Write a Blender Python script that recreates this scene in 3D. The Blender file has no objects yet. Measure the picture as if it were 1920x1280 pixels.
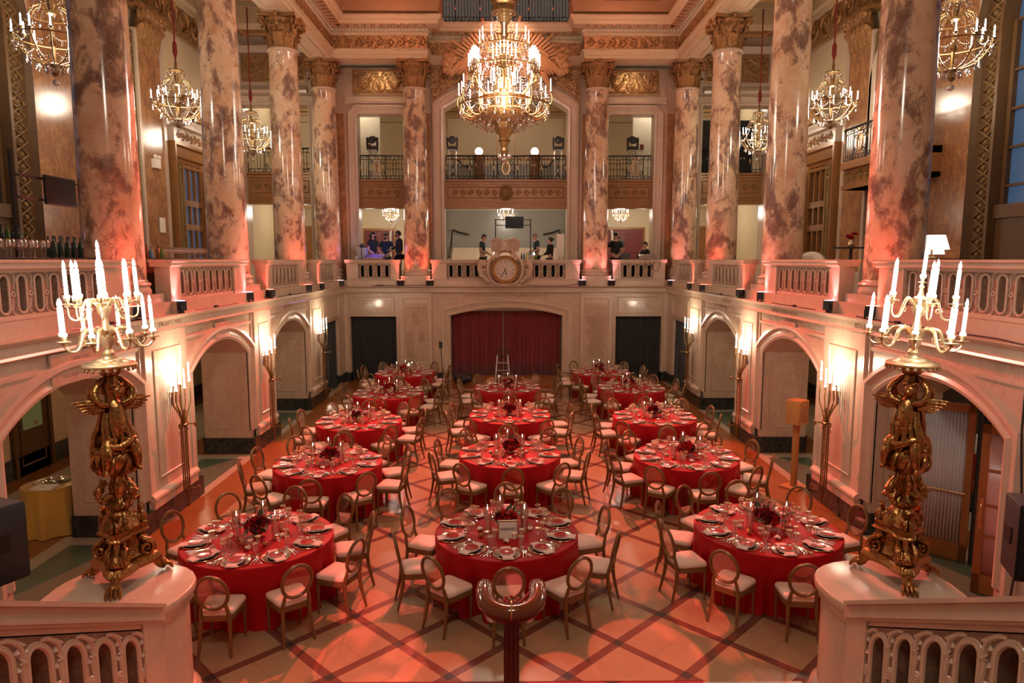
import bpy, bmesh, math, random
from math import sin, cos, pi, radians as R, sqrt, atan2
from mathutils import Vector, Matrix

S = bpy.context.scene
C = S.collection
random.seed(7)
CAMZ = 4.22
# ---------------------------------------------------------------- camera, view, world
cam = bpy.data.objects.new('camera', bpy.data.cameras.new('camera'))
C.objects.link(cam)
cam.location = (0, 0, CAMZ)
cam.rotation_euler = (R(90 - 6.8), 0, -0.00855)
cam.data.lens = 1287 / 1920 * 36
cam.data.sensor_width = 36
cam.data.clip_start = .05
cam.data.clip_end = 200
S.camera = cam
S.view_settings.view_transform = 'Standard'
S.view_settings.look = 'None'
S.view_settings.gamma = 1
S.view_settings.use_curve_mapping = False
S.view_settings.exposure = -0.06
w = bpy.data.worlds.new('world'); S.world = w; w.use_nodes = True
w.node_tree.nodes['Background'].inputs[0].default_value = (1.0, .74, .58, 1)
w.node_tree.nodes['Background'].inputs[1].default_value = .10
cy = S.cycles
cy.max_bounces = 6; cy.diffuse_bounces = 3; cy.glossy_bounces = 3
cy.transmission_bounces = 4; cy.transparent_max_bounces = 16
cy.caustics_reflective = False; cy.caustics_refractive = False
cy.sample_clamp_indirect = 4.0; cy.sample_clamp_direct = 30.0
cy.use_denoising = True
cy.adaptive_threshold = .02


def light(name, kind, loc, energy, col, size=.1, aim=None, cone=60, blend=.5):
    l = bpy.data.lights.new(name, kind)
    l.energy = energy; l.color = col
    if kind == 'AREA':
        l.shape = 'RECTANGLE'; l.size = size[0]; l.size_y = size[1]
    else:
        l.shadow_soft_size = size
    if kind == 'SPOT':
        l.spot_size = R(cone); l.spot_blend = blend
    o = bpy.data.objects.new(name, l); C.objects.link(o); o.location = loc
    if aim is not None:
        o.rotation_euler = (Vector(aim) - Vector(loc)).to_track_quat('-Z', 'Y').to_euler()
    return o


RED = (1.0, .10, .08); PINK = (1.0, .26, .30); ROSE = (1.0, .30, .20)
WARM = (1.0, .76, .54); COOL = (.93, .95, 1.0); SOFT = (1.0, .80, .58)
# red washes of the hall: one hard-edged fixture at the top railing (it throws the chandelier's shadow on the floor), softer unseen ones overhead, added hard ones behind the camera
light('red_wash_spot', 'SPOT', (-.5, 24.55, 12.95), 21000, (1.0, .11, .08), .035, (0, 8.0, 0), 52, .10)
for (x, y, z, ax, ay, e, cn, bl) in [(-2.2, 10, 12.6, -1.6, 9.5, 330, 50, .5), (2.2, 10, 12.6, 1.6, 9.5, 330, 50, .5),
                                     (-2.2, 16, 12.6, -1.6, 16, 280, 50, .5), (2.2, 16, 12.6, 1.6, 16, 280, 50, .5),
                                     (-2.2, 21, 12.6, -1.6, 21, 420, 46, .5), (2.2, 21, 12.6, 1.6, 21, 420, 46, .5), (0, 5, 12.6, 0, 5.8, 150, 38, .4)]:
    light('red_wash_spot', 'SPOT', (x, y, z), e, RED, .08, (ax, ay, 0), cn, bl)
for (x, ax, ay, cn) in [(-2, -1.45, 6.85, 4.6), (2, 1.5, 6.85, 5.0), (-2.5, -.75, 6.50, 3.2), (2.5, 2.3, 7.7, 2.6), (-1.5, -1.75, 8.0, 2.4), (1, .55, 6.45, 3.4)]:
    light('red_wash_spot', 'SPOT', (x, -2, 11.2), 10000, (1, .12, .10), .02, (ax, ay, 0), cn, .04)  # added unseen spots that lay the red patches on the front floor

# warm lamps of the great chandelier, plus an added unseen fill light over the stair
light('great_chandelier_light', 'POINT', (-.03, 16.6, 8.2), 760, (1.0, .86, .70), .8)
light('great_chandelier_low_light', 'POINT', (-.03, 15.4, 7.4), 170, (1.0, .84, .66), .3)
light('stair_fill_light', 'POINT', (0, 1.5, 9.0), 520, (1.0, .86, .70), .6)

# ---------------------------------------------------------------- mesh builder


class MB:
    def __init__(s):
        s.v = []; s.f = []; s.m = []; s.k = 0

    def add(s, vs, fs):
        b = len(s.v); s.v.extend(vs)
        for f in fs:
            s.f.append([i + b for i in f]); s.m.append(s.k)

    def box(s, x0, x1, y0, y1, z0, z1):
        s.add([(x0, y0, z0), (x1, y0, z0), (x1, y1, z0), (x0, y1, z0), (x0, y0, z1), (x1, y0, z1), (x1, y1, z1), (x0, y1, z1)],
              [(0, 3, 2, 1), (4, 5, 6, 7), (0, 1, 5, 4), (1, 2, 6, 5), (2, 3, 7, 6), (3, 0, 4, 7)])
        return s

    def prism(s, poly, z0, z1):
        n = len(poly)
        s.add([(p[0], p[1], z0) for p in poly] + [(p[0], p[1], z1) for p in poly],
              [list(range(n))[::-1], list(range(n, 2 * n))] + [(i, (i + 1) % n, n + (i + 1) % n, n + i) for i in range(n)])
        return s

    def rings(s, rs, closed=False, cap=True):
        n = len(rs[0]); L = len(rs)
        vs = [p for r in rs for p in r]; fs = []
        for i in range(L if closed else L - 1):
            a = i * n; b = ((i + 1) % L) * n
            for j in range(n):
                k = (j + 1) % n
                fs.append((a + j, a + k, b + k, b + j))
        if cap and not closed:
            fs.append(list(range(n))[::-1]); fs.append(list(range((L - 1) * n, L * n)))
        s.add(vs, fs)
        return s

    def tube(s, pts, r, n=8, closed=False, cap=True, flat=None):
        P = [Vector(p) for p in pts]; L = len(P); rr = list(r) if isinstance(r, (list, tuple)) else [r] * L
        if 4 <= L <= 9 and n >= 5 and not closed:     # round the path off
            Q = []; q2 = []
            for i in range(L - 1):
                a, b, c, d = P[max(i - 1, 0)], P[i], P[i + 1], P[min(i + 2, L - 1)]
                for k in range(3):
                    t = k / 3
                    Q.append(b + (c - a) * (.5 * t) + (a * 2 - b * 5 + c * 4 - d) * (.5 * t * t) + (b * 3 - a - c * 3 + d) * (.5 * t ** 3)); q2.append(rr[i] + (rr[i + 1] - rr[i]) * t)
            P = Q + [P[-1]]; rr = q2 + [rr[-1]]; L = len(P)
        rs = []; up = None
        for i in range(L):
            if closed:
                t = P[(i + 1) % L] - P[i - 1]
            else:
                t = P[min(i + 1, L - 1)] - P[max(i - 1, 0)]
            if t.length < 1e-9: t = Vector((0, 0, 1))
            t.normalize()
            if up is None:
                up = Vector((0, 0, 1)) if abs(t.z) < .9 else Vector((1, 0, 0))
            a = t.cross(up)
            if a.length < 1e-6: a = t.orthogonal()
            a.normalize(); b = a.cross(t); up = b
            f = flat or 1
            rs.append([tuple(P[i] + a * (cos(q) * rr[i]) + b * (sin(q) * rr[i] * f)) for q in [2 * pi * j / n for j in range(n)]])
        return s.rings(rs, closed, cap)

    def lathe(s, prof, n=24, c=(0, 0, 0), wob=None, closed=False):
        rs = []
        for (r, z) in prof:
            rs.append([(c[0] + (r * (1 + (wob(a, z) if wob else 0))) * cos(a), c[1] + (r * (1 + (wob(a, z) if wob else 0))) * sin(a), c[2] + z)
                       for a in [2 * pi * j / n for j in range(n)]])
        return s.rings(rs, closed)

    def ball(s, c, r, n=10, m=6):
        rx, ry, rz = r if isinstance(r, (tuple, list)) else (r, r, r)
        rs = []
        for i in range(m + 1):
            t = -pi / 2 + pi * i / m; q = max(cos(t), .02)
            rs.append([(c[0] + rx * q * cos(a), c[1] + ry * q * sin(a), c[2] + rz * sin(t)) for a in [2 * pi * j / n for j in range(n)]])
        return s.rings(rs)

    def sweep(s, path, prof, closed=False):
        """profile (off, h) swept with mitres along a 2D path; off grows to the left of travel"""
        L = len(path); rs = []
        for i in range(L):
            p = Vector(path[i])
            a = Vector(path[i - 1]) if (i > 0 or closed) else None
            b = Vector(path[(i + 1) % L]) if (i < L - 1 or closed) else None
            d1 = (p - a).normalized() if a is not None else None
            d2 = (b - p).normalized() if b is not None else None
            if d1 is None: d1 = d2
            if d2 is None: d2 = d1
            n1 = Vector((-d1.y, d1.x)); n2 = Vector((-d2.y, d2.x))
            mm = (n1 + n2)
            mm = mm / max(mm.dot(n1), .2)
            rs.append([(p.x + mm.x * o, p.y + mm.y * o, h) for (o, h) in prof])
        return s.rings(rs, closed)

    def map(s, fn, start=0):
        s.v[start:] = [fn(*p) for p in s.v[start:]]
        return s

    def mat4(s, M, start=0):
        s.v[start:] = [tuple(M @ Vector(p)) for p in s.v[start:]]
        return s

    def merge(s, o, fn=None):
        b = len(s.v)
        s.v.extend([fn(*p) for p in o.v] if fn else o.v)
        for f, k in zip(o.f, o.m):
            s.f.append([i + b for i in f]); s.m.append(k if s.k == 0 else s.k)
        return s

    def build(s, name, mats, parent=None, ang=35, loc=None, recalc=True):
        me = bpy.data.meshes.new(name)
        me.from_pydata(s.v, [], s.f)
        if not isinstance(mats, (list, tuple)): mats = [mats]
        for m in mats: me.materials.append(m)
        me.polygons.foreach_set('material_index', s.m)
        if recalc:
            bm = bmesh.new(); bm.from_mesh(me); bmesh.ops.recalc_face_normals(bm, faces=bm.faces); bm.to_mesh(me); bm.free()
        me.polygons.foreach_set('use_smooth', [True] * len(me.polygons))
        me.set_sharp_from_angle(angle=R(ang))
        o = bpy.data.objects.new(name, me); C.objects.link(o)
        if parent is not None: o.parent = parent
        if loc is not None: o.location = loc
        return o


def spiral(cx, cz, r0, turns, a0=0, n=None, shrink=.12, hand=1):
    n = n or int(14 * turns) + 4
    return [(cx + r0 * (1 - (1 - shrink) * i / n) * cos(a0 + hand * 2 * pi * turns * i / n), cz + r0 * (1 - (1 - shrink) * i / n) * sin(a0 + hand * 2 * pi * turns * i / n)) for i in range(n + 1)]


def arc(u0, u1, s, c, n=16):
    """segmental arch from (u0,s) over crown c to (u1,s)"""
    a = (u1 - u0) / 2; h = c - s; r = (a * a + h * h) / (2 * h); m = (u0 + u1) / 2; cz = c - r
    t = math.asin(a / r)
    return [(m + r * sin(-t + 2 * t * i / n), cz + r * cos(-t + 2 * t * i / n)) for i in range(n + 1)]


def bez(p0, p1, p2, p3, n=8):
    o = []
    for i in range(n + 1):
        t = i / n; u = 1 - t
        o.append(tuple(u**3 * a + 3 * u * u * t * b + 3 * u * t * t * c + t**3 * d for a, b, c, d in zip(p0, p1, p2, p3)))
    return o


def tag(o, label=None, cat=None, group=None, kind=None):
    if label: o['label'] = label
    if cat: o['category'] = cat
    if group: o['group'] = group
    if kind: o['kind'] = kind
    return o


def thing(name, label, cat, loc=(0, 0, 0), rz=0, group=None):
    o = bpy.data.objects.new(name, None); C.objects.link(o)
    o.location = loc; o.rotation_euler = (0, 0, rz); o.empty_display_size = .1
    return tag(o, label, cat, group, 'thing')


def struct(o):
    o['kind'] = 'structure'; return o


KIDS = {}


def copy_tree(o, parent=None):
    c = o.copy(); C.objects.link(c)
    if parent is not None: c.parent = parent
    kids = KIDS.get(o.name)
    if kids is None:
        kids = KIDS[o.name] = [k for k in o.children]
    for k in kids: copy_tree(k, c)
    return c


def dup(root, loc, rz=0, label=None, group=None):
    c = copy_tree(root); c.location = loc; c.rotation_euler = (0, 0, rz)
    if label: c['label'] = label
    if group: c['group'] = group
    return c


# ---------------------------------------------------------------- materials


class NT:
    def __init__(s, name):
        s.mat = bpy.data.materials.new(name); s.mat.use_nodes = True
        s.t = s.mat.node_tree; s.n = s.t.nodes; s.b = s.n['Principled BSDF']

    def put(s, sock, v):
        if v is None: return
        if hasattr(v, 'is_output'): s.t.links.new(v, sock)
        elif isinstance(v, tuple) and len(v) == 3 and sock.type == 'RGBA': sock.default_value = (*v, 1)
        else: sock.default_value = v

    def m(s, op, a, b=None, c=None, clamp=False):
        n = s.n.new('ShaderNodeMath'); n.operation = op; n.use_clamp = clamp
        for i, v in enumerate((a, b, c)):
            s.put(n.inputs[i], v)
        return n.outputs[0]

    def node(s, typ, ins={}, out=0, **kw):
        n = s.n.new(typ)
        for k, v in kw.items(): setattr(n, k, v)
        for k, v in ins.items(): s.put(n.inputs[k], v)
        return n.outputs[out]

    def mix(s, f, a, b):
        n = s.n.new('ShaderNodeMix'); n.data_type = 'RGBA'
        s.put(n.inputs[0], f); s.put(n.inputs[6], a); s.put(n.inputs[7], b)
        return n.outputs[2]

    def ramp(s, f, stops):
        n = s.n.new('ShaderNodeValToRGB'); e = n.color_ramp.elements
        while len(e) < len(stops): e.new(.5)
        for el, (p, c) in zip(e, stops):
            el.position = p; el.color = (*c, 1) if isinstance(c, tuple) else (c, c, c, 1)
        s.put(n.inputs[0], f); return n.outputs[0]

    def pos(s):
        return s.node('ShaderNodeNewGeometry', out=0)

    def obj(s):
        return s.node('ShaderNodeTexCoord', out=3)

    def mapn(s, v, scale=(1, 1, 1), rot=(0, 0, 0), loc=(0, 0, 0)):
        return s.node('ShaderNodeMapping', {0: v, 1: loc, 2: rot, 3: scale})

    def noise(s, v, sc, det=4, rough=.55, dist=0):
        return s.node('ShaderNodeTexNoise', {'Vector': v, 'Scale': sc, 'Detail': det, 'Roughness': rough, 'Distortion': dist})

    def bump(s, h, st=.3, d=.01):
        n = s.n.new('ShaderNodeBump'); n.inputs['Strength'].default_value = st; n.inputs['Distance'].default_value = d
        s.put(n.inputs['Height'], h); s.t.links.new(n.outputs[0], s.b.inputs['Normal'])

    def fin(s, col=None, rough=None, metal=None, coat=None, emit=None, es=None, spec=None, alpha=None, trans=None, sheen=None):
        b = s.b.inputs
        for k, v in (('Base Color', col), ('Roughness', rough), ('Metallic', metal), ('Coat Weight', coat), ('Emission Color', emit),
                     ('Emission Strength', es), ('Specular IOR Level', spec), ('Alpha', alpha), ('Transmission Weight', trans), ('Sheen Weight', sheen)):
            s.put(b[k], v)
        if es is not None and not (isinstance(es, float) and es > 900):
            s.mat.cycles.emission_sampling = 'NONE'
        return s.mat


def plain(name, col, rough=.5, metal=0., var=.12, scale=6, **kw):
    t = NT(name)
    f = t.noise(t.obj(), scale, 3)
    c = t.mix(f, tuple(x * (1 - var) for x in col), tuple(min(1, x * (1 + var)) for x in col))
    return t.fin(c, rough, metal, **kw)


def marble(name, base, vein, rough=.22, sc=1.2, amt=.5, grey=None):
    t = NT(name); p = t.pos()
    n1 = t.noise(p, sc, 6, .6, .6)
    n2 = t.noise(t.mapn(p, (1, 1, .55), (0.5, .4, .3)), sc * 2.3, 9, .68, .35)
    v = t.m('ABSOLUTE', t.m('SUBTRACT', n2, .5))
    v = t.ramp(v, [(0, amt * .7), (.03, amt * .2), (.09, 0.)])
    c = t.mix(t.ramp(n1, [(.3, 0.), (.7, 1.)]), base, grey or tuple(x * .86 for x in base))
    c = t.mix(v, c, vein)
    return t.fin(c, rough)


def column_marble():
    t = NT('scagliola'); p = t.pos()
    a = t.mapn(p, (1.0, 1.0, .62), (.75, .6, .2))
    big = t.noise(a, 2.3, 3, .55, .7)
    fine = t.noise(t.mapn(p, (1, 1, .62), (.5, .5, 0)), 5.2, 10, .74, .8)
    grain = t.noise(p, 26, 6, .75, .3)
    q = t.m('ADD', big, t.m('MULTIPLY', t.m('SUBTRACT', fine, .5), .85))
    q = t.m('ADD', q, t.m('MULTIPLY', t.m('SUBTRACT', grain, .5), .28))
    msk = t.ramp(q, [(.47, 0.), (.53, .38), (.58, .72), (.68, .95)])
    warm = t.ramp(t.m('ADD', t.noise(p, 1.0, 4, .6, .5), t.m('MULTIPLY', t.m('SUBTRACT', fine, .5), .5)), [(.42, 0.), (.62, 1.)])
    base = t.mix(warm, (.74, .52, .34), (.64, .37, .22))
    base = t.mix(t.ramp(t.noise(p, 4, 6, .6), [(.45, 0.), (.7, .6)]), base, (.82, .66, .48))
    dark = t.mix(t.ramp(grain, [(.40, 0.), (.62, 1.)]), (.07, .035, .04), (.26, .13, .10))
    c = t.mix(t.m('MULTIPLY', msk, .92), base, dark)
    red = t.ramp(t.noise(t.mapn(p, (1, 1, .6), (.5, .4, 0), (3, 7, 1)), 2.0, 8, .72, .6), [(.60, 0.), (.66, .5)])
    c = t.mix(red, c, t.mix(grain, (.36, .10, .06), (.55, .24, .16)))
    return t.fin(c, .15, coat=.3)


def gold_relief(name, c0, c1, sc=14, rough=.35, st=.8, metal=.75):
    t = NT(name); p = t.obj()
    v = t.node('ShaderNodeTexVoronoi', {'Vector': t.node('ShaderNodeVectorMath', {0: p, 1: t.node('ShaderNodeTexNoise', {'Vector': p, 'Scale': sc * .4}, 1)}, operation='ADD'), 'Scale': sc}, 0)
    n = t.noise(p, sc * 1.7, 4)
    h = t.m('ADD', v, t.m('MULTIPLY', n, .6))
    t.bump(h, st, .02)
    return t.fin(t.mix(t.ramp(h, [(.3, 0.), (.9, 1.)]), c1, c0), rough, metal)


def floor_mat():
    t = NT('hall_floor'); p = t.pos()
    s = t.n.new('ShaderNodeSeparateXYZ'); t.put(s.inputs[0], p); X, Y = s.outputs[0], s.outputs[1]
    a = .607
    x = t.m('SUBTRACT', X, .02); y = t.m('SUBTRACT', Y, 7.763)
    u = t.m('DIVIDE', t.m('ADD', x, y), 2 * a); v = t.m('DIVIDE', t.m('SUBTRACT', x, y), 2 * a)

    def dist(q):   # distance to nearest half-integer line, in metres
        return t.m('MULTIPLY', t.m('ABSOLUTE', t.m('SUBTRACT', t.m('FRACT', q), .5)), sqrt(2) * a)
    du, dv = dist(u), dist(v)
    hw = .052
    bu = t.m('LESS_THAN', du, hw); bv = t.m('LESS_THAN', dv, hw)
    band = t.m('MAXIMUM', bu, bv); cross = t.m('MULTIPLY', bu, bv)

    def j(q):      # thin joints between the slabs, through the middle of each diamond
        return t.m('LESS_THAN', t.m('ABSOLUTE', t.m('SUBTRACT', t.m('FRACT', t.m('ADD', q, .5)), .5)), .004)
    joint = t.m('MAXIMUM', j(u), j(v))
    n = t.noise(p, 1.4, 5, .6, .5); n2 = t.noise(p, 9, 6, .7)
    slab = t.mix(n, (.44, .30, .165), (.30, .20, .105))
    slab = t.mix(t.m('MULTIPLY', n2, .35), slab, (.54, .39, .24))
    slab = t.mix(t.m('MULTIPLY', joint, .6), slab, (.22, .14, .09))
    bandc = t.mix(n2, (.13, .05, .035), (.22, .09, .06))
    c = t.mix(band, slab, bandc)
    c = t.mix(cross, c, t.mix(n2, (.03, .035, .03), (.09, .06, .05)))
    # borders along the walls and the aisles beyond the arches
    ax = t.m('ABSOLUTE', X)
    sienna = t.mix(t.noise(p, 3, 6, .7, 1), (.32, .12, .03), (.20, .07, .02))
    pale = t.mix(n, (.46, .39, .29), (.36, .30, .22))
    green = t.mix(n2, (.07, .11, .075), (.12, .16, .11))

    def rng(q, lo, hi):
        return t.m('MULTIPLY', t.m('GREATER_THAN', q, lo), t.m('LESS_THAN', q, hi))
    c = t.mix(t.m('GREATER_THAN', ax, 4.75), c, sienna)
    c = t.mix(t.m('MULTIPLY', t.m('GREATER_THAN', Y, 22.3), t.m('LESS_THAN', ax, 5.6)), c, sienna)
    fr = t.m('FRACT', t.m('DIVIDE', t.m('SUBTRACT', Y, 6.6), 4.45))
    c = t.mix(t.m('MULTIPLY', rng(ax, 5.45, 6.75), rng(fr, .2, .8)), c, pale)
    c = t.mix(t.m('MULTIPLY', rng(ax, 5.62, 6.5), rng(fr, .27, .73)), c, green)
    c = t.mix(t.m('GREATER_THAN', ax, 7.25), c, pale)
    c = t.mix(t.m('GREATER_THAN', ax, 9.0), c, sienna)
    r = t.m('ADD', .10, t.m('MULTIPLY', n2, .22))
    t.bump(t.noise(p, 2.2, 3), .08, .01)
    return t.fin(c, r, spec=.6)


def fabric(name, col, rough=.7, fold=0, sheen=.3, sc=120):
    t = NT(name); p = t.obj()
    c = t.mix(t.noise(p, 5, 3), tuple(x * .85 for x in col), col)
    t.bump(t.noise(p, sc, 2), .15, .002)
    return t.fin(c, rough, sheen=sheen, spec=.22 if sheen == 0 else .5)


def glassy(name, tint=(1, 1, 1), op=.12, rough=.03):
    """thin clear glass: mostly see-through with a glossy skin"""
    t = NT(name)
    tr = t.n.new('ShaderNodeBsdfTransparent'); tr.inputs[0].default_value = (*tint, 1)
    gl = t.n.new('ShaderNodeBsdfGlossy'); gl.inputs['Roughness'].default_value = rough
    fr = t.node('ShaderNodeLayerWeight', {'Blend': .35}, 1)
    mx = t.n.new('ShaderNodeMixShader')
    f = t.m('ADD', t.m('MULTIPLY', fr, .75), op, clamp=True)
    t.put(mx.inputs[0], f); t.t.links.new(tr.outputs[0], mx.inputs[1]); t.t.links.new(gl.outputs[0], mx.inputs[2])
    t.t.links.new(mx.outputs[0], t.n['Material Output'].inputs[0])
    return t.mat


def emit(name, col, st, base=(.9, .9, .9)):
    t = NT(name)
    return t.fin(base, .4, emit=col, es=float(st))


M = {}
M['wall'] = marble('cream_marble', (.60, .45, .34), (.38, .22, .15), .24)
M['carve'] = marble('dark_carved_marble', (.34, .23, .16), (.10, .06, .04), .45, 6, .9, (.20, .13, .09))  # darker, mottled ground of the pierced balustrade panels
M['wall2'] = marble('cream_marble_trim', (.64, .50, .38), (.45, .28, .2), .24, 1.0, .35)
M['panel'] = marble('pale_marble_inlay', (.60, .44, .33), (.42, .26, .18), .12, .8, .6)
M['darkm'] = marble('black_marble', (.014, .017, .016), (.16, .16, .14), .12, 2.5, .4, (.035, .03, .028))
M['col'] = column_marble()
M['floor'] = floor_mat()
M['pil'] = marble('tawny_marble', (.52, .26, .10), (.14, .06, .04), .2, 1.6, .9, (.30, .14, .07))
M['cream'] = plain('cream_paint', (.62, .48, .31), .45, var=.05)
M['white'] = plain('pale_paint', (.66, .60, .48), .5, var=.03)
M['greywall'] = marble('grey_marble', (.27, .25, .22), (.2, .18, .15), .25, .6, .2)
M['gold'] = gold_relief('gilt_relief', (.52, .29, .12), (.16, .075, .03), 16, .36, .7)
M['gold2'] = gold_relief('gilt_foliage_frieze', (.50, .30, .14), (.15, .07, .03), 7, .40, 1.0, .6)
M['gilt'] = plain('plain_gilding', (.58, .35, .16), .34, .75, .15)
M['bronze'] = gold_relief('gilt_bronze', (.37, .185, .06), (.16, .07, .022), 13, .31, .22, .92)
M['ceil'] = plain('gilded_brown_plaster', (.40, .21, .10), .5, .1, .15)
M['sun'] = plain('gilded_plaster', (.62, .36, .18), .5, .25, .12)
M['pgold'] = plain('pale_gold', (.72, .56, .33), .28, .85, .1)
M['agold'] = plain('antique_bronze', (.27, .155, .06), .38, .8, .2, 20)
M['wood'] = plain('bronze_brown_wood', (.30, .13, .04), .35, .15, .25)
M['dwood'] = plain('dark_carved_wood', (.11, .055, .02), .4, .1, .3)
M['lattice'] = gold_relief('gilt_lattice', (.50, .32, .12), (.12, .06, .02), 26, .4, .9, .55)
M['iron'] = plain('black_iron', (.025, .022, .022), .35, .6, .2)
M['black'] = plain('black_plastic', (.018, .018, .02), .45, 0, .2)
M['candle'] = emit('candle_tube', (1.0, .94, .87), 2.2, (.9, .88, .82))
M['flame'] = emit('lit_bulb', (1.0, .92, .78), 40)
M['wax'] = plain('white_wax', (.86, .80, .70), .5, var=.03)
M['crystal'] = glassy('crystal', (1, .97, .96), .5, .14)
M['glass'] = glassy('drinking_glass', (1, .99, .98), .19, .12)
M['acrylic'] = glassy('clear_acrylic', (.99, .97, .95), .03, .03)
M['redc'] = fabric('red_satin', (.40, .003, .008), .55, sheen=0.0)
M['blackc'] = fabric('black_drape', (.012, .014, .017), .75)
M['dred'] = fabric('dark_red_velvet', (.20, .004, .008), .8, sheen=.6)
M['chairw'] = plain('chair_gilt_wood', (.20, .115, .038), .36, .3, .12, 9)
M['seat'] = fabric('ivory_vinyl', (.78, .67, .55), .5, sheen=.1)
M['silver'] = plain('silver', (.80, .78, .74), .2, 1.0, .05)
M['blue'] = emit('dusk_glass', (.10, .22, .42), .28, (.02, .04, .07))
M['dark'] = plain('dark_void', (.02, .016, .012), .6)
# ================================================================ ARCHITECTURE
WX, FY, TOP = 5.6, 23.8, 3.08
LW = lambda u, v, w: (-WX + w, u, v)
RW = lambda u, v, w: (WX - w, u, v)
FW = lambda u, v, w: (u, FY - w, v)
SW = lambda u, v, w: (u, 24.95 - w, v)
MX = lambda x, y, z: (-x, y, z)


def swp(mb, path, prof, fn, closed=False):
    t = MB(); t.k = 0; t.sweep(path, prof, closed)
    mb.merge(t, lambda x, y, z: fn(x, y, z)); return mb


def frame_panel(mb, u0, u1, v0, v1, fn, w0, wd=.035, pr=.02):
    """raised moulding around an inset panel"""
    swp(mb, [(u0, v0), (u1, v0), (u1, v1), (u0, v1)], [(0, w0), (0, w0 + pr), (wd * .5, w0 + pr * 1.2), (wd, w0 + pr * .5), (wd, w0)], fn, True)


def slab(mb, u0, u1, v0, v1, w0, w1, fn):
    t = MB(); t.box(u0, u1, v0, v1, w0, w1); mb.merge(t, fn)


# ---- floors
struct(MB().box(-12, 12, -4, 34, -.2, 0).build('floor', M['floor']))
ARC = [(7.45, 10.15), (12.1, 14.75), (16.4, 19.05)]
DOOR = (20.95, 22.95)


def side_wall(fn, name):
    w = MB()
    segs = [(-2, ARC[0][0]), (ARC[0][1], ARC[1][0]), (ARC[1][1], ARC[2][0]), (ARC[2][1], DOOR[0]), (DOOR[1], 24.8)]
    for a, b in segs: slab(w, a, b, 0, TOP + .22, -1.0, 0, fn)
    for a, b in ARC:
        p = [(a, TOP + .22)] + arc(a, b, 2.22, 2.66, 18) + [(b, TOP + .22)]
        t = MB().prism(p, -1.0, 0); w.merge(t, fn)
    slab(w, DOOR[0], DOOR[1], 2.25, TOP + .22, -1.0, 0, fn)
    struct(w.build(name, M['wall'], ang=25))
    tr = MB()
    # archivolts
    prof = [(0, -.02), (0, .03), (.05, .05), (.09, .02), (.15, .03), (.21, .09), (.27, .09), (.30, .0)]
    for a, b in ARC:
        pa = [(b, .5)] + arc(a, b, 2.22, 2.66, 20)[::-1] + [(a, .5)]
        swp(tr, pa, [(-o, h) for o, h in prof], fn)
        # spandrel panels and the straight frame above
        c = (a + b) / 2
        pr2 = [(0, 0), (0, .025), (.05, .025), (.05, 0)]
        swp(tr, [(a - .36, .55), (a - .36, 2.90), (b + .36, 2.90), (b + .36, .55)], [(-o, h) for o, h in pr2], fn)
        for sgn in (-1, 1):
            q = [(c + sgn * .55, 2.84), (c + sgn * 1.60, 2.84), (c + sgn * 1.60, 2.50)]
            swp(tr, q if sgn < 0 else q, [(-.012, 0), (-.012, .012), (.012, .012), (.012, 0)], fn)
    # pilaster bays
    for a, b in segs:
        if a < 0 or b > 24.5: continue
        a2, b2 = a + .30, b - .30
        if b2 - a2 < .6: a2, b2 = a + .15, b - .15
        slab(tr, a2, b2, .34, TOP, 0, .07, fn)
        slab(tr, a2 - .08, b2 + .08, .34, TOP, 0, .03, fn)
        frame_panel(tr, a2 + .22, b2 - .22, .75, 2.80, fn, .055, .03, .03)
        slab(tr, a2 - .08, b2 + .08, .34, .46, 0, .13, fn)
        tr.merge(MB().prism([(.07, .46), (.13, .46), (.155, .49), (.15, .53), (.11, .57), (.07, .58)], a2 - .1, b2 + .1), lambda x, y, z: fn(z, y, x))
    frame_panel(tr, DOOR[0] + .05, DOOR[1] - .05, 2.38, 2.95, fn, 0, .03, .02)
    struct(tr.build('trim_1' if fn is LW else 'trim_2', M['wall2'], ang=30))
    # black marble plinth
    pl = MB()
    for a, b in segs:
        slab(pl, a - .03, b + .03, 0, .34, -1.03, .11 if 0 < a and b < 24.5 else .05, fn)
    struct(pl.build('baseboard_left' if fn is LW else 'baseboard_right', M['darkm']))
    # jamb inlays seen through the arches
    jm = MB()
    for a, b in ARC:
        for uu, sg in ((b, -1), (a, 1)):
            def jf(x, y, z, uu=uu, sg=sg): return fn(uu + sg * z, y, x)
            frame_panel(jm, -.84, -.16, .55, 2.05, jf, 0, .03, .012)
    struct(jm.build('trim_3' if fn is LW else 'trim_4', M['panel']))


side_wall(LW, 'wall_left'); side_wall(RW, 'wall_right')

# ---- far lower wall
w = MB()
for a, b in [(-6.6, -5.42), (-3.82, -1.93), (1.95, 3.82), (5.42, 6.6)]: slab(w, a, b, 0, TOP + .22, -.8, 0, FW)
w.merge(MB().prism([(-1.93, TOP + .22)] + arc(-1.93, 1.95, 2.29, 2.56, 24) + [(1.95, TOP + .22)], -.8, 0), FW)
for a, b in [(-5.42, -3.82), (3.82, 5.42)]: slab(w, a, b, 2.26, TOP + .22, -.8, 0, FW)
struct(w.build('wall_far', M['wall'], ang=25))
tr = MB()
pa = [(1.95, .3)] + arc(-1.93, 1.95, 2.29, 2.56, 24)[::-1] + [(-1.93, .3)]
swp(tr, pa, [(-o, h) for o, h in [(0, -.02), (0, .03), (.06, .05), (.1, .02), (.17, .03), (.24, .08), (.3, .08), (.33, .0)]], FW)
swp(tr, [(-2.3, .3), (-2.3, 2.83), (2.32, 2.83), (2.32, .3)], [(0, 0), (0, .025), (-.05, .025), (-.05, 0)], FW)
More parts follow.
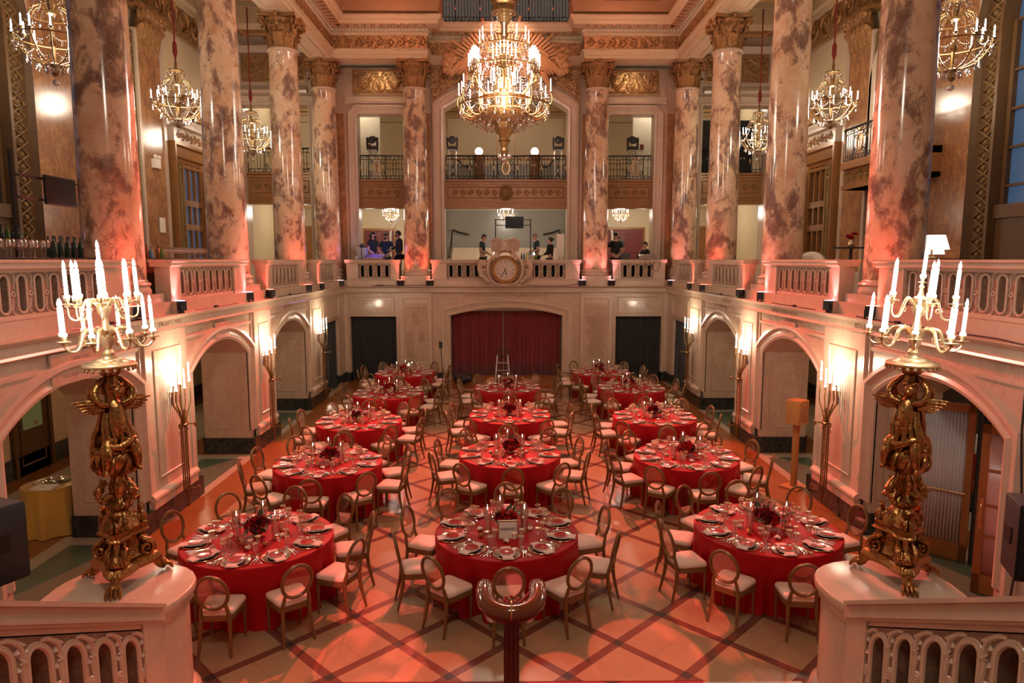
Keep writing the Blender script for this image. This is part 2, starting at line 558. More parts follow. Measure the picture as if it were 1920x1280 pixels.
for sg in (-1, 1):
    for m_ in (0,):
        swp(tr, [(sg * .9, 2.76), (sg * 2.2, 2.76), (sg * 2.2, 2.50)], [(-.012, 0), (-.012, .012), (.012, .012), (.012, 0)], FW)
    x0, x1 = sorted((sg * 2.58, sg * 3.68))
    slab(tr, x0, x1, .3, TOP, 0, .07, FW)
    frame_panel(tr, x0 + .12, x1 - .12, .6, 2.9, FW, .055, .03, .03)
    x0, x1 = sorted((sg * 3.86, sg * 5.4))
    frame_panel(tr, x0, x1, 2.36, 2.95, FW, 0, .03, .02)
    xa = sg * 5.48
    slab(tr, min(xa, xa + sg * .12), max(xa, xa + sg * .12), .34, TOP, 0, .05, FW)
struct(tr.build('trim_5', M['wall2'], ang=30))
pl = MB()
for a, b in [(-6.6, -5.42), (-3.80, -2.22), (2.24, 3.80), (5.42, 6.6)]: slab(pl, a, b, 0, .3, -.82, .11, FW)
struct(pl.build('baseboard_far', M['darkm']))

# ---- ledge cornice around three sides (path runs inside the hall; left of travel = outwards)
path = [(WX, -2), (WX, FY), (-WX, FY), (-WX, -2)]
prof = [(-.6, TOP), (.06, TOP), (.09, TOP + .02), (.07, TOP + .05), (.07, TOP + .16), (.12, TOP + .19), (.16, TOP + .225), (.16, TOP + .24), (-.6, TOP + .24)]
struct(MB().sweep(path, prof).build('trim_6', M['wall2'], ang=30))
# names cut into the fascia
LET = plain('incised_letters', (.40, .25, .15), .6)


def text(name, s, size, loc, rot, m=None, parent=None, align='CENTER', ext=.001, sx=1, font_shear=0):
    c = bpy.data.curves.new(name, 'FONT'); c.body = s; c.size = size; c.align_x = align; c.align_y = 'CENTER'
    c.extrude = ext; c.resolution_u = 2; c.space_line = 1.05
    o = bpy.data.objects.new(name, c); C.objects.link(o); c.materials.append(m or LET)
    me = bpy.data.meshes.new_from_object(o); bpy.data.objects.remove(o); o = bpy.data.objects.new(name, me); C.objects.link(o)
    o.location = loc; o.rotation_euler = rot; o.scale = (sx, 1, 1)
    if parent: o.parent = parent
    return o


def on_far(x, z, off=.0): return (x, FY - off, z), (R(90), 0, 0)
def on_left(y, z, off=0): return (-WX + off, y, z), (R(90), 0, R(90))
def on_right(y, z, off=0): return (WX - off, y, z), (R(90), 0, R(-90))


for i, (s, sz, (lc, rt)) in enumerate([
        ('CHARLES R. BLACKMAN JR.', .085, on_far(-3.13, 3.18, .075)), ('ELLIOT M. SURKIN', .085, on_far(3.05, 3.18, .075)),
        ('IN MEMORY OF GILBERT SHEPARD FOUNDATION, EDWIN M. ELLIS', .085, on_far(0, 3.18, .075)),
        ('JOHN WILLIAM & LUCILE POITIER  &  THE WEZIRA FAMILY FOUNDATION', .085, on_far(0, 2.98, .012)),
        ('RITA & ROBERT EPSTEIN', .11, on_right(10.2, 3.18, .075)), ('WENDELL SEARLES TAYLOR', .10, on_right(13.6, 3.18, .075)), ('GLORIA KAHN', .10, on_right(17.2, 3.18, .075)),
        ('WILLIAM F. RING', .10, on_left(11.3, 3.18, .075))]):
    t = text('trim_%d' % (20 + i), s, sz, lc, rt, ext=.002); struct(t)

# ---- mezzanine floor, side plinth under the balustrades
m = MB()
m.box(-6.6, -WX - .02, -2, 24.8, 3.32, 3.52); m.box(WX + .02, 6.6, -2, 24.8, 3.32, 3.52)
m.box(-6.6, 6.6, FY - .02 + .0, 24.8, 3.32, 3.52)
m.box(-9.6, -6.6, -2, 30.6, 3.12, 3.42); m.box(6.6, 9.6, -2, 30.6, 3.12, 3.42); m.box(-6.6, 6.6, 24.8, 30.6, 3.12, 3.42)
struct(m.build('floor_mezzanine', M['wall2']))

# ================================================================ BALUSTRADES


def oval(cx, cz, a, h, n=10):
    """stadium outline"""
    r = a; o = []
    for i in range(n + 1): o.append((cx + r * cos(pi * i / n), cz + h - r + r * sin(pi * i / n)))
    for i in range(n + 1): o.append((cx - r * cos(pi * i / n), cz - h + r - r * sin(pi * i / n)))
    return o


def pierced(mb, u0, u1, v0, v1, n, th, hw, hh, fn, shear=0):
    """marble panel pierced by n ovals, each with a raised rim and linking rings"""
    pitch = (u1 - u0) / n; cz = (v0 + v1) / 2
    sh = (lambda x, y, z: fn(x, y + shear * (x - u0), z))
    rims = MB(); rims.k = 1
    for i in range(n):
        c = u0 + pitch * (i + .5); a, b = c - pitch / 2, c + pitch / 2
        ov = oval(c, cz, hw, hh)
        k = len(ov)
        # outer rectangle sampled to match the oval
        out = []
        for (x, y) in ov:
            dx, dy = x - c, y - cz
            if abs(dy) < hh - hw * .6: out.append((b if dx > 0 else a, y))
            else: out.append((c + max(-1, min(1, dx / (hw * .75))) * pitch / 2, v1 if dy > 0 else v0))
        t = MB(); vs = []
        for z in (-th / 2, th / 2): vs += [(x, y, z) for x, y in ov] + [(x, y, z) for x, y in out]
        fs = []
        for j in range(k):
            q = (j + 1) % k
            fs.append((j, q, k + q, k + j)); fs.append((2 * k + j, 3 * k + j, 3 * k + q, 2 * k + q)); fs.append((j, 2 * k + j, 2 * k + q, q))
        t.add(vs, fs); mb.merge(t, sh)
        for z in (-th / 2, th / 2):
            rims.tube([(x, y, z) for x, y in oval(c, cz, hw + .018, hh + .018, 8)], .014, 6, True)
        zf = th / 2
        for dz in (-.02,):
            for zz in (-zf, zf):
                rims.tube([(b + .026 * cos(t_), cz + .026 * sin(t_), zz) for t_ in [2 * pi * q / 10 for q in range(10)]], .009, 5, True)
        for zz in (-zf, zf):
            rims.tube([(b + .022, cz + .05, zz), (b + .014, cz + hh * .55, zz), (b + .03, cz + hh * .85, zz), (b + .0, cz + hh + .03, zz), (b - .05, cz + hh + .035, zz)], .008, 5)
            rims.tube([(b - .022, cz - .05, zz), (b - .014, cz - hh * .55, zz), (b - .03, cz - hh * .85, zz), (b + .0, cz - hh - .03, zz), (b + .05, cz - hh - .035, zz)], .008, 5)
    mb.merge(rims, sh)


def balustrade(fn, u0, u1, panels, label, loc, ends=True):
    """fn maps (u along, v up, w out of the wall) ; panels = [(a,b,n)]"""
    root = thing('balustrade', label, 'balustrade', loc, group='pierced marble balustrade sections of the mezzanine')
    off = lambda x, y, z: tuple(a - b for a, b in zip(fn(x, y, z), loc))
    b = MB(); z0, z1 = 3.52, 4.12
    edges = [u0] + [q for p in panels for q in p[:2]] + [u1]
    for i in range(0, len(edges), 2): slab(b, edges[i], edges[i + 1], z0, z1, -.28, -.02, off)
    for a, c, n in panels:
        slab(b, a, c, z0, z0 + .06, -.26, -.04, off); slab(b, a, c, z1 - .05, z1, -.26, -.04, off)
    b.build('end_block', M['wall2'], root)
    for a, c, n in panels:
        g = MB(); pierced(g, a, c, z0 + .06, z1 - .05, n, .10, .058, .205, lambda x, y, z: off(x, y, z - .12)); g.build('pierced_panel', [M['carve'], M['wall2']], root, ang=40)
    cp = MB()
    swp(cp, [(u0 - .05, 0), (u1 + .05, 0)], [(-.33, 4.10), (-.33, 4.17), (-.36, 4.19), (-.36, 4.22), (.06, 4.22), (.06, 4.19), (.03, 4.17), (.03, 4.12), (.0, 4.10)], lambda x, y, z: off(x, z, y))
    cp.build('coping', M['wall2'], root, ang=30)
    ft = MB(); slab(ft, u0 + .0, u1, 3.32, 3.52, -.1, .06, off); ft.build('plinth', M['wall2'], root)
    return root


for sd, fn, nm in ((-1, LW, 'left'), (1, RW, 'right')):
    for i, (a, b, ps, ds) in enumerate([(3.0, 10.35, [(3.6, 9.7, 21)], 'longest one, its near end out of view'), (11.58, 14.9, [(11.95, 14.3, 8)], 'second from the near end, eight ovals wide'),
                                        (16.2, 19.1, [(16.65, 18.7, 7)], 'third from the near end'), (20.55, 22.9, [(20.95, 22.5, 5)], 'short one next to the far corner')]):
        balustrade(fn, a, b, ps, 'pink marble balustrade on the %s side wall, %s' % (nm, ds), (sd * 5.7, (a + b) / 2, 3.32))
balustrade(FW, -5.50, -3.70, [(-5.10, -3.98, 4)], 'short marble balustrade of four ovals on the far wall, left of the clock', (-4.56, 23.8, 3.32))
balustrade(FW, 3.70, 5.50, [(3.98, 5.10, 4)], 'short marble balustrade of four ovals on the far wall, right of the clock', (4.56, 23.8, 3.32))
balustrade(FW, -2.56, 2.54, [(-2.05, -.88, 4), (.92, 2.05, 4)], 'wide marble balustrade on the far wall behind the clock', (0, 23.8, 3.32))

# ================================================================ COLUMNS
CY = 24.25


def acanthus(mb, ang, r0, z0, h, wid, curl, mk=0):
    """one leaf hugging the bell and curling out"""
    P = [(r0, z0), (r0 + .012, z0 + h * .35), (r0 + .02, z0 + h * .65), (r0 + .05, z0 + h * .88), (r0 + .05 + curl * .6, z0 + h), (r0 + .05 + curl, z0 + h * .9), (r0 + .04 + curl, z0 + h * .78)]
    W = [.55, .9, 1, .85, .62, .4, .15]
    vs = []; fs = []
    for i, ((r, z), q) in enumerate(zip(P, W)):
        for j, (s_, d) in enumerate([(-1, 0), (-.5, .022), (0, .006), (.5, .022), (1, 0)]):
            zz = z + (.02 * h if abs(s_) == .5 else 0)
            x, y = r + d, s_ * wid * q
            vs.append((x * cos(ang) - y * sin(ang), x * sin(ang) + y * cos(ang), zz))
    for i in range(len(P) - 1):
        for j in range(4): fs.append((i * 5 + j, i * 5 + j + 1, i * 5 + 6 + j, i * 5 + 5 + j))
    n = len(vs); vs2 = [(x * .93, y * .93, z - .01) for x, y, z in vs]
    mb.add(vs + vs2, fs + [tuple(n + k for k in f[::-1]) for f in fs])


def capital_mesh():
    g = MB()
    g.lathe([(.385, 0), (.42, .02), (.42, .05), (.37, .07), (.36, .3), (.40, .55), (.50, .74), (.50, .78)], 24)
    for k in range(8): acanthus(g, 2 * pi * k / 8, .37, .06, .34, .15, .09)
    for k in range(8): acanthus(g, 2 * pi * (k + .5) / 8, .38, .20, .42, .14, .11)
    for k in range(4):
        a = pi / 4 + pi / 2 * k
        for sg in (-1, 1):
            sp = spiral(0, 0, .095, 1.4, pi if sg < 0 else pi, 18, .15, 1)
            pts = []
            for (x, z) in sp:
                rr = .60 + x; off_ = sg * .055
                pts.append((rr * cos(a) - off_ * sin(a), rr * sin(a) + off_ * cos(a), .70 + z))
            stem = [(.40 * cos(a) - sg * .12 * sin(a), .40 * sin(a) + sg * .12 * cos(a), .42)]
            g.tube(stem + pts, [.035] + [.03] * 10 + [.022] * 9, 6)
        b = pi / 2 * k
        for sg in (-1, 1):
            sp = spiral(0, 0, .065, 1.2, 0 if sg > 0 else pi, 14, .2, 1 if sg > 0 else -1)
            g.tube([(.47 * cos(b) - (sg * .075 + x) * sin(b), .47 * sin(b) + (sg * .075 + x) * cos(b), .66 + z) for x, z in sp], .018, 5)
        g.ball((.53 * cos(b), .53 * sin(b), .84), (.06, .06, .07), 8, 5)
    # concave abacus
    ab = []
    for k in range(4):
        a0 = pi / 4 + pi / 2 * k; c0 = Vector((.74 * cos(a0), .74 * sin(a0)))
        a1 = a0 + pi / 2; c1 = Vector((.74 * cos(a1), .74 * sin(a1)))
        ab.append(tuple(c0 + (c1 - c0) * .0 + Vector((0, 0))))
        for t_ in (.12, .3, .5, .7, .88):
            p = c0.lerp(c1, t_); inn = .10 * sin(pi * t_)
            q = p - p.normalized() * inn
            ab.append(tuple(q))
    g.prism(ab, .80, .84); g.prism([(x * .97, y * .97) for x, y in ab], .84, .90)
    return g


def column():
    root = thing('marble_column', 'x', 'column', (0, 0, 0), group='tall mottled marble columns on the mezzanine')
    p = MB().box(-.50, .50, -.50, .50, 3.32, 3.66)
    p.build('plinth', M['wall2'], root)
    b = MB().lathe([(.48, 3.66), (.50, 3.69), (.50, 3.73), (.48, 3.76), (.48, 3.77), (.47, 3.79), (.49, 3.80), (.505, 3.825), (.49, 3.85), (.46, 3.86), (.455, 3.885), (.44, 3.90)], 32)
    b.build('base_moulding', M['wall2'], root)
    pr = [(.44, 3.90)] + [(.435 - .055 * ((z - 3.9) / 6.0) ** 1.6, z) for z in [4.5 + .6 * i for i in range(9)]] + [(.382, 9.84), (.40, 9.87), (.40, 9.90)]
    MB().lathe(pr, 48).build('shaft', M['col'], root)
    MB().lathe([(.40, 9.90), (.425, 9.91), (.43, 9.94), (.425, 9.97), (.395, 9.98)], 32).build('astragal', M['wall2'], root)
    c = capital_mesh(); c.build('capital', M['gold'], root, loc=(0, 0, 9.96))
    return root


col0 = column()
spots = []
for sd, nm in ((-1, 'left'), (1, 'right')):
    for y, d in ((11.0, 'nearest of the %s row'), (15.5, 'second of the %s row from the front'), (19.95, 'third of the %s row from the front'), (CY, 'last of the %s row, in the far corner')):
        spots.append((sd * 6.2, y, 'veined pink marble column, ' + d % nm))
    spots.append((sd * 3.12, CY, 'slim veined marble column on the far wall, %s of the clock and chandelier' % nm))
for i, (x, y, lb) in enumerate(spots):
    if i == 0: col0.location = (x, y, 0); col0['label'] = lb
    else: dup(col0, (x, y, 0), 0, lb)

# ================================================================ ENTABLATURE above the columns
XI = 5.80
path = [(XI, -2), (XI, 23.80), (2.62, 23.80), (2.62, 24.55), (-2.62, 24.55), (-2.62, 23.80), (-XI, 23.80), (-XI, -2)]
E0 = 10.86


def ent(name, prof, m, ang=30, pth=path): return struct(MB().sweep(pth, prof).build(name, m, ang=ang))


ent('trim_7', [(-.75, E0), (0, E0), (0, E0 + .11), (.025, E0 + .12), (.025, E0 + .24), (.06, E0 + .27), (.06, E0 + .30), (-.75, E0 + .30)], M['cream'])
ent('trim_8', [(-.7, E0 + .30), (.01, E0 + .30), (.01, E0 + .72), (-.7, E0 + .72)], M['gold2'])
ent('trim_9', [(-.7, E0 + .72), (.03, E0 + .72), (.06, E0 + .76), (.06, E0 + .80), (.03, E0 + .82), (.03, E0 + .95), (.10, E0 + .95), (.40, E0 + .98), (.42, E0 + 1.08), (.47, E0 + 1.10), (.52, E0 + 1.20), (.54, E0 + 1.24), (-.7, E0 + 1.24)], M['cream'])
# dentils, modillions, beads along the cornice
dn = MB(); bd = MB(); mo = MB()
seglen = list(zip(path[:-1], path[1:]))
for (p, q) in seglen:
    p = Vector(p); q = Vector(q); d = (q - p); L = d.length; d.normalize(); n = Vector((-d.y, d.x))
    st = 0 if abs(d.x) > .5 or L < 2 else 14.0
    rev = d.y > .5
    k = int(L / .11)
    for i in range(k + 1):
        c = p + d * (i * .11)
        if L > 10 and c.y < 12: continue
        a = c + n * .03
        x0, x1 = sorted((a.x - abs(d.x) * .03, a.x + abs(d.x) * .03)) if abs(d.x) > .5 else sorted((a.x, a.x + n.x * .06))
        y0, y1 = sorted((a.y - abs(d.y) * .03, a.y + abs(d.y) * .03)) if abs(d.y) > .5 else sorted((a.y, a.y + n.y * .06))
        dn.box(x0, x1, y0, y1, E0 + .84, E0 + .92)
    k = int(L / .28)
    for i in range(k + 1):
        c = p + d * (i * .28 + .05)
        if L > 10 and c.y < 12: continue
        a = c + n * .10; b = c + n * .38
        if abs(d.x) > .5: mo.box(c.x - .06, c.x + .06, min(a.y, b.y), max(a.y, b.y), E0 + .955, E0 + 1.04)
        else: mo.box(min(a.x, b.x), max(a.x, b.x), c.y - .06, c.y + .06, E0 + .955, E0 + 1.04)
    k = int(L / .07)
    for i in range(k + 1):
        c = p + d * (i * .07) + n * .545
        if L > 10 and c.y < 13: continue
        bd.ball((c.x, c.y, E0 + 1.21), .027, 5, 3)
        c2 = p + d * (i * .07) + n * .07
        bd.ball((c2.x, c2.y, E0 + .29), .022, 5, 3)
struct(dn.build('trim_10', M['white'])); struct(mo.build('trim_11', M['gilt'])); struct(bd.build('trim_12', M['cream']))
# scrolls on the gilt frieze
def scroll_run(mb, u0, u1, v0, v1, fn, pitch=.34, r=None):
    h = v1 - v0; cz = (v0 + v1) / 2; n = max(1, int((u1 - u0) / pitch)); pt = (u1 - u0) / n; r = r or h * .42
    for i in range(n):
        c = u0 + pt * (i + .5); s_ = 1 if i % 2 else -1
        sp = spiral(c, cz, r, 1.3, -s_ * pi / 2, 15, .15, s_)
        mb.tube([fn(x, z, .02) for x, z in sp], [h * .06] * 6 + [h * .045] * 10, 4)
        mb.ball(fn(c, cz, .03), h * .09, 6, 4)
        mb.tube([fn(c - s_ * 0, cz - s_ * r, .02), fn(c + pt * .3, cz - s_ * r * .5, .035), fn(c + pt * .5, cz, .02)], h * .05, 4)


fz = MB()
scroll_run(fz, -XI, -2.62, E0 + .34, E0 + .68, lambda u, v, w: (u, 23.80 - w, v))
scroll_run(fz, 2.62, XI, E0 + .34, E0 + .68, lambda u, v, w: (u, 23.80 - w, v))
for sg in (-1, 1): scroll_run(fz, 13, 23.8, E0 + .34, E0 + .68, lambda u, v, w: (sg * (XI - w), u, v), .36)
struct(fz.build('trim_13', M['gold']))

# ceilings: coffered hall ceiling, soffits, side gallery ceilings
cl = MB()
cl.box(-6.6, 6.6, -3, 24.0, 13.0, 13.2)
cl.box(-6.6, -2.7, 24.0, 24.9, E0 + 1.24, 13.2); cl.box(2.7, 6.6, 24.0, 24.9, E0 + 1.24, 13.2)
struct(cl.build('ceiling', M['ceil']))
cv = MB()
cvp = [(5.3, 10), (5.3, 23.25), (2.35, 23.25), (2.35, 24.0), (-2.35, 24.0), (-2.35, 23.25), (-5.3, 23.25), (-5.3, 10)]
for h, o in ((12.14, 0), (12.22, -.12), (12.40, -.2)): pass
cv.sweep([(5.55, -2), (5.55, 23.55), (2.45, 23.55), (2.45, 24.3)], [(0, E0 + 1.24), (.25, E0 + 1.34), (.32, E0 + 1.55), (.32, 13.0), (-.6, 13.0), (-.6, E0 + 1.24)])
cv.sweep([(-2.45, 24.3), (-2.45, 23.55), (-5.55, 23.55), (-5.55, -2)], [(0, E0 + 1.24), (.25, E0 + 1.34), (.32, E0 + 1.55), (.32, 13.0), (-.6, 13.0), (-.6, E0 + 1.24)])
struct(cv.build('trim_14', M['ceil']))
gp = MB()
for x0, x1 in ((-5.0, -3.2), (3.2, 5.0)):
    f3 = lambda u, v, w: (u, 23.23 - w, v)
    frame_panel(gp, x0, x1, 12.5, 12.9, f3, 0, .08, .05); scroll_run(gp, x0 + .1, x1 - .1, 12.58, 12.84, f3, .3)
struct(gp.build('trim_15', M['gold']))
# soffit panels between columns of the side rows (under the architrave)
so = MB()
for sg in (-1, 1):
    for y0, y1 in ((11.7, 14.8), (16.2, 19.25), (20.65, 23.5)):
        xs = sorted((sg * 5.95, sg * 6.42))
        so.sweep([(xs[0], y0), (xs[1], y0), (xs[1], y1), (xs[0], y1)], [(0, E0), (0, E0 - .03), (.05, E0 - .03), (.05, E0)], True)
struct(so.build('trim_16', M['cream']))
sc_ = MB()
for sg in (-1, 1):
    x0, x1 = sorted((sg * 6.55, sg * 9.7))
    sc_.box(x0, x1, -2, 25.4, 12.0, 12.2)
    for y in (8.8, 13.25, 17.7, 22.1):
        pass
    for y in (4.3, 8.8, 13.25, 17.7, 22.2):
        sc_.box(x0, x1, y - .28, y + .28, 11.35, 12.0); sc_.box(x0, x1, y - .36, y + .36, 11.8, 12.0)
    xa = sg * 6.55
    sc_.box(min(xa, xa + sg * .5), max(xa, xa + sg * .5), -2, 25, 11.45, 12.0)
    xb = sg * 9.5
    sc_.box(min(xb, xb - sg * .35), max(xb, xb - sg * .35), -2, 25, 11.55, 12.0); sc_.box(min(xb, xb - sg * .2), max(xb, xb - sg * .2), -2, 25, 11.40, 11.6)
struct(sc_.build('ceiling_gallery', M['cream']))
gc = MB()
for sg in (-1, 1):
    for y0, y1 in ((9.3, 12.8), (13.75, 17.25), (18.2, 21.7), (22.6, 24.9)):
        xs = sorted((sg * 7.15, sg * 9.05))
        gc.sweep([(xs[0], y0 + .1), (xs[1], y0 + .1), (xs[1], y1 - .1), (xs[0], y1 - .1)], [(0, 12.0), (0, 11.86), (.06, 11.86), (.09, 11.93), (.18, 11.93), (.18, 12.0)], True)
struct(gc.build('trim_17', M['gilt']))
# ================================================================ FAR SCREEN WALL (behind the far columns), z 3.4 .. 10.86
w = MB()
Z0, Z1 = 3.42, E0
for a, b in [(-6.75, -5.25), (-3.60, -2.20), (2.18, 3.62), (5.25, 6.75)]: slab(w, a, b, Z0, Z1, -.55, 0, SW)
for a, b in [(-5.25, -3.60), (3.62, 5.25)]: slab(w, a, b, 9.30, Z1, -.55, 0, SW)
w.merge(MB().prism([(-2.2, Z1)] + arc(-2.2, 2.18, 9.45, 10.15, 24) + [(2.18, Z1)], -.55, 0), SW)
for sg in (-1, 1):
    a, b = sorted((sg * 6.75, sg * 6.95)); slab(w, a, b, Z0, Z1, -.55, 0, SW)
    a, b = sorted((sg * 9.25, sg * 9.7)); slab(w, a, b, Z0, 12, -.55, 0, SW)
    a, b = sorted((sg * 6.95, sg * 9.25)); slab(w, a, b, 9.6, 12, -.55, 0, SW)
struct(w.build('wall_far_upper', M['wall']))
tr = MB()
pf = [(0, -.02), (0, .03), (-.07, .05), (-.10, .02), (-.18, .03), (-.25, .09), (-.30, .09), (-.34, 0)]
for a, b in [(-5.25, -3.60), (3.62, 5.25)]:
    swp(tr, [(a, 3.5), (a, 9.22), (a + .08, 9.30), (b - .08, 9.30), (b, 9.22), (b, 3.5)], [(-o, h) for o, h in pf], SW)
    swp(tr, [(a - .4, 9.30 + .34), (b + .4, 9.64)], [(0, 0), (0, .09), (.08, .13), (.14, .06), (.22, .09), (.26, 0)], SW)
pa = [(-2.2, 3.5)] + arc(-2.2, 2.18, 9.45, 10.15, 24) + [(2.18, 3.5)]
swp(tr, pa, [(-o, h * 1.2) for o, h in [(0, -.02), (0, .04), (-.09, .06), (-.13, .02), (-.22, .05), (-.30, .10), (-.38, .10), (-.42, 0)]], SW)
for sg in (-1, 1):
    a, b = sorted((sg * 6.95, sg * 9.25))
    swp(tr, [(a, 3.5), (a, 9.6), (b, 9.6), (b, 3.5)], [(-o, h) for o, h in pf], SW)
    swp(tr, [(a, 10.0), (b, 10.0)], [(0, 0), (0, .09), (.08, .13), (.2, .06), (.26, 0)], SW)
    swp(tr, [(a - .2, 11.35), (b + .2, 11.35)], [(0, 0), (0, .06), (.1, .16), (.2, .2), (.26, 0)], SW)
struct(tr.build('trim_30', M['wall2'], ang=30))
# tawny pilasters behind the columns
pp = MB()
for a, b in [(-6.2, -5.7), (-3.52, -3.3), (-2.86, -2.66), (2.7, 2.9), (3.3, 3.5), (5.7, 6.2)]: slab(pp, a, b, 3.5, 9.3, 0, .10, SW)
struct(pp.build('trim_31', M['pil']))


def lyre_panel(u0, u1, v0, v1, fn, name, label, loc):
    root = thing(name, label, 'relief panel', (0, 0, 0), group=None)
    g = MB(); slab(g, u0, u1, v0, v1, 0, .02, fn); g.build('panel_ground', M['gold2'], root)
    b = MB(); frame_panel(b, u0, u1, v0, v1, fn, .0, .05, .05); b.build('frame', M['gilt'], root)
    t = MB(); c = (u0 + u1) / 2; cz = (v0 + v1) / 2; h = v1 - v0; L = (u1 - u0) / 2
    P = lambda x, z, y=.04: fn(x, z, y)
    for s_ in (-1, 1):
        t.tube([P(c, cz - h * .36), P(c + s_ * .16, cz - h * .30), P(c + s_ * .20, cz - h * .08), P(c + s_ * .11, cz + h * .15), P(c + s_ * .13, cz + h * .33), P(c + s_ * .2, cz + h * .36)], .03, 6)
        for q in (.035, .09): t.tube([P(c + s_ * q * .7, cz - h * .3), P(c + s_ * q * .7, cz + h * .25)], .008, 4)
        # garland swag
        for k in range(13):
            x = c + s_ * (.26 + (L - .36) * k / 12); z = cz + h * .30 - h * .50 * sin(pi * (k / 12)) * 1.0 + (.0)
            t.ball(P(x, z), .045 + .03 * sin(pi * k / 12), 7, 4)
            if k % 2: t.ball(P(x + .02, z - .05), .04, 6, 4)
        sp = spiral(c + s_ * (L - .2), cz + h * .18, .13, 1.4, pi / 2, 16, .2, s_); t.tube([P(x, z) for x, z in sp], .018, 5)
        for k in range(7):
            x = c + s_ * (.2 + (L - .3) * k / 7)
            t.tube([P(x, cz - h * .42), P(x + s_ * .08, cz - h * .33), P(x + s_ * .16, cz - h * .38)], [.012, .028, .006], 5)
    t.tube([P(c - .17, cz + h * .22), P(c + .17, cz + h * .22)], .018, 5)
    t.ball(P(c, cz - h * .2), (.05, .05, .09), 8, 5)
    t.build('lyre_relief', M['gold'], root)
    return root


lyre_panel(-5.35, -3.52, 9.95, 10.78, SW, 'lyre_panel', 'gilt lyre and garland relief panel above the left far opening', 0)
lyre_panel(3.54, 5.35, 9.95, 10.78, SW, 'lyre_panel', 'gilt lyre and garland relief panel above the right far opening', 0)
lyre_panel(-9.2, -7.0, 10.38, 11.30, SW, 'trophy_panel', 'gilt relief panel at the end of the left side gallery', 0)
lyre_panel(7.0, 9.2, 10.38, 11.30, SW, 'trophy_panel', 'gilt relief panel at the end of the right side gallery', 0)
g = MB()
g.merge(MB().prism([(-2.62, 9.7), (-2.62, Z1), (0, Z1), (2.6, Z1), (2.6, 9.7)] + [(x, z + .45) for x, z in arc(-2.4, 2.4, 9.45, 10.25, 16)[::-1]], 0, .06), SW)
struct(g.build('trim_32', M['gold2']))
ro = MB()
for sg in (-1, 1):
    for k in range(8):
        a = 2 * pi * k / 8; ro.ball(SW(sg * 2.15 + .09 * cos(a), 10.55 + .09 * sin(a), .09), (.045, .02, .045), 6, 4)
    ro.ball(SW(sg * 2.15, 10.55, .11), .05, 8, 5)
struct(ro.build('trim_33', M['gold']))

# ================================================================ SUNBURST WITH WINGS over the central arch
sb = thing('sunburst_relief', 'large gilt sunburst with spread eagle wings above the central arch', 'relief', (0, 24.5, 10.3))
r_ = MB(); n = 41
for k in range(n):
    a = pi * (.04 + .92 * k / (n - 1)); L = 1.95 + (.22 if k % 4 == 1 else .0) + (.1 if k % 2 else 0)
    t = MB().box(.5, L, -.03, .03, -.042, .042)
    t.prism([(L - .001, -.03), (L + .03, 0), (L - .001, .03)], -.04, .04)
    ca, sa = cos(a), sin(a); dy = .02 * (k % 3)
    r_.merge(t, lambda x, y, z: (x * ca - z * sa * (x / 1.9), y - dy - .12, x * sa * .90 + z * ca * (x / 1.9) + .1))
r_.build('rays', M['sun'], sb)
for sg in (-1, 1):
    wg = MB()
    for row, (n_, L0, w_) in enumerate([(9, .95, .075), (8, .62, .065), (6, .36, .055)]):
        for k in range(n_):
            t_ = k / (n_ - 1)
            x0 = .35 + .75 * t_ * (1 - row * .12); z0 = .30 + .62 * sin(t_ * 1.5) * (1 - row * .1) + row * .05
            a = -.55 - .15 * t_
            L = L0 * (.75 + .5 * t_)
            P0 = (x0, z0); pts = [P0, (x0 + L * .5 * cos(a), z0 + L * .5 * sin(a)), (x0 + L * cos(a), z0 + L * sin(a))]
            wg.tube([(sg * x, -.25 - row * .04, z) for x, z in pts], [w_ * .6, w_, w_ * .35], 6)
    wg.tube([(sg * .25, -.3, .25), (sg * .6, -.32, .75), (sg * 1.1, -.3, .95), (sg * 1.45, -.26, .75)], [.12, .13, .11, .05], 8)
    wg.build('wing', M['sun'], sb)
    clo = MB(); random.seed(3)
    for k in range(16): clo.ball((sg * (1.75 + .35 * random.random()), -.15, .28 + .55 * random.random()), .11 + .06 * random.random(), 8, 6)
    clo.build('cloud', M['sun'], sb)
    fo = MB()
    for k in range(8):
        fo.tube([(sg * (1.0 + .04 * k), -.34 - .02 * (k % 3), .25 - .02 * k), (sg * (1.3 + .03 * k), -.42, .12 - .06 * k), (sg * (1.55 - .02 * k), -.36, -.25 - .03 * k)], [.05, .09, .04], 7)
    fo.build('drapery', M['sun'], sb)
bo = MB(); bo.ball((0, -.35, .55), (.3, .2, .45), 14, 10); bo.ball((0, -.42, 1.05), (.13, .15, .15), 10, 8); bo.tube([(0, -.5, 1.05), (0, -.64, 1.0)], [.05, .01], 6)
bo.build('eagle_body', M['sun'], sb)
# ledge carrying the upper balcony behind the sunburst
m = MB(); m.box(-2.7, 2.7, 24.9, 26.2, 12.1, 12.4)
struct(m.build('floor_upper_balcony', M['cream']))

# ================================================================ IRON RAILINGS


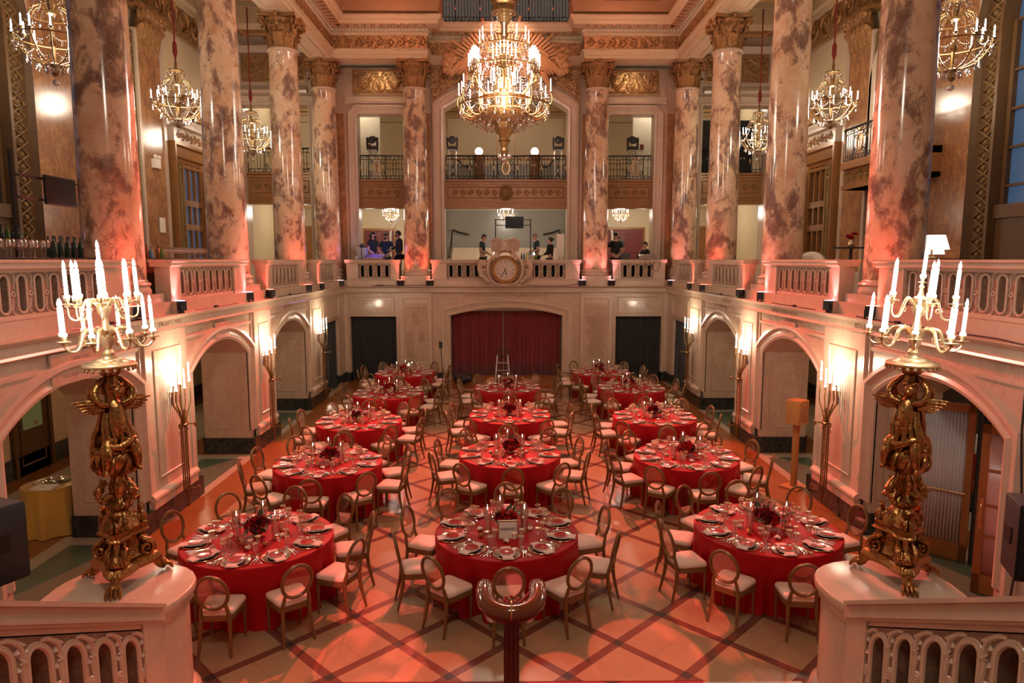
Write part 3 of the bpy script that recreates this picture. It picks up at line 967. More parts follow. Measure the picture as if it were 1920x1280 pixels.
def railing(u0, u1, z0, z1, fn, label, loc=(0, 0, 0), cart=None, grp=None, cat='railing'):
    root = thing('iron_railing', label, cat, loc, group=grp)
    off = lambda x, z, y=0: tuple(a - b for a, b in zip(fn(x, z, y), loc))
    r = MB(); H = z1 - z0
    r.tube([off(u0, z1), off(u1, z1)], .028, 6); r.build('top_rail', M['iron'], root)
    r = MB()
    for z in (z0 + .03, z0 + H * .16, z1 - H * .16): r.tube([off(u0, z), off(u1, z)], .012, 5)
    L = u1 - u0; cs = cart or []; k = 0; x = u0; st = .105
    n = int(L / st)
    for i in range(n + 1):
        x = u0 + L * i / n
        if any(abs(x - c) < .30 for c in cs): continue
        if i % 8 in (3, 4):
            if i % 8 == 3:
                xm = x + L / n / 2
                o = oval(xm, (z0 + z1) / 2, .055, H * .33, 6)
                r.tube([off(a, b) for a, b in o], .011, 4, True)
            continue
        r.tube([off(x, z0 + .03), off(x, z1)], .009 if i % 8 else .018, 4)
    m_ = int(L / .14)
    for i in range(m_):
        x = u0 + L * (i + .5) / m_
        for zz, s_ in ((z1 - H * .08, 1), (z0 + H * .09, -1)):
            r.tube([off(a, b) for a, b in spiral(x, zz, .042, 1.0, 0, 8, .3, s_ * (1 if i % 2 else -1))], .008, 4)
    for c in cs:
        for s_ in (-1, 1):
            for dz in (-1, 1):
                r.tube([off(a, b) for a, b in spiral(c + s_ * .2, (z0 + z1) / 2 + dz * H * .22, .09, 1.3, pi / 2, 14, .2, s_ * dz)], .012, 4)
            r.tube([off(c + s_ * .30, z0), off(c + s_ * .30, z1)], .016, 4)
    r.build('balusters', M['iron'], root)
    g = MB()
    for i in range(n + 1):
        x = u0 + L * i / n
        if i % 8 == 0 and not any(abs(x - c) < .3 for c in cs):
            g.ball(off(x, (z0 + z1) / 2), (.03, .03, .09), 6, 4)
        if i % 8 in (2, 5, 6) and not any(abs(x - c) < .3 for c in cs): g.ball(off(x, z0 + H * .62), (.018, .018, .05), 5, 3)
    for c in cs:
        g.tube([off(c + .13 * cos(a), (z0 + z1) / 2 + H * .26 * sin(a)) for a in [2 * pi * q / 16 for q in range(16)]], .022, 5, True)
        g.tube([off(a, b) for a, b in spiral(c, (z0 + z1) / 2 + .06, .06, 1.5, 0, 12, .2)], .012, 4)
        g.tube([off(c, z0 + H * .25), off(c, z1 - H * .25)], .014, 4)
        g.ball(off(c, z1 - H * .12), (.06, .03, .05), 6, 4)
    if g.v: g.build('gilt_ornament', M['gilt'], root)
    return root


def fascia(u0, u1, z0, z1, fn, name, w0=0.0, orn=1):
    m = MB(); slab(m, u0, u1, z0, z1, w0 - .35, w0, fn)
    for zz, d in ((z1 - .06, .08), (z1 - .16, .05), (z0, .04), (z0 + .14, .02), (z0 + .22, .03)): slab(m, u0, u1, zz, zz + .06, w0, w0 + d, fn)
    struct(m.build(name, M['wood']))
    g = MB(); h = (z1 - z0); f2 = lambda x, z, y: fn(x, z, y + w0)
    frame_panel(g, u0 + .1, u1 - .1, z0 + h * .36, z1 - h * .24, f2, 0, .03, .02)
    if orn: scroll_run(g, u0 + .2, u1 - .2, z0 + h * .42, z1 - h * .30, f2, .28)
    if orn == 2:
        c = (u0 + u1) / 2
        g.tube([f2(c + .2 * cos(a), (z0 + z1) / 2 + .05 + .24 * sin(a), .06) for a in [2 * pi * q / 20 for q in range(20)]], .04, 6, True)
        g.ball(f2(c, (z0 + z1) / 2 + .05, .05), (.15, .05, .18), 10, 6)
    struct(g.build(name + '_relief' if False else 'trim_%d' % (40 + fascia.k), M['lattice'])); fascia.k += 1


fascia.k = 0
BW = lambda u, v, w: (u, 25.15 - w, v)
G5 = 'wrought iron balcony railings of the upper gallery'
railing(-2.15, 2.13, 7.06, 7.90, BW, 'black iron balcony railing across the wide central arch', (0, 25.15, 7.06), [0.0], G5)
railing(-5.2, -3.62, 7.06, 7.90, BW, 'black iron balcony railing in the left far opening', (-4.4, 25.15, 7.06), [-4.62], G5)
railing(3.64, 5.2, 7.06, 7.90, BW, 'black iron balcony railing in the right far opening', (4.4, 25.15, 7.06), [4.62], G5)
railing(-9.2, -7.0, 7.3, 8.15, BW, 'black iron balcony railing at the end of the left side gallery', (-8, 25.15, 7.3), [-8.3], G5)
railing(7.0, 9.2, 7.3, 8.15, BW, 'black iron balcony railing at the end of the right side gallery', (8, 25.15, 7.3), [8.0], G5)
railing(-2.6, 2.6, 12.42, 13.35, lambda u, v, w: (u, 25.0 - w, v), 'black iron railing at the very top, above the sunburst', (0, 25.0, 12.42), [], G5)
for k, (a, b, z0, z1, o) in enumerate([(-2.2, 2.18, 6.05, 7.06, 2), (-5.25, -3.6, 6.05, 7.06, 1), (3.62, 5.25, 6.05, 7.06, 1), (-9.25, -6.95, 6.2, 7.3, 1), (6.95, 9.25, 6.2, 7.3, 1)]):
    fascia(a, b, z0, z1, BW, 'trim_%d' % (50 + k), 0, o)
m = MB(); m.box(-9.6, 9.6, 25.5, 31.2, 6.85, 7.05)
struct(m.build('floor_gallery', M['white']))

# ================================================================ ROOMS BEHIND THE SCREEN
BY = 31.0
w = MB()
w.box(-9.7, 9.7, BY, BY + .2, 3.4, 12.2); w.box(-9.8, -9.6, 25.4, BY, 3.4, 12.2); w.box(9.6, 9.8, 25.4, BY, 3.4, 12.2)
struct(w.build('wall_back', M['cream']))
m = MB(); m.box(-9.8, 9.8, 25.5, BY + .2, 10.9, 11.1)
m.box(-9.8, 9.8, 25.45, BY, 6.72, 6.85)
struct(m.build('ceiling_back', M['cream']))
bkt = MB(); f5 = lambda u, v, w: (u, BY - w, v)
# back wall of the upper gallery: gilt framed panels, medallions
for a, b in ((-9.2, -7.0), (-5.9, -3.3), (3.3, 5.9), (7.0, 9.2)):
    frame_panel(bkt, a, b, 8.4, 10.2, f5, 0, .04, .03)
    frame_panel(bkt, a, b, 7.2, 8.2, f5, 0, .04, .03)
for sx in (-1.45, 1.45): frame_panel(bkt, sx - 1.1, sx + 1.1, 8.6, 10.4, f5, 0, .05, .03)
bkt.box(-9.6, 9.6, BY - .25, BY, 10.6, 10.75); bkt.box(-9.6, 9.6, BY - .12, BY, 10.45, 10.55)
bkt.box(-9.6, 9.6, BY - .3, BY, 6.45, 6.55)
for sg in (-1, 1):
    for a in (0,):
        bkt.ball(f5(sg * 4.05, 9.0, .03), (.32, .04, .32), 16, 8)
struct(bkt.build('trim_60', M['gilt']))
m = MB()
m.box(-2.7, 2.7, BY - .05, BY - .0, 3.42, 6.4); m.box(-2.6, 2.6, BY - .05, BY, 7.05, 8.4)
struct(m.build('trim_61', M['greywall']))
# crown mouldings of the mezzanine room
m = MB()
m.box(-9.6, 9.6, BY - .35, BY - .06, 6.55, 6.72); m.box(-9.6, 9.6, 25.55, 25.8, 6.5, 6.72)
for x in (-6.2, -2.9, 2.9, 6.2): m.box(x - .16, x + .16, 25.6, BY, 6.5, 6.72)
for x in (-2.85, 2.85): m.box(x - .13, x + .13, BY - .3, BY, 3.42, 6.5); m.box(x - .13, x + .13, BY - .3, BY, 7.05, 10.5)
struct(m.build('trim_62', M['white']))
# marble staircase at the back of the mezzanine, with side rails
st = MB()
for k in range(8):
    st.box(-2.5, 2.5, BY - 2.2 + .27 * k, BY - .06, 3.42 + .165 * k, 3.42 + .165 * (k + 1))
st_root = struct(st.build('stair_1', M['wall2']))
for sg in (-1, 1):
    hr = thing('handrail', 'black iron stair handrail on the %s side of the back staircase' % ('left' if sg < 0 else 'right'), 'handrail', (sg * 2.35, BY - 2.3, 3.42))
    q = MB(); q.tube([(0, -.15, .95), (0, 0, .98), (0, 1.6, 1.95), (0, 2.1, 2.1), (-sg * .25, 2.12, 2.0), (-sg * .7, 2.15, 1.9)], .035, 6); q.build('rail', M['iron'], hr)
    for j in range(4):
        q = MB(); q.tube([(0, .05 + .5 * j, .17 + .30 * j), (0, .05 + .5 * j, 1.0 + .30 * j)], .015, 5); q.build('post', M['iron'], hr)
    hr = thing('handrail', 'black iron handrail turning at the head of the stair, %s side of the upper gallery' % ('left' if sg < 0 else 'right'), 'handrail', (sg * 2.2, BY - .5, 7.05))
    q = MB(); q.tube([(sg * .1, .3, 1.55), (-sg * .1, .35, 1.5), (-sg * .35, .38, 1.25), (-sg * .75, .4, 1.22)], .03, 6); q.build('rail', M['iron'], hr)
    q = MB(); q.tube([(sg * .1, .3, 0), (sg * .1, .3, 1.55)], .02, 5); q.build('post', M['iron'], hr)
# doors of the mezzanine back wall
def panel_door(name, x0, x1, z0, z1, fn, mdoor, mframe, wd=.1, n=2):
    f = MB(); swp(f, [(x0, z0), (x0, z1), (x1, z1), (x1, z0)], [(0, 0), (0, .08), (wd, .08), (wd, 0)], fn); o = struct(f.build(name, mframe))
    d = MB(); wv = (x1 - x0) / n
    for i in range(n):
        slab(d, x0 + wv * i + .01, x0 + wv * (i + 1) - .01, z0, z1, 0, .04, fn)
        for a, b in ((.08, .45), (.52, .92)): frame_panel(d, x0 + wv * i + .12, x0 + wv * (i + 1) - .12, z0 + (z1 - z0) * a, z0 + (z1 - z0) * b, fn, .04, .03, .015)
    dd = d.build('door_leaf', mdoor, o)
    k = MB(); c = (x0 + x1) / 2 + .06
    k.ball(fn(c, z0 + 1.0, .08), .035, 8, 6); k.build('door_handle', M['gilt'], o)
    return o


mar = plain('maroon_door', (.16, .02, .02), .45)
panel_door('door_1', -6.3, -5.0, 3.42, 5.5, f5, mar, M['wood'])
panel_door('door_2', 4.3, 6.1, 3.42, 5.55, f5, mar, M['wood'])
panel_door('door_3', -9.0, -8.1, 3.42, 5.6, f5, M['wood'], M['wood'], n=1)
panel_door('door_4', 8.1, 9.2, 3.42, 5.6, f5, M['wood'], M['wood'], n=1)
# niches in the mezzanine back wall
nm = MB()
for c in (-4.4, 4.0):
    swp(nm, [(c - .7, 4.2), (c - .7, 5.3)] + [(c - .7 * cos(pi * i / 12), 5.3 + .7 * sin(pi * i / 12)) for i in range(1, 12)] + [(c + .7, 5.3), (c + .7, 4.2)], [(0, 0), (0, .06), (.09, .06), (.09, 0)], f5)
struct(nm.build('trim_63', M['white']))
# downlights + room lights
GAL = (1, .92, .76)
for x, z, y, e, col in [(-5.5, 6.1, 28.2, 75, GAL), (0, 6.1, 28.2, 90, GAL), (5.5, 6.1, 28.2, 75, GAL), (-8.2, 6.1, 28, 45, GAL), (8.2, 6.1, 28, 45, GAL),
                        (-5.6, 10.2, 26.3, 60, GAL), (0, 10.4, 28.4, 38, GAL), (5.6, 10.2, 26.3, 60, GAL), (-8.4, 10.3, 28, 60, GAL), (8.4, 10.3, 28, 60, GAL)]:
    light('gallery_lamp', 'POINT', (x, y, z), e, col, .25)

# ================================================================ OUTER WALLS of the side galleries
OW = 9.5
LO = lambda u, v, w: (-OW + w, u, v)
RO = lambda u, v, w: (OW - w, u, v)


def diamond_band(u0, u1, z0, z1, fn, m1, nm, w0=.0):
    b = MB(); slab(b, u0, u1, z0, z1, w0, w0 + .10, fn); struct(b.build(nm, M['dwood']))
    g = MB(); wv = u1 - u0; c = (u0 + u1) / 2; h = wv * 1.1; z = z0 + h / 2; f = lambda x, zz, y: fn(x, zz, y + w0 + .10)
    for e in (u0 + .02, u1 - .02):
        g.merge(MB().box(e - .02, e + .02, z0, z1, 0, .05), f)
    while z < z1:
        q = [(c - wv * .36, z), (c, z - h / 2), (c + wv * .36, z), (c, z + h / 2)]
        g.tube([f(a, b_, .02) for a, b_ in q], .018, 4, True); g.ball(f(c, z, .02), (.05, .05, .05), 6, 4)
        for dx in (-.36, .36): g.ball(f(c + dx * wv, z + h / 2, .01), .03, 5, 3)
        z += h
    o = g.build('trim_%d' % (70 + diamond_band.k), M['lattice']); struct(o); diamond_band.k += 1


diamond_band.k = 0
for fn, sg, nm in ((LO, -1, 'left'), (RO, 1, 'right')):
    w = MB(); slab(w, -2, 26, 3.42, 12, -.4, -.02, fn)
    slab(w, -2, 26, 0, 3.12, -.4, 0, fn)
    struct(w.build('wall_outer_' + nm, M['cream']))
    pl = MB(); slab(pl, -2, 26, 0, .4, 0, .04, fn); struct(pl.build('baseboard_outer_' + nm, M['darkm']))
    p = MB(); c = MB(); cp = MB()
    for a, b in ((14.05, 15.45), (18.15, 19.35), (22.5, 23.7), (8.7, 9.7)):
        slab(p, a, b, 3.9, 9.7, 0, .16, fn)
        slab(c, a - .1, b + .1, 3.42, 3.9, 0, .22, fn); slab(c, a - .10, a + .02, 3.9, 10.0, 0, .2, fn); slab(c, b - .02, b + .10, 3.9, 10.0, 0, .2, fn)
        # pilaster capital of leaves
        for k in range(5):
            for row, (zz, hh) in enumerate(((9.7, .45), (10.0, .5))):
                u = a + (b - a) * (k + .5 * (row + 1)) / 5.5
                cp.tube([fn(u, zz, .16), fn(u, zz + hh * .7, .22), fn(u, zz + hh, .36), fn(u, zz + hh * .85, .42)], [.11, .12, .09, .03], 6)
        slab(cp, a - .1, b + .1, 10.5, 10.6, 0, .42, fn)
        for e in (a, b): cp.tube([fn(x, z, .32) for x, z in spiral(e, 10.38, .11, 1.3, pi / 2, 14, .2)], .03, 5)
    struct(p.build('trim_9%d' % (0 + (sg > 0)), M['pil'])); struct(c.build('trim_9%d' % (2 + (sg > 0)), M['wall2'])); struct(cp.build('trim_9%d' % (4 + (sg > 0)), M['gold']))
    fr = MB(); slab(fr, -2, 24.95, 10.6, 11.55, 0, .12, fn); struct(fr.build('trim_9%d' % (6 + (sg > 0)), M['gold2']))
    fr = MB(); scroll_run(fr, 10, 24.8, 10.65, 11.5, lambda x, z, y: fn(x, z, y + .12), .7)
    struct(fr.build('trim_9%d' % (8 + (sg > 0)), M['gold']))
    # great arched window near the camera
    wroot = struct(MB().merge(MB().prism([(10.3, 3.6), (10.3, 8.6)] + [(11.75 - 1.45 * cos(pi * i / 14), 8.6 + 1.45 * sin(pi * i / 14)) for i in range(1, 14)] + [(13.2, 8.6), (13.2, 3.6)], 0, .03), fn).build('window_%d' % (1 + (sg > 0)), M['blue']))
    b = MB()
    for u in (10.3, 11.02, 11.75, 12.47, 13.15): slab(b, u - .05, u + .05, 3.6, 9.6 if 10.5 < u < 13 else 8.6, .03, .12, fn)
    for z in (4.2, 4.9, 5.6, 6.3, 7.0, 7.7, 8.6): slab(b, 10.3, 13.2, z - .025, z + .025, .03, .10, fn)
    slab(b, 10.2, 13.2, 5.0, 5.25, .03, .22, fn); slab(b, 12.2, 13.2, 3.6, 5.0, .03, .16, fn)
    b.build('window_frame', M['dwood'], wroot)
    arcpts = [(13.62, 3.6), (13.62, 8.6)] + [(11.75 + 1.87 * cos(pi * i / 20), 8.6 + 1.87 * sin(pi * i / 20)) for i in range(1, 20)] + [(9.88, 8.6), (9.88, 3.6)]
    a_ = MB(); swp(a_, arcpts, [(-.42, 0), (-.42, .24), (-.36, .28), (-.30, .16), (.26, .16), (.30, .30), (.38, .30), (.42, 0)], fn)
    struct(a_.build('trim_10%d' % (0 + (sg > 0)), M['dwood'], ang=30))
    g = MB(); P = arcpts; acc = 0; step = .24; f = fn
    for (p0, p1) in zip(P[:-1], P[1:]):
        L = sqrt((p1[0] - p0[0]) ** 2 + (p1[1] - p0[1]) ** 2); t_ = step - acc
        dx, dz = (p1[0] - p0[0]) / L, (p1[1] - p0[1]) / L
        while t_ <= L:
            cx_, cz_ = p0[0] + dx * t_, p0[1] + dz * t_
            if cz_ > 3.8:
                q = [(cx_ + dx * .12, cz_ + dz * .12), (cx_ - dz * .2, cz_ + dx * .2), (cx_ - dx * .12, cz_ - dz * .12), (cx_ + dz * .2, cz_ - dx * .2)]
                g.tube([f(a, b_, .18) for a, b_ in q], .022, 4, True); g.ball(f(cx_, cz_, .18), .05, 6, 4)
            t_ += step
        acc = L - (t_ - step)
    struct(g.build('trim_10%d' % (2 + (sg > 0)), M['lattice']))
    # second bay: left a dark window, right an arched opening with a balcony
    b2 = MB(); slab(b2, 15.6, 18.0, 3.5, 9.9, -.0, .04, fn)
    if sg < 0:
        o = struct(b2.build('window_3', M['blue'])); b = MB()
        for u in (15.65, 16.4, 17.2, 17.95): slab(b, u - .06, u + .06, 3.5, 9.9, .04, .14, fn)
        for z in (3.6, 4.8, 6.0, 7.2, 8.4, 9.6): slab(b, 15.6, 18, z - .04, z + .04, .04, .12, fn)
        b.build('window_frame', M['dwood'], o)
        d = (15.62, 15.75)
    else:
        struct(b2.build('door_9', M['wood']))
        b = MB(); slab(b, 15.0, 18.1, 6.0, 6.65, 0, .75, fn); slab(b, 15.0, 18.1, 6.5, 6.68, 0, .85, fn); slab(b, 15.0, 18.1, 6.0, 6.1, 0, .8, fn)
        struct(b.build('trim_104', M['wood']))
        g = MB(); scroll_run(g, 15.1, 18.0, 6.15, 6.45, lambda x, z, y: fn(x, z, y + .75), .3)
        g.ball(fn(15.6, 6.3, .8), (.1, .16, .2), 10, 6); struct(g.build('trim_105', M['lattice']))
        railing(15.0, 18.1, 6.7, 7.5, lambda u, v, w: RO(u, v, w + .78), 'iron and gilt balcony railing high on the right outer wall', (8.7, 16.5, 6.7), [15.6, 17.3], G5)
        o = panel_door('door_10', 15.5, 17.8, 3.5, 5.7, lambda x, z, y: RO(x, z, y + .05), M['wood'], M['dwood'])
        gl = MB()
        for k in range(4):
            u = 15.6 + .57 * k
            for z in (3.9, 4.9): slab(gl, u + .1, u + .45, z, z + .7, .09, .12, fn)
        gl.build('pane', plain('dim_pane', (.28, .26, .2), .15), o)
        aw = MB(); swp(aw, [(18.05, 6.7), (18.05, 8.6)] + [(16.8 + 1.25 * cos(pi * i / 16), 8.6 + 1.25 * sin(pi * i / 16)) for i in range(1, 16)] + [(15.55, 8.6), (15.55, 6.7)], [(-.1, 0), (-.1, .2), (.15, .2), (.2, .1), (.2, 0)], fn)
        struct(aw.build('trim_106', M['wall2'], ang=30))
    for a, b in ((15.48, 15.7), (17.85, 18.08)): diamond_band(a, b, 3.6, 9.9, fn, None, 'trim_11%d' % (diamond_band.k), 0)
    # tall doorcase with pediment
    u0, u1 = 19.65, 22.1
    b = MB(); swp(b, [(u0 + .45, 3.42), (u0 + .45, 7.0), (u1 - .45, 7.0), (u1 - .45, 3.42)], [(0, -.0), (0, .1), (.1, .14), (.12, .2), (.38, .24), (.42, .34), (.5, .34), (.5, 0)], fn)
    struct(b.build('trim_12%d' % (0 + (sg > 0)), M['wood'], ang=30))
    for a, c_ in ((u0 + .12, u0 + .36), (u1 - .36, u1 - .12)): diamond_band(a, c_, 3.5, 6.9, fn, None, 'trim_13%d' % diamond_band.k, .2)
    b = MB(); slab(b, u0, u1, 7.5, 7.9, 0, .3, fn); slab(b, u0 - .1, u1 + .1, 7.9, 8.02, 0, .5, fn)
    pe = [(u0 - .1, 8.02), (u1 + .1, 8.02), ((u0 + u1) / 2, 8.95)]
    swp(b, pe, [(0, 0), (0, .45), (.14, .5), (.14, 0)], fn, True)
    struct(b.build('trim_12%d' % (2 + (sg > 0)), M['wall2'], ang=30))
    b = MB(); b.merge(MB().prism(pe, .1, .14), fn); scroll_run(b, u0 + .1, u1 - .1, 7.55, 7.85, lambda x, z, y: fn(x, z, y + .3), .24)
    random.seed(5)
    for k in range(16):
        a = random.random() * pi; rr = random.random() * .7 + .2; c_ = (u0 + u1) / 2
        b.tube([fn(c_, 8.3, .3), fn(c_ + rr * cos(a), 8.3 + rr * .9 * sin(a), .34)], [.05, .07], 6)
    b.ball(fn((u0 + u1) / 2, 8.5, .35), (.2, .2, .3), 10, 7)
    struct(b.build('trim_12%d' % (4 + (sg > 0)), M['gold']))
    b = MB(); slab(b, u0 + .45, u1 - .45, 3.42, 7.0, 0, .04, fn)
    o = struct(b.build('window_%d' % (5 + (sg > 0)) if sg < 0 else 'door_11', M['blue'] if sg < 0 else M['dwood']))
    b = MB()
    for u in (u0 + .5, u0 + .86, u0 + 1.22, u0 + 1.58, u1 - .5): slab(b, u - .04, u + .04, 3.42, 7, .04, .12, fn)
    for z in (3.6, 4.4, 5.2, 5.9, 6.9): slab(b, u0 + .45, u1 - .45, z - (.12 if z in (5.9, 5.2) else .04), z + .06, .04, .14, fn)
    b.build('window_frame', M['wood'], o)
# ================================================================ DINING
TABLES = {('left', 0): (-3.11, 8.29), ('left', 1): (-3.06, 11.5), ('left', 2): (-3.18, 14.55), ('left', 3): (-3.08, 17.7), ('left', 4): (-3.12, 20.9),
          ('centre', 0): (0.0, 8.47), ('centre', 1): (.06, 12.04), ('centre', 2): (.08, 15.12), ('centre', 3): (.04, 18.43),
          ('right', 0): (3.38, 8.54), ('right', 1): (3.19, 11.83), ('right', 2): (3.29, 14.91), ('right', 3): (3.4, 18.38), ('right', 4): (2.94, 21.0)}
ORD = ['nearest', 'second', 'third', 'fourth', 'farthest']
POS0 = ['front', 'front right', 'right front', 'right back', 'back right', 'back', 'back left', 'left back', 'left front', 'front left']
POS18 = ['front just right of middle', 'front right', 'right end', 'back right', 'back just right of middle', 'back just left of middle', 'back left', 'left end', 'front left', 'front just left of middle']
TR, TZ = .915, .76


def rowname(k):
    n = ORD[k[1]] if k != ('centre', 3) else 'farthest'
    return '%s %s-row table' % (n, k[0])


# ---- chair -------------------------------------------------------
def rrect(x0, x1, y0, y1, r, taper=0, n=5):
    o = []
    for cx_, cy_, a0 in ((x1 - r, y1 - r, 0), (x0 + r, y1 - r, 90), (x0 + r, y0 + r, 180), (x1 - r, y0 + r, 270)):
        for i in range(n + 1):
            a = R(a0 + 90 * i / n); x, y = cx_ + r * cos(a), cy_ + r * sin(a)
            t = (y - y0) / (y1 - y0)
            o.append((x * (1 - taper * (1 - t)), y))
    return o


def make_chair():
    root = thing('dining_chair', 'x', 'chair', group='oval-backed chairs around the banquet tables')
    s = MB(); rs = []
    for f, z in ((.93, .435), (1, .445), (1.01, .465), (.98, .485), (.86, .498), (.55, .506), (.1, .508)):
        rs.append([(x * f, y * f + .0, z) for x, y in rrect(-.215, .215, -.19, .205, .065, .16)])
    s.rings(rs); s.build('seat', M['seat'], root, ang=60)
    a = MB(); rs = []
    for f, z in ((.97, .375), (1.0, .38), (1.0, .43), (.985, .438)): rs.append([(x * f, y * f, z) for x, y in rrect(-.215, .215, -.19, .205, .065, .16)])
    a.rings(rs); a.build('apron', M['chairw'], root)
    b = MB()
    tilt = .20
    bk = lambda x, z: (x, -.195 - (z - .44) * tilt, z)
    cz, rx, rz = .725, .168, .195
    b.tube([bk(rx * cos(t), cz + rz * sin(t)) for t in [2 * pi * i / 28 for i in range(28)]], .020, 7, True)
    for sg in (-1, 1):
        b.tube([bk(sg * .150, .40), bk(sg * .145, .48), bk(sg * .13, .56), bk(sg * .115, .60)], [.024, .022, .019, .018], 7)
    b.build('backrest_frame', M['chairw'], root)
    p = MB(); p.rings([[tuple(Vector(bk(rx * cos(t), cz + rz * sin(t))) + Vector((0, d, 0))) for t in [2 * pi * i / 28 for i in range(28)]] for d in (-.003, .003)])
    p.build('back_panel', M['acrylic'], root)
    for sx in (-1, 1):
        l = MB(); l.lathe([(.012, 0), (.014, .015), (.011, .03), (.015, .2), (.021, .33), (.018, .345), (.024, .355), (.024, .40)], 10, (sx * .182, .172, 0)); l.build('leg', M['chairw'], root)
        l = MB(); l.tube([(sx * .172, -.265, 0), (sx * .165, -.235, .12), (sx * .155, -.202, .28), (sx * .15, -.188, .42)], [.014, .018, .022, .026], 8); l.build('leg', M['chairw'], root)
    return root


# ---- place-setting pieces -----------------------------------------
GOLDRIM = plain('gold_rim', (.85, .62, .30), .25, .9, .05)


def one(name, mb, mats, label, cat, grp, ang=40):
    return tag(mb.build(name, mats, ang=ang), label, cat, grp, 'thing')


def make_charger():
    root = thing('charger_plate', 'x', 'plate', group='glass charger plates')
    MB().lathe([(.10, .004), (.15, .006), (.163, .012), (.165, .015), (.150, .010), (.10, .008), (.001, .008)], 28).build('glass_dish', M['glass'], root)
    MB().tube([(.164 * cos(a), .164 * sin(a), .015) for a in [2 * pi * i / 28 for i in range(28)]], .0035, 5, True).build('gold_rim', GOLDRIM, root)
    return root


NAP = fabric('white_napkin', (.80, .66, .60), .8)


def make_napkin():
    m = MB(); P = [(-.06, -.185), (.062, -.185), (.062, -.10), (.09, -.055), (.095, .05), (.06, .10), (.06, .175), (-.06, .175), (-.06, .10), (-.095, .05), (-.09, -.055), (-.062, -.10)]
    m.prism(P, .018, .026); m.prism([(x * .93, y * .96) for x, y in P], .026, .031)
    return one('napkin', m, NAP, 'x', 'napkin', 'folded white napkins on the charger plates')


MENU = plain('red_glass_plate', (.42, .015, .02), .10, 0, .1, coat=.6)


def make_plate():
    root = thing('octagonal_plate', 'x', 'plate', group='octagonal red plates on the napkins')
    oc = lambda r, ph=.5: [(r * cos(2 * pi * (i + ph) / 8), r * sin(2 * pi * (i + ph) / 8)) for i in range(8)]
    m = MB(); m.rings([[(x, y, z) for x, y in oc(r)] for r, z in ((.055, .032), (.092, .036), (.092, .038), (.060, .0345), (.002, .0345))]); m.build('plate_face', MENU, root, ang=20)
    m = MB(); m.tube([(x, y, .0385) for x, y in oc(.0925)], .003, 5, True); m.build('pale_rim', NAP, root)
    return root


def make_fork(L=.19):
    m = MB(); m.tube([(0, -L / 2, .004), (0, -.01, .007), (0, L * .18, .005)], [.0055, .0025, .004], 6, flat=.5)
    m.box(-.011, .011, L * .18, L * .27, .003, .0055)
    for k in range(4): m.box(-.011 + .0065 * k, -.0085 + .0065 * k, L * .27, L * .5, .003, .0055)
    return one('fork', m, M['silver'], 'x', 'fork', 'silver forks')


def make_knife():
    m = MB(); m.tube([(0, -.11, .004), (0, -.07, .006), (0, -.01, .005)], [.006, .005, .004], 6, flat=.6)
    m.prism([(-.006, -.01), (.008, -.01), (.010, .08), (.004, .115), (-.006, .10)], .003, .0055)
    return one('knife', m, M['silver'], 'x', 'knife', 'silver knives')


def make_spoon():
    m = MB(); m.tube([(0, -.09, .004), (0, 0, .007), (0, .05, .005)], [.0055, .0025, .004], 6, flat=.5)
    m.ball((0, .075, .006), (.017, .028, .004), 10, 5)
    return one('spoon', m, M['silver'], 'x', 'spoon', 'silver spoons')


def glass_thing(name, outer, stem_z, grp, cat):
    root = thing(name, 'x', cat, group=grp)
    MB().lathe(outer, 14).build('bowl', M['glass'], root, ang=50)
    r, z = outer[-1]
    MB().tube([(r * cos(a), r * sin(a), z) for a in [2 * pi * i / 14 for i in range(14)]], .0034, 4, True).build('gold_rim', GOLDRIM, root)
    return root


def make_wine(): return glass_thing('wine_glass', [(.034, 0), (.034, .002), (.004, .008), (.0035, .09), (.012, .10), (.032, .125), (.040, .155), (.037, .19)], 0, 'wine glasses on the tables', 'wine glass')
def make_flute(): return glass_thing('champagne_flute', [(.030, 0), (.030, .002), (.004, .008), (.0035, .06), (.008, .075), (.020, .14), (.031, .215), (.034, .225)], 0, 'champagne flutes on the tables', 'champagne glass')
def make_goblet(): return glass_thing('water_goblet', [(.033, 0), (.033, .003), (.009, .014), (.008, .045), (.020, .06), (.024, .10), (.030, .155), (.036, .17)], 0, 'water goblets on the tables', 'goblet')


def make_candle():
    root = thing('taper_candle', 'x', 'candle', group='white taper candles on the tables')
    m = MB(); m.lathe([(.011, 0), (.0115, .03), (.010, .27), (.004, .275), (.001, .276)], 10, (0, 0, .035)); m.build('wax_stick', M['wax'], root)
    m = MB(); m.lathe([(.03, 0), (.032, .006), (.018, .012), (.016, .035), (.019, .045)], 14); m.build('holder', M['pgold'], root)
    m = MB(); m.lathe([(.0015, .0), (.0055, .012), (.004, .026), (.0005, .038)], 8, (0, 0, .312)); m.build('flame', M['flame'], root)
    return root


def make_hurricane(h=.36):
    m = MB(); m.lathe([(.045, 0), (.047, .004), (.047, h), (.0445, h), (.0445, .006)], 18)
    return one('candle_chimney', m, M['acrylic'], 'x', 'glass cylinder', 'clear glass cylinders around the candles')


def make_votive():
    m = MB(); m.lathe([(.018, 0), (.028, .012), (.031, .03), (.026, .05), (.023, .052), (.022, .03)], 12)
    return one('votive_cup', m, M['pgold'], 'x', 'candle cup', 'small gold votive cups on the tables')


def make_roll():
    m = MB(); random.seed(4)
    for k in range(7):
        a = k * 1.1; m.ball((.022 * cos(a), .022 * sin(a), .018 + .006 * (k % 3)), (.022, .018, .016), 7, 5)
    return one('white_blossom', m, M['wax'], 'x', 'flower', 'loose white blossoms on the tablecloths')


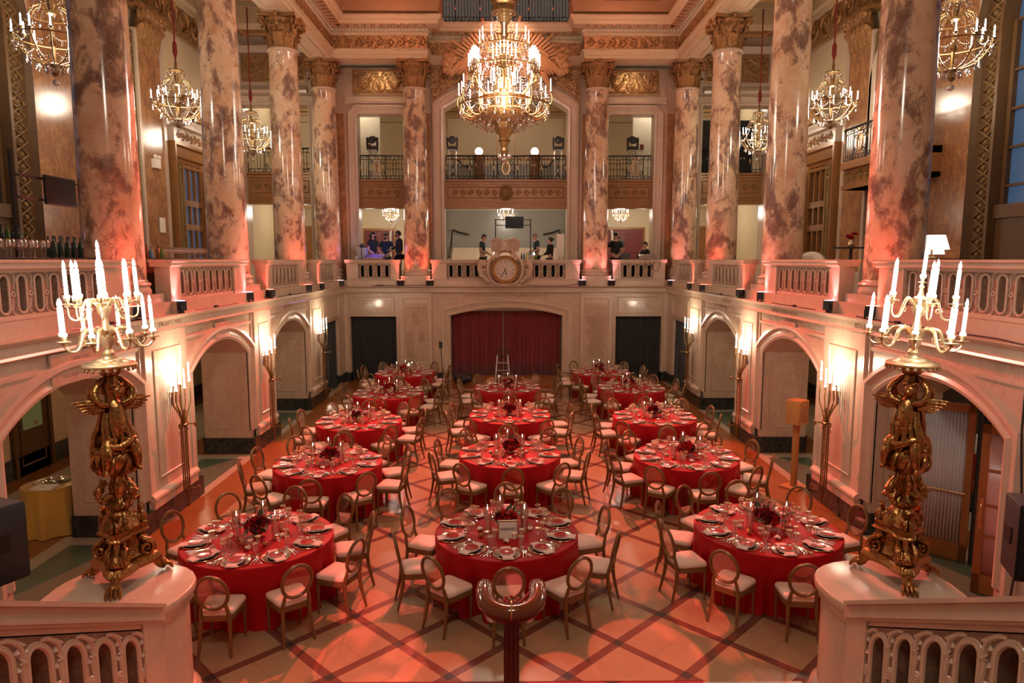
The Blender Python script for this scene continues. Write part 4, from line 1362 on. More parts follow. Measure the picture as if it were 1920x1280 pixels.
def make_budvase():
    m = MB(); m.lathe([(.028, 0), (.036, .02), (.03, .06), (.014, .10), (.018, .125), (.015, .125), (.01, .1)], 12)
    return one('bud_vase', m, M['pgold'], 'x', 'vase', 'small gold bud vases on the tables')


ROSES = [plain('rose_dark_red', (.22, .006, .012), .6), plain('rose_red', (.55, .012, .015), .55), plain('rose_pink', (.70, .20, .22), .55), plain('rose_white', (.80, .66, .62), .6)]
LEAF = plain('dark_leaf', (.025, .05, .02), .5)


def rose_mesh(r, mt, name):
    m = MB()
    for ring, (n, rr, op, h) in enumerate(((3, .30, .15, .95), (5, .55, .35, .8), (7, .85, .7, .55), (8, 1.0, 1.05, .25))):
        for k in range(n):
            a = 2 * pi * k / n + ring * .5
            vs = []; fs = []
            for i in range(4):
                t = i / 3
                for j in (-1, 0, 1):
                    q = rr * r * (.35 + .65 * sin(t * 1.5 * op + .3)); aa = a + j * .55 * (1 - .25 * t)
                    vs.append((q * cos(aa), q * sin(aa), r * (-.5 + t * h * 1.1 - .12 * abs(j) * t)))
            for i in range(3):
                for j in range(2): fs.append((i * 3 + j, i * 3 + j + 1, i * 3 + 4 + j, i * 3 + 3 + j))
            m.add(vs, fs)
    m.ball((0, 0, -.1 * r), (.3 * r, .3 * r, .5 * r), 6, 4)
    me = m.build(name, mt, recalc=False, ang=80); d = me.data; bpy.data.objects.remove(me); return d


ROSEM = [rose_mesh(.052, ROSES[0], 'rose'), rose_mesh(.055, ROSES[1], 'rose'), rose_mesh(.038, ROSES[2], 'rose'), rose_mesh(.036, ROSES[3], 'rose')]


def bouquet(seed, label, loc):
    rnd = random.Random(seed)
    root = thing('flower_arrangement', label, 'flowers', loc, group='red rose centrepieces')
    m = MB(); m.lathe([(.05, 0), (.055, .01), (.05, .02), (.075, .05), (.085, .08), (.08, .085), (.07, .06)], 18); m.build('bowl', M['pgold'], root)
    lf = MB()
    for k in range(34):
        a = rnd.random() * 2 * pi; el = rnd.random() * 1.3 - .25; q = .12 + .10 * rnd.random()
        d = Vector((cos(a) * cos(el), sin(a) * cos(el), sin(el) * .75)); c = Vector((0, 0, .12)) + d * q; s_ = d.cross(Vector((0, 0, 1))).normalized() * .03
        e = d * .09
        lf.add([tuple(c - e * .3), tuple(c + s_), tuple(c + e), tuple(c - s_)], [(0, 1, 2, 3)])
    lf.build('foliage', LEAF, root, recalc=False)
    n = 22
    for k in range(n):
        i = k + .5; el = math.asin(1 - i / n * 1.05); a = pi * (1 + 5 ** .5) * i + rnd.random() * .4
        q = .125 + .03 * rnd.random()
        d = Vector((cos(a) * cos(el), sin(a) * cos(el), sin(el) * .85))
        o = bpy.data.objects.new('rose', ROSEM[rnd.choice([0, 0, 0, 1, 1, 1, 2, 3])]); C.objects.link(o); o.parent = root
        o.location = Vector((0, 0, .11)) + d * q * Vector((1.15, 1.15, 1)).length / 1.73; o.rotation_euler = d.to_track_quat('Z', 'Y').to_euler()
    return root


def cloth_mesh(seed):
    rnd = random.Random(seed); ph = [rnd.random() * 6.28 for _ in range(6)]
    m = MB(); n = 200

    def ring(r, z, amp):
        o = []
        for i in range(n):
            a = 2 * pi * i / n
            f = abs(sin(a * 6.5 + ph[0] + .8 * sin(a * 3 + ph[1]))) ** .7 * .85 + .22 * sin(a * 19 + ph[2]) + .15 * sin(a * 5 + ph[3]) - 1.0
            q = r + amp * f
            o.append((q * cos(a), q * sin(a), z))
        return o
    rs = [ring(.001, TZ, 0), ring(.4, TZ, 0), ring(TR - .02, TZ, 0), ring(TR - .004, TZ - .004, 0), ring(TR, TZ - .015, 0), ring(TR + .004, TZ - .1, .012), ring(TR + .01, TZ - .25, .05), ring(TR + .018, TZ - .45, .10), ring(TR + .022, .12, .15), ring(TR + .03, .02, .17), ring(TR + .04, .004, .18)]
    m.rings(rs, cap=False)
    return m


chair0 = make_chair(); ch_used = [0]
protos = dict(charger=make_charger(), napkin=make_napkin(), plate=make_plate(), fork=make_fork(), knife=make_knife(), spoon=make_spoon(), wine=make_wine(), flute=make_flute(), goblet=make_goblet(),
              candle=make_candle(), chimney=make_hurricane(), votive=make_votive(), roll=make_roll(), bud=make_budvase())
used = set()


def put(key, loc, rz, label):
    p = protos[key]
    if key not in used:
        used.add(key); p.location = loc; p.rotation_euler = (0, 0, rz); p['label'] = label; return p
    return dup(p, loc, rz, label)


for ti, (k, (tx, ty)) in enumerate(sorted(TABLES.items(), key=lambda q: q[1][1])):
    rn = rowname(k); rnd = random.Random(100 + ti)
    root = thing('banquet_table', 'round banquet table under a floor-length red cloth, the %s' % rn, 'table', (tx, ty, 0), 0, 'round banquet tables with red cloths')
    cloth_mesh(ti).build('tablecloth', M['redc'], root, ang=60)
    t = MB(); t.lathe([(.88, .72), (.9, .725), (.9, .75), (.88, .754)], 32); t.build('tabletop', M['dwood'], root)
    off = 0
    pos = POS0
    skew = R({'left': 1, 'centre': 0, 'right': -2}[k[0]] + rnd.uniform(-2, 2))
    for i in range(10):
        phi = -pi / 2 + R(off + 36 * i) + skew
        d = Vector((cos(phi), sin(phi))); rz = phi + pi / 2
        rc = 1.125 + rnd.uniform(-.01, .05); j = R(rnd.uniform(-5, 5))
        loc = (tx + d.x * rc, ty + d.y * rc, 0); where = '%s of the %s' % (pos[i], rn)
        lb = 'gilt oval-backed chair, %s' % where
        if ch_used[0] == 0:
            ch_used[0] = 1; chair0.location = loc; chair0.rotation_euler = (0, 0, rz + j); chair0['label'] = lb
        else: dup(chair0, loc, rz + j, lb)

        def lp(r, s_, z=0):   # r from centre, s_ sideways (positive = diner's right)
            return (tx + d.x * r - d.y * s_, ty + d.y * r + d.x * s_, TZ + z + .001)
        put('charger', lp(.715, 0), rz, 'gold-rimmed glass charger, %s' % where)
        put('napkin', lp(.715, 0), rz + R(rnd.uniform(-6, 6)), 'folded white napkin, %s' % where)
        put('plate', lp(.715, 0), rz, 'red octagonal plate, %s' % where)
        put('fork', lp(.70, -.195), rz + R(2), 'silver fork beside the charger, %s' % where)
        put('fork', lp(.70, -.225), rz, 'outer silver fork, %s' % where)
        put('knife', lp(.70, .195), rz, 'silver knife, %s' % where)
        put('spoon', lp(.70, .23), rz, 'silver spoon, %s' % where)
        put('wine', lp(.53, .10 + rnd.uniform(-.01, .01)), 0, 'gold-rimmed wine glass, %s' % where)
        put('flute', lp(.50, .185), 0, 'champagne flute, %s' % where)
        put('goblet', lp(.575, .175), 0, 'stemmed water goblet, %s' % where)
    # centrepiece
    bouquet(ti, 'low round bouquet of dark red and pink roses on the %s' % rn, (tx + rnd.uniform(-.04, .04), ty + .05, TZ + .001))
    nm = ['left', 'middle', 'right']
    for q, (dx, dy) in enumerate(((-.24, -.06), (rnd.uniform(-.10, .02), .29), (.23, -.04))):
        z = TZ + .001
        put('candle', (tx + dx, ty + dy, z), 0, 'lit white taper candle, %s of three on the %s' % (nm[q], rn))
        put('chimney', (tx + dx, ty + dy, z), 0, 'tall clear glass cylinder around the %s candle on the %s' % (nm[q], rn))
    for q, (dx, dy) in enumerate(((-.30, -.20), (.16, -.25), (.32, .12))):
        put('votive', (tx + dx + rnd.uniform(-.02, .02), ty + dy, TZ + .001), 0, 'small gold votive cup, %s of three on the %s' % (['front left', 'front right', 'back right'][q], rn))
    if k != ('centre', 0):
        for q, (dx, dy) in enumerate(((-.12, -.22), (.22, .2))):
            put('bud', (tx + dx, ty + dy, TZ + .001), 0, 'small gold bud vase at the %s of the roses on the %s' % (['front', 'back'][q], rn))
    for q, (dx, dy) in enumerate(((-.34, .02), (.30, .03), (-.0, -.36))):
        put('roll', (tx + dx, ty + dy, TZ + .001), q, 'loose white blossom at the %s of the roses on the %s' % (['left', 'right', 'front'][q], rn))

# reserved sign
rs = thing('reserved_sign', 'gold framed white sign reading RESERVED in front of the roses', 'sign', (.02, 8.20, TZ + .002), R(3))
m = MB(); m.sweep([(-.125, 0), (.125, 0), (.125, .235), (-.125, .235)], [(0, -.008), (0, .010), (.014, .010), (.014, -.008)], True)
m.map(lambda x, y, z: (x, -z + y * .12, y)); m.build('frame', M['pgold'], rs)
m = MB().box(-.12, .12, .0, .23, -.004, .002); m.map(lambda x, y, z: (x, -z + y * .12, y)); m.build('card', M['wax'], rs)
text('lettering', 'RESERVED', .042, (0, .006, .13), (R(90 - 7), 0, 0), plain('sign_ink', (.12, .10, .12), .6), rs)
m = MB(); m.tube([(0, .03, .2), (0, .09, .002)], .004, 5); m.build('easel_strut', M['pgold'], rs)
# ================================================================ LUMINAIRES
def _mesh(mb, nm, mt):
    o = mb.build(nm, mt); d = o.data; bpy.data.objects.remove(o); return d


def candle_meshes(h, r, nm):
    c = MB(); c.lathe([(r * 1.6, -.01), (r * 1.7, .012), (r * 1.15, .02), (r, .021), (r, h), (r * .6, h + .004)], 10)
    f = MB(); f.lathe([(r * .35, 0), (r * .85, r * 1.6), (r * .6, r * 3.4), (.0008, r * 5)], 8)
    cc = _mesh(c, nm, [M['candle']]); ff = _mesh(f, nm + '_flame', [M['flame']])
    return cc, ff, h


def add_candle(parent, cm, loc, tilt=(0, 0)):
    o = bpy.data.objects.new('candle', cm[0]); C.objects.link(o); o.parent = parent; o.location = loc; o.rotation_euler = (tilt[0], tilt[1], 0)
    f = bpy.data.objects.new('flame', cm[1]); C.objects.link(f); f.parent = o; f.location = (0, 0, cm[2])
    return o


def swag(a, b, sag, n, r, drop=True):
    m = MB()
    for i in range(n + 1):
        t = i / n; p = tuple(a[k] + (b[k] - a[k]) * t - (sag * 4 * t * (1 - t) if k == 2 else 0) for k in range(3))
        m.ball(p, r, 5, 3)
    if drop:
        p = tuple((a[k] + b[k]) / 2 - (sag + r * 3.5 if k == 2 else 0) for k in range(3))
        m.lathe([(.001, -r * 3.4), (r * 1.5, -r * 1.4), (r * 1.1, 0), (.001, r * 2.6)], 6, p)
    return m


def drops(pts, r):
    m = MB()
    for p in pts: m.lathe([(.001, -r * 3.4), (r * 1.5, -r * 1.5), (r * 1.1, 0), (.001, r * 2.6)], 6, p)
    return m


BR = M['bronze']
# ---- foreground candelabra ----------------------------------------
def tri(r, mid, z, ph, n=6, s=1):
    o = []
    for k in range(3):
        a0 = ph + 2 * pi * k / 3; a1 = a0 + 2 * pi / 3
        w = .16
        for e in (-w, w): o.append((r * cos(a0 + e) * s, r * sin(a0 + e) * s, z))
        for i in range(1, n):
            t = i / n; a = a0 + w + (a1 - a0 - 2 * w) * t; q = r + (mid - r) * sin(pi * t)
            o.append((q * cos(a) * s, q * sin(a) * s, z))
    return o


def figure(mb, sg, a, base, wing):
    """winged putto straddling the globe, arms raised to the bowl above"""
    ca, sa = cos(a), sin(a)
    f = lambda p: (p[0] * ca - p[1] * sa, p[0] * sa + p[1] * ca, p[2] + base)
    T = lambda pts, r, n=9: mb.tube([f(p) for p in pts], r, n)
    T([(.06, 0, .10), (.085, 0, .20), (.09, .0, .32), (.075, 0, .42), (.06, 0, .47)], [.065, .08, .072, .06, .03])
    mb.ball(f((.085, .02, .545)), (.05, .048, .058), 12, 9)
    for i in range(9):
        q = i * .7; mb.ball(f((.075 + .03 * cos(q), .02 + .04 * sin(q), .585 + .01 * (i % 3))), .022, 6, 4)
    mb.tube([f((.13, .02, .545)), f((.145, .02, .535))], [.012, .004], 5)
    for s_ in (-1, 1):
        T([(.07, s_ * .06, .43), (.08, s_ * .13, .46), (.05, s_ * .15, .55), (.02, s_ * .09, .63), (.0, s_ * .05, .66)], [.034, .032, .028, .022, .016])
        T([(.07, s_ * .04, .12), (.13, s_ * .10, .07), (.17, s_ * .12, -.03), (.15, s_ * .13, -.13), (.19, s_ * .14, -.16)], [.055, .052, .04, .028, .014])
        if wing:
            for k in range(6):
                L = .23 - .025 * k; e = .25 - .16 * k
                T([(.0, s_ * .05, .42 - .012 * k), (-.06, s_ * (.05 + L * .5), .42 + L * .5 * sin(e)), (-.06, s_ * (.07 + L), .41 + L * sin(e) * .9)], [.022, .026, .006], 6)
    for k in range(7):   # drapery
        q = k / 6 * pi - pi / 2
        T([(.05 + .05 * cos(q), .08 * sin(q), .36), (.07 + .06 * cos(q), .10 * sin(q), .24), (.09 + .06 * cos(q), .12 * sin(q) + .02, .12), (.08 + .09 * cos(q), .15 * sin(q), .0)], [.016, .022, .026, .012], 6)
    T([(.14, -.12, .10), (.17, -.02, .06), (.15, .10, .12), (.05, .16, .10)], [.02, .035, .03, .015])


def candelabra(x, y, z, ph, label, lower, upper, tilt, mir):
    root = thing('candelabra', label, 'candelabra', (x, y, z), 0, 'great gilt bronze candelabra on the newel pedestals')
    b = MB()
    for k in range(3):  # paws
        a = ph + 2 * pi * k / 3; ca, sa = cos(a), sin(a)
        g = lambda p, ca=ca, sa=sa: (p[0] * ca - p[1] * sa, p[0] * sa + p[1] * ca, p[2])
        p = MB()
        p.tube([g(q) for q in [(.27, 0, .17), (.33, 0, .13), (.37, 0, .07), (.42, 0, .045)]], [.06, .055, .05, .045], 10)
        for j in range(4):
            s_ = (j - 1.5) * .03
            p.tube([g(q) for q in [(.38, s_, .065), (.43, s_ * 1.25, .062), (.468, s_ * 1.45, .035), (.478, s_ * 1.5, .008)]], [.02, .021, .018, .010], 7)
            p.tube([g(q) for q in [(.468, s_ * 1.45, .03), (.495, s_ * 1.5, .003)]], [.009, .002], 5)
        p.build('paw_foot', BR, root)
    b.rings([tri(.36, .20, .13, ph), tri(.38, .215, .145, ph), tri(.385, .22, .165, ph), tri(.36, .2, .19, ph), tri(.345, .19, .20, ph), tri(.33, .175, .21, ph), tri(.30, .15, .22, ph)])
    b.build('lower_platform', BR, root)
    c = MB(); c.rings([tri(.26, .13, .21, ph), tri(.20, .10, .28, ph), tri(.17, .09, .36, ph), tri(.18, .10, .42, ph)])
    c.build('tripod_body', BR, root)
    for k in range(3):
        a = ph + 2 * pi * k / 3; ca, sa = cos(a), sin(a)
        g = lambda p, ca=ca, sa=sa: (p[0] * ca - p[1] * sa, p[0] * sa + p[1] * ca, p[2])
        v = MB()
        for s_ in (-1, 1):
            for w_ in (0, 1):
                sp = spiral(.22, .275, .078, 1.7, pi / 2, 24, .1, -1)
                v.tube([g((.16, s_ * .055, .40)), g((.19, s_ * .06, .37))] + [g((q[0], s_ * (.075 + .012 * w_), q[1])) for q in sp], [.024, .024] + [.024 - .014 * i / 24 for i in range(25)], 7)
        v.tube([g(q) for q in [(.20, 0, .42), (.215, 0, .36), (.24, 0, .30), (.285, 0, .25), (.30, 0, .22)]], [.03, .035, .045, .06, .05], 9)
        for j in range(5):
            v.tube([g((.25 + .01 * j, (j - 2) * .02, .34 - .01 * abs(j - 2))), g((.30, (j - 2) * .03, .27)), g((.315, (j - 2) * .035, .225))], [.008, .016, .008], 6)
        v.build('scroll_volute', BR, root)
        # upper corner scrolls
        v = MB()
        for s_ in (-1, 1):
            sp = spiral(.21, .56, .048, 1.5, -pi / 2, 18, .15, 1)
            v.tube([g((q[0], s_ * .022, q[1])) for q in sp], [.02 - .01 * i / 18 for i in range(19)], 6)
        for j in range(4): v.tube([g((.19, (j - 1.5) * .015, .60)), g((.20, (j - 1.5) * .03, .66)), g((.24, (j - 1.5) * .04, .69 - .01 * abs(j - 1.5)))], [.01, .013, .003], 5)
        v.ball(g((.155, 0, .56)), (.06, .06, .07), 10, 7)
        v.build('corner_scroll', BR, root)
    u = MB(); u.rings([tri(.20, .10, .41, ph), tri(.27, .14, .43, ph), tri(.275, .145, .445, ph), tri(.255, .13, .46, ph), tri(.255, .13, .50, ph), tri(.26, .135, .51, ph), tri(.22, .11, .52, ph)])
    for q in range(3):
        a0 = ph + 2 * pi * q / 3 + .16; a1 = a0 + 2 * pi / 3 - .32
        for i in range(26):
            t = i / 25; a = a0 + (a1 - a0) * t; rr = .278 + (.148 - .278) * sin(pi * t)
            u.ball((rr * cos(a), rr * sin(a), .44), .009, 5, 3)
    u.build('upper_platform', BR, root)
    s = MB()
    wob = lambda a, zz: .10 * sin(8 * a) + .04 * sin(13 * a + zz * 40)
    s.lathe([(.15, .52), (.13, .58), (.10, .64), (.075, .67), (.08, .68), (.10, .70), (.105, .73), (.09, .76), (.07, .775), (.06, .80)], 40, wob=wob)
    s.lathe([(.06, .79), (.07, .84), (.075, .90), (.05, .97), (.06, 1.0), (.085, 1.02)], 32, wob=wob)
    for k in range(14):
        a = 2 * pi * k / 14; s.ball((.10 * cos(a), .10 * sin(a), .725), .02, 6, 4)
    s.build('knopped_stem', BR, root)
    for k in range(3):
        a = ph + 2 * pi * k / 3 + pi / 3 * mir; ca, sa = cos(a), sin(a)
        g = lambda p, ca=ca, sa=sa: (p[0] * ca - p[1] * sa, p[0] * sa + p[1] * ca, p[2])
        v = MB(); v.tube([g(q) for q in [(.05, 0, .82), (.12, 0, .80), (.16, 0, .86), (.13, 0, .92), (.09, 0, .95)]], [.03, .04, .035, .03, .03], 8)
        v.ball(g((.15, 0, .88)), (.04, .045, .045), 9, 7); v.tube([g((.17, 0, .88)), g((.205, 0, .865))], [.03, .014], 6)
        for s_ in (-1, 1): v.tube([g((.13, s_ * .03, .92)), g((.12, s_ * .05, .97))], [.016, .004], 5)
        for j in range(5): v.tube([g((.13, (j - 2) * .02, .84)), g((.17, (j - 2) * .03, .80)), g((.15, (j - 2) * .035, .76))], [.012, .014, .003], 5)
        v.build('ram_mask', BR, root)
    gl = MB(); gl.ball((0, 0, 1.15), (.172, .172, .15), 24, 14)
    for k in range(9):
        a = 2 * pi * k / 9
        gl.tube([(.10 * cos(a), .10 * sin(a), 1.02), (.165 * cos(a + .1), .165 * sin(a + .1), 1.06), (.185 * cos(a + .2), .185 * sin(a + .2), 1.13), (.16 * cos(a + .25), .16 * sin(a + .25), 1.20)], [.02, .026, .02, .008], 6)
    for k in range(12):
        a = 2 * pi * k / 12; gl.ball((.155 * cos(a), .155 * sin(a), 1.235 + .01 * (k % 2)), (.035, .035, .022), 7, 5)
    gl.build('globe', BR, root)
    for k in range(2):
        f = MB(); figure(f, 1, ph + pi * k + (.55 * mir), 1.22, True); f.build('winged_putto', BR, root, ang=60)
    s = MB(); s.lathe([(.05, 1.25), (.055, 1.5), (.05, 1.8), (.06, 1.84), (.055, 1.86), (.045, 1.89), (.07, 1.91), (.085, 1.94), (.10, 1.98), (.09, 1.985)], 28, wob=lambda a, zz: .08 * sin(7 * a))
    s.build('upper_stem', BR, root)
    for k in range(12):
        pass
    pl = MB(); pl.lathe([(.06, 1.98), (.20, 1.975), (.216, 1.985), (.218, 2.0), (.205, 2.012), (.13, 2.03), (.12, 2.045), (.11, 2.05), (.07, 2.055), (.065, 2.07), (.05, 2.075)], 36)
    for k in range(22):
        a = 2 * pi * k / 22; pl.ball((.205 * cos(a), .205 * sin(a), 1.965), (.018, .018, .02), 6, 4)
    pl.build('drip_plate', M['pgold'], root)
    for o in list(root.children):
        if o.name.split('.')[0] in ('paw_foot', 'lower_platform', 'tripod_body', 'scroll_volute', 'corner_scroll', 'upper_platform'): o.scale = (.84, .84, 1)
    m = MB()
    m.lathe([(.045, 2.07), (.05, 2.10), (.03, 2.13), (.035, 2.15), (.05, 2.18), (.055, 2.25), (.03, 2.27), (.045, 2.30), (.03, 2.36), (.022, 2.40), (.035, 2.43), (.055, 2.47), (.06, 2.50), (.035, 2.52), (.05, 2.54), (.06, 2.58), (.03, 2.60), (.02, 2.63), (.014, 2.66), (.024, 2.68), (.012, 2.70), (.012, 2.74), (.02, 2.75), (.02, 2.77)], 18)
    m.lathe([(.035, 2.715), (.04, 2.72), (.012, 2.722)], 14)
    tm = Matrix.Translation((0, 0, 2.05)) @ Matrix.Rotation(tilt, 4, 'Y') @ Matrix.Translation((0, 0, -2.05))
    st = m.mat4(tm).build('branch_stem', M['pgold'], root)
    T = lambda p: tuple(tm @ Vector(p))
    cm1 = CANDLE_BIG
    def branch(a, r, zr, zp, thick, jig):
        g = lambda q: T((q[0] * cos(a), q[0] * sin(a), q[1]))
        v = MB()
        v.tube([g(q) for q in [(.03, zr), (.10, zr + .07), (r * .50, zr + .06), (r * .60, zr - .02), (r * .70, zr - .085), (r * .86, zr - .095), (r * .98, zr - .06), (r, zp - .02)]], [thick * q for q in (1.2, 1.3, 1.2, 1, .9, .8, .7, .7)], 7)
        c0 = T((r * cos(a), r * sin(a), zp))
        v.lathe([(.01, -.03), (.022, -.02), (.012, -.008), (.05, 0), (.056, .006), (.02, .008), (.012, .02), (.022, .03), (.022, .06), (.026, .065)], 12, c0)
        sp = spiral(r * .55, zr - .03, .03, 1.2, 0, 10, .2)
        v.tube([g(q) for q in sp], thick * .45, 4)
        v.build('candle_branch', M['pgold'], root)
        add_candle(root, cm1, (c0[0], c0[1], c0[2] + .06), (jig * .4 * sin(a * 3), tilt * 1.2 + jig * .03 * cos(a * 5)))
    for k in range(lower): branch(2 * pi * (k + .3) / lower, .37 if not (k % 3) else .35, 2.24, 2.22 + .012 * (k % 2), .014, .05)
    for k in range(upper): branch(2 * pi * (k + .6) / upper, .265, 2.50, 2.545, .010, .04)
    add_candle(root, cm1, T((0, 0, 2.77)), (0, tilt * 1.2))
    light('candelabra_light', 'POINT', (x, y - .0, z + 2.75), 40, (1, .90, .76), .12)
    light('candelabra_light', 'POINT', (x, y - .45, z + 2.4), 30, (1, .90, .76), .12)
    return root


CANDLE_BIG = candle_meshes(.235, .0155, 'candle')
candelabra(-3.50, 6.02, 1.305, -pi / 2 + .28, 'tall gilt bronze candelabra with winged putti on the left stair pedestal', 8, 8, -.035, 1)
candelabra(3.62, 6.02, 1.305, -pi / 2 - .28, 'tall gilt bronze candelabra with tilted candles on the right stair pedestal', 8, 5, .06, -1)

# ---- wall torches ---------------------------------------------------
CANDLE_S = candle_meshes(.25, .0135, 'candle')
gem = plain('blue_glass_shield', (.02, .03, .30), .15, coat=.5)


def torch(sd, y, label):
    root = thing('wall_torch', label, 'wall light', (sd * 5.34, y, .0), R(90) * -sd + R(180) if False else (R(90) if sd > 0 else R(-90)), 'tall bronze torch sconces on the side walls')
    # local: x across, -y... wall lies at +y*k ; local +y points to the wall
    s = MB()
    for q in (-1, 1):
        s.tube([(q * .035, -.02, .38), (q * .04, -.02, .9), (q * .05, -.02, 1.45), (q * .07, -.03, 1.75)], .014, 6); s.tube([(0, -.05 * q - .02, .38), (0, -.05 * q - .02, 1.5)], .012, 6)
    s.tube([(0, 0, .10), (0, .0, .25), (0, 0, .42)], [.008, .025, .035], 8)
    for i in range(16):
        z = .45 + i * .065; s.tube([(-.032, 0, z), (0, -.014, z + .02), (.032, 0, z + .04)], .008, 5)
    s.lathe([(.02, 0), (.05, .02), (.06, .05), (.03, .08), (.05, .1)], 12, (0, 0, 1.46))
    s.build('staff', M['agold'], root)
    b = MB()
    for z in (.42, 1.52): b.tube([(0, 0, z), (0, .17, z)], .012, 6); b.ball((0, .18, z), (.04, .015, .05), 8, 5)
    b.build('wall_bracket', M['agold'], root)
    g = MB(); g.ball((0, -.20, 1.90), (.045, .03, .09), 12, 8); g.build('blue_shield', gem, root)
    for k in range(9):
        an = pi * (k - .0) / 8; t = cos(an)
        x = .155 * cos(an); yy = .04 - .20 * sin(an); zt = 2.20 - .10 * (k % 2) - .05 * sin(an)
        a = MB(); a.tube([(x * .2, yy * .2, 1.55), (x * .6, yy * .6, 1.72), (x * 1.1, yy * 1.1, 1.88), (x, yy, zt - .02)], [.013, .012, .010, .009], 6)
        for q in range(4): a.ball((x * (1 + .03 * q), yy, zt - .02 - q * .045), (.017, .017, .012), 6, 4)
        a.lathe([(.006, -.01), (.022, 0), (.012, .012), (.014, .03)], 8, (x, yy, zt))
        a.build('branch', M['agold'], root)
        add_candle(root, CANDLE_S, (x, yy, zt + .02))
    for q in (-1, 1):
        a = MB(); a.tube([(q * .03, -.02, 1.5), (q * .12, -.03, 1.47), (q * .13, -.02, 1.54), (q * .09, -.02, 1.56)], [.012, .014, .012, .006], 6)
        a.build('side_flower', M['agold'], root)
        [drops([w_], .011).build('crystal_drop', M['crystal'], root) for w_ in ((q * .14, -.02, 1.40), (q * .12, -.03, 1.70))]
    light('torch_light', 'POINT', (sd * 5.10, y, 2.50), 44, (1, .80, .56), .07)
    return root


for sd, nm in ((-1, 'left'), (1, 'right')):
    for y, d in ((11.2, 'first pilaster from the camera'), (15.5, 'second pilaster from the camera'), (20.05, 'farthest pilaster, beside the black drape')):
        torch(sd, y, 'bronze torch with lit candles on the %s wall, %s' % (nm, d))
    
# ---- crystal chandeliers -----------------------------------------------
CANDLE_C = candle_meshes(.12, .012, 'candle')


def crystal_chandelier(loc, s, label, group, rod, n=12, two=True, watts=70, col=(1, .86, .66)):
    root = thing('crystal_chandelier', label, 'chandelier', loc, 0, group); root.scale = (s, s, s)
    f = MB(); f.lathe([(.02, -.55), (.05, -.5), (.04, -.42), (.10, -.40), (.12, -.38), (.03, -.34), (.025, -.1), (.06, -.05), (.03, .05), (.03, .35), (.07, .38), (.03, .42), (.05, .62), (.16, .66), (.17, .68), (.03, .72), (.03, .85)], 16)
    f.build('stem', M['agold'], root)
    fr = MB()
    for k in range(n):
        a = 2 * pi * k / n; g = lambda r, z: (r * cos(a), r * sin(a), z)
        fr.tube([g(.10, -.38), g(.32, -.30), g(.47, -.12), g(.52, .02)], .012, 5)
        fr.lathe([(.006, -.03), (.035, 0), (.037, .006), (.014, .01)], 8, g(.52 if k % 2 else .44, .03 + .05 * (k % 2 == 0)))
        fr.tube([g(.03, .36), g(.14, .50), g(.26, .44), g(.30, .34)], .008, 4)
    fr.tube([(.52 * cos(a), .52 * sin(a), .0) for a in [2 * pi * k / 24 for k in range(24)]], .010, 5, True)
    fr.tube([(.30 * cos(a), .30 * sin(a), .34) for a in [2 * pi * k / 20 for k in range(20)]], .008, 5, True)
    fr.build('frame', M['agold'], root)
    for k in range(n):
        a = 2 * pi * k / n; r = .52 if k % 2 else .44
        add_candle(root, CANDLE_C, (r * cos(a), r * sin(a), .045 + .05 * (k % 2 == 0)))
        a2 = a + 2 * pi / n; g = lambda r, z, a=a: (r * cos(a), r * sin(a), z)
        w1 = swag(g(.53, -.03), (.53 * cos(a2), .53 * sin(a2), -.03), .10, 9, .011)
        w1.merge(swag(g(.31, .33), g(.52, .0), .08, 8, .009, False)); w1.merge(swag(g(.52, -.02), g(.12, -.42), .06, 10, .010, False)); w1.merge(swag(g(.17, .66), g(.30, .34), .04, 7, .009, False))
        w1.build('crystal_chain', M['crystal'], root)
    d = []
    for r, z, q in ((.12, -.46, 10), (.24, -.42, 14), (.36, -.33, 16), (.17, .60, 10), (.30, .28, 14)): d += [(r * cos(2 * pi * i / q), r * sin(2 * pi * i / q), z) for i in range(q)]
    dm = drops(d, .016); dm.ball((0, 0, -.64), .05, 10, 7); dm.build('crystal_fringe', M['crystal'], root)['kind'] = 'stuff'
    if rod:
        rd = MB(); rd.tube([(0, 0, .85), (0, 0, .85 + rod / s)], .018, 8); rd.lathe([(.02, 0), (.05, .1), (.045, .3), (.02, .35)], 10, (0, 0, .95)); rd.build('red_cord', plain('crimson_cord', (.25, .02, .015), .7), root)
    light('chandelier_light', 'POINT', (loc[0], loc[1], loc[2] - .05), watts, col, .25 * s)
    return root


SG = 'crystal chandeliers of the side galleries'
for sd, nm in ((-1, 'left'), (1, 'right')):
    crystal_chandelier((sd * 7.85, 12.5, 8.0 if sd < 0 else 7.95), 1.12, 'lit crystal chandelier nearest the camera in the %s gallery' % nm, SG, 3.0, watts=170)
    crystal_chandelier((sd * 7.85, 17.05, 7.95), 1.08, 'lit crystal chandelier with dark cord, between columns of the %s gallery' % nm, SG, 3.0, watts=150)
    crystal_chandelier((sd * 7.85, 21.9, 8.0), 1.08, 'lit crystal chandelier at the far end of the %s gallery' % nm, SG, 3.0, watts=130)
MG = 'small crystal chandeliers of the mezzanine room'
crystal_chandelier((-4.45, 27.0, 6.0), .62, 'small lit crystal chandelier above the three men at the mixing desk', MG, .2, 10, watts=60, col=(1, .92, .78))
crystal_chandelier((0.0, 27.0, 6.0), .62, 'small lit crystal chandelier above the bar in the middle', MG, .2, 10, watts=60, col=(1, .92, .78))
crystal_chandelier((4.45, 27.0, 6.0), .62, 'small lit crystal chandelier in front of the maroon door', MG, .2, 10, watts=60, col=(1, .92, .78))

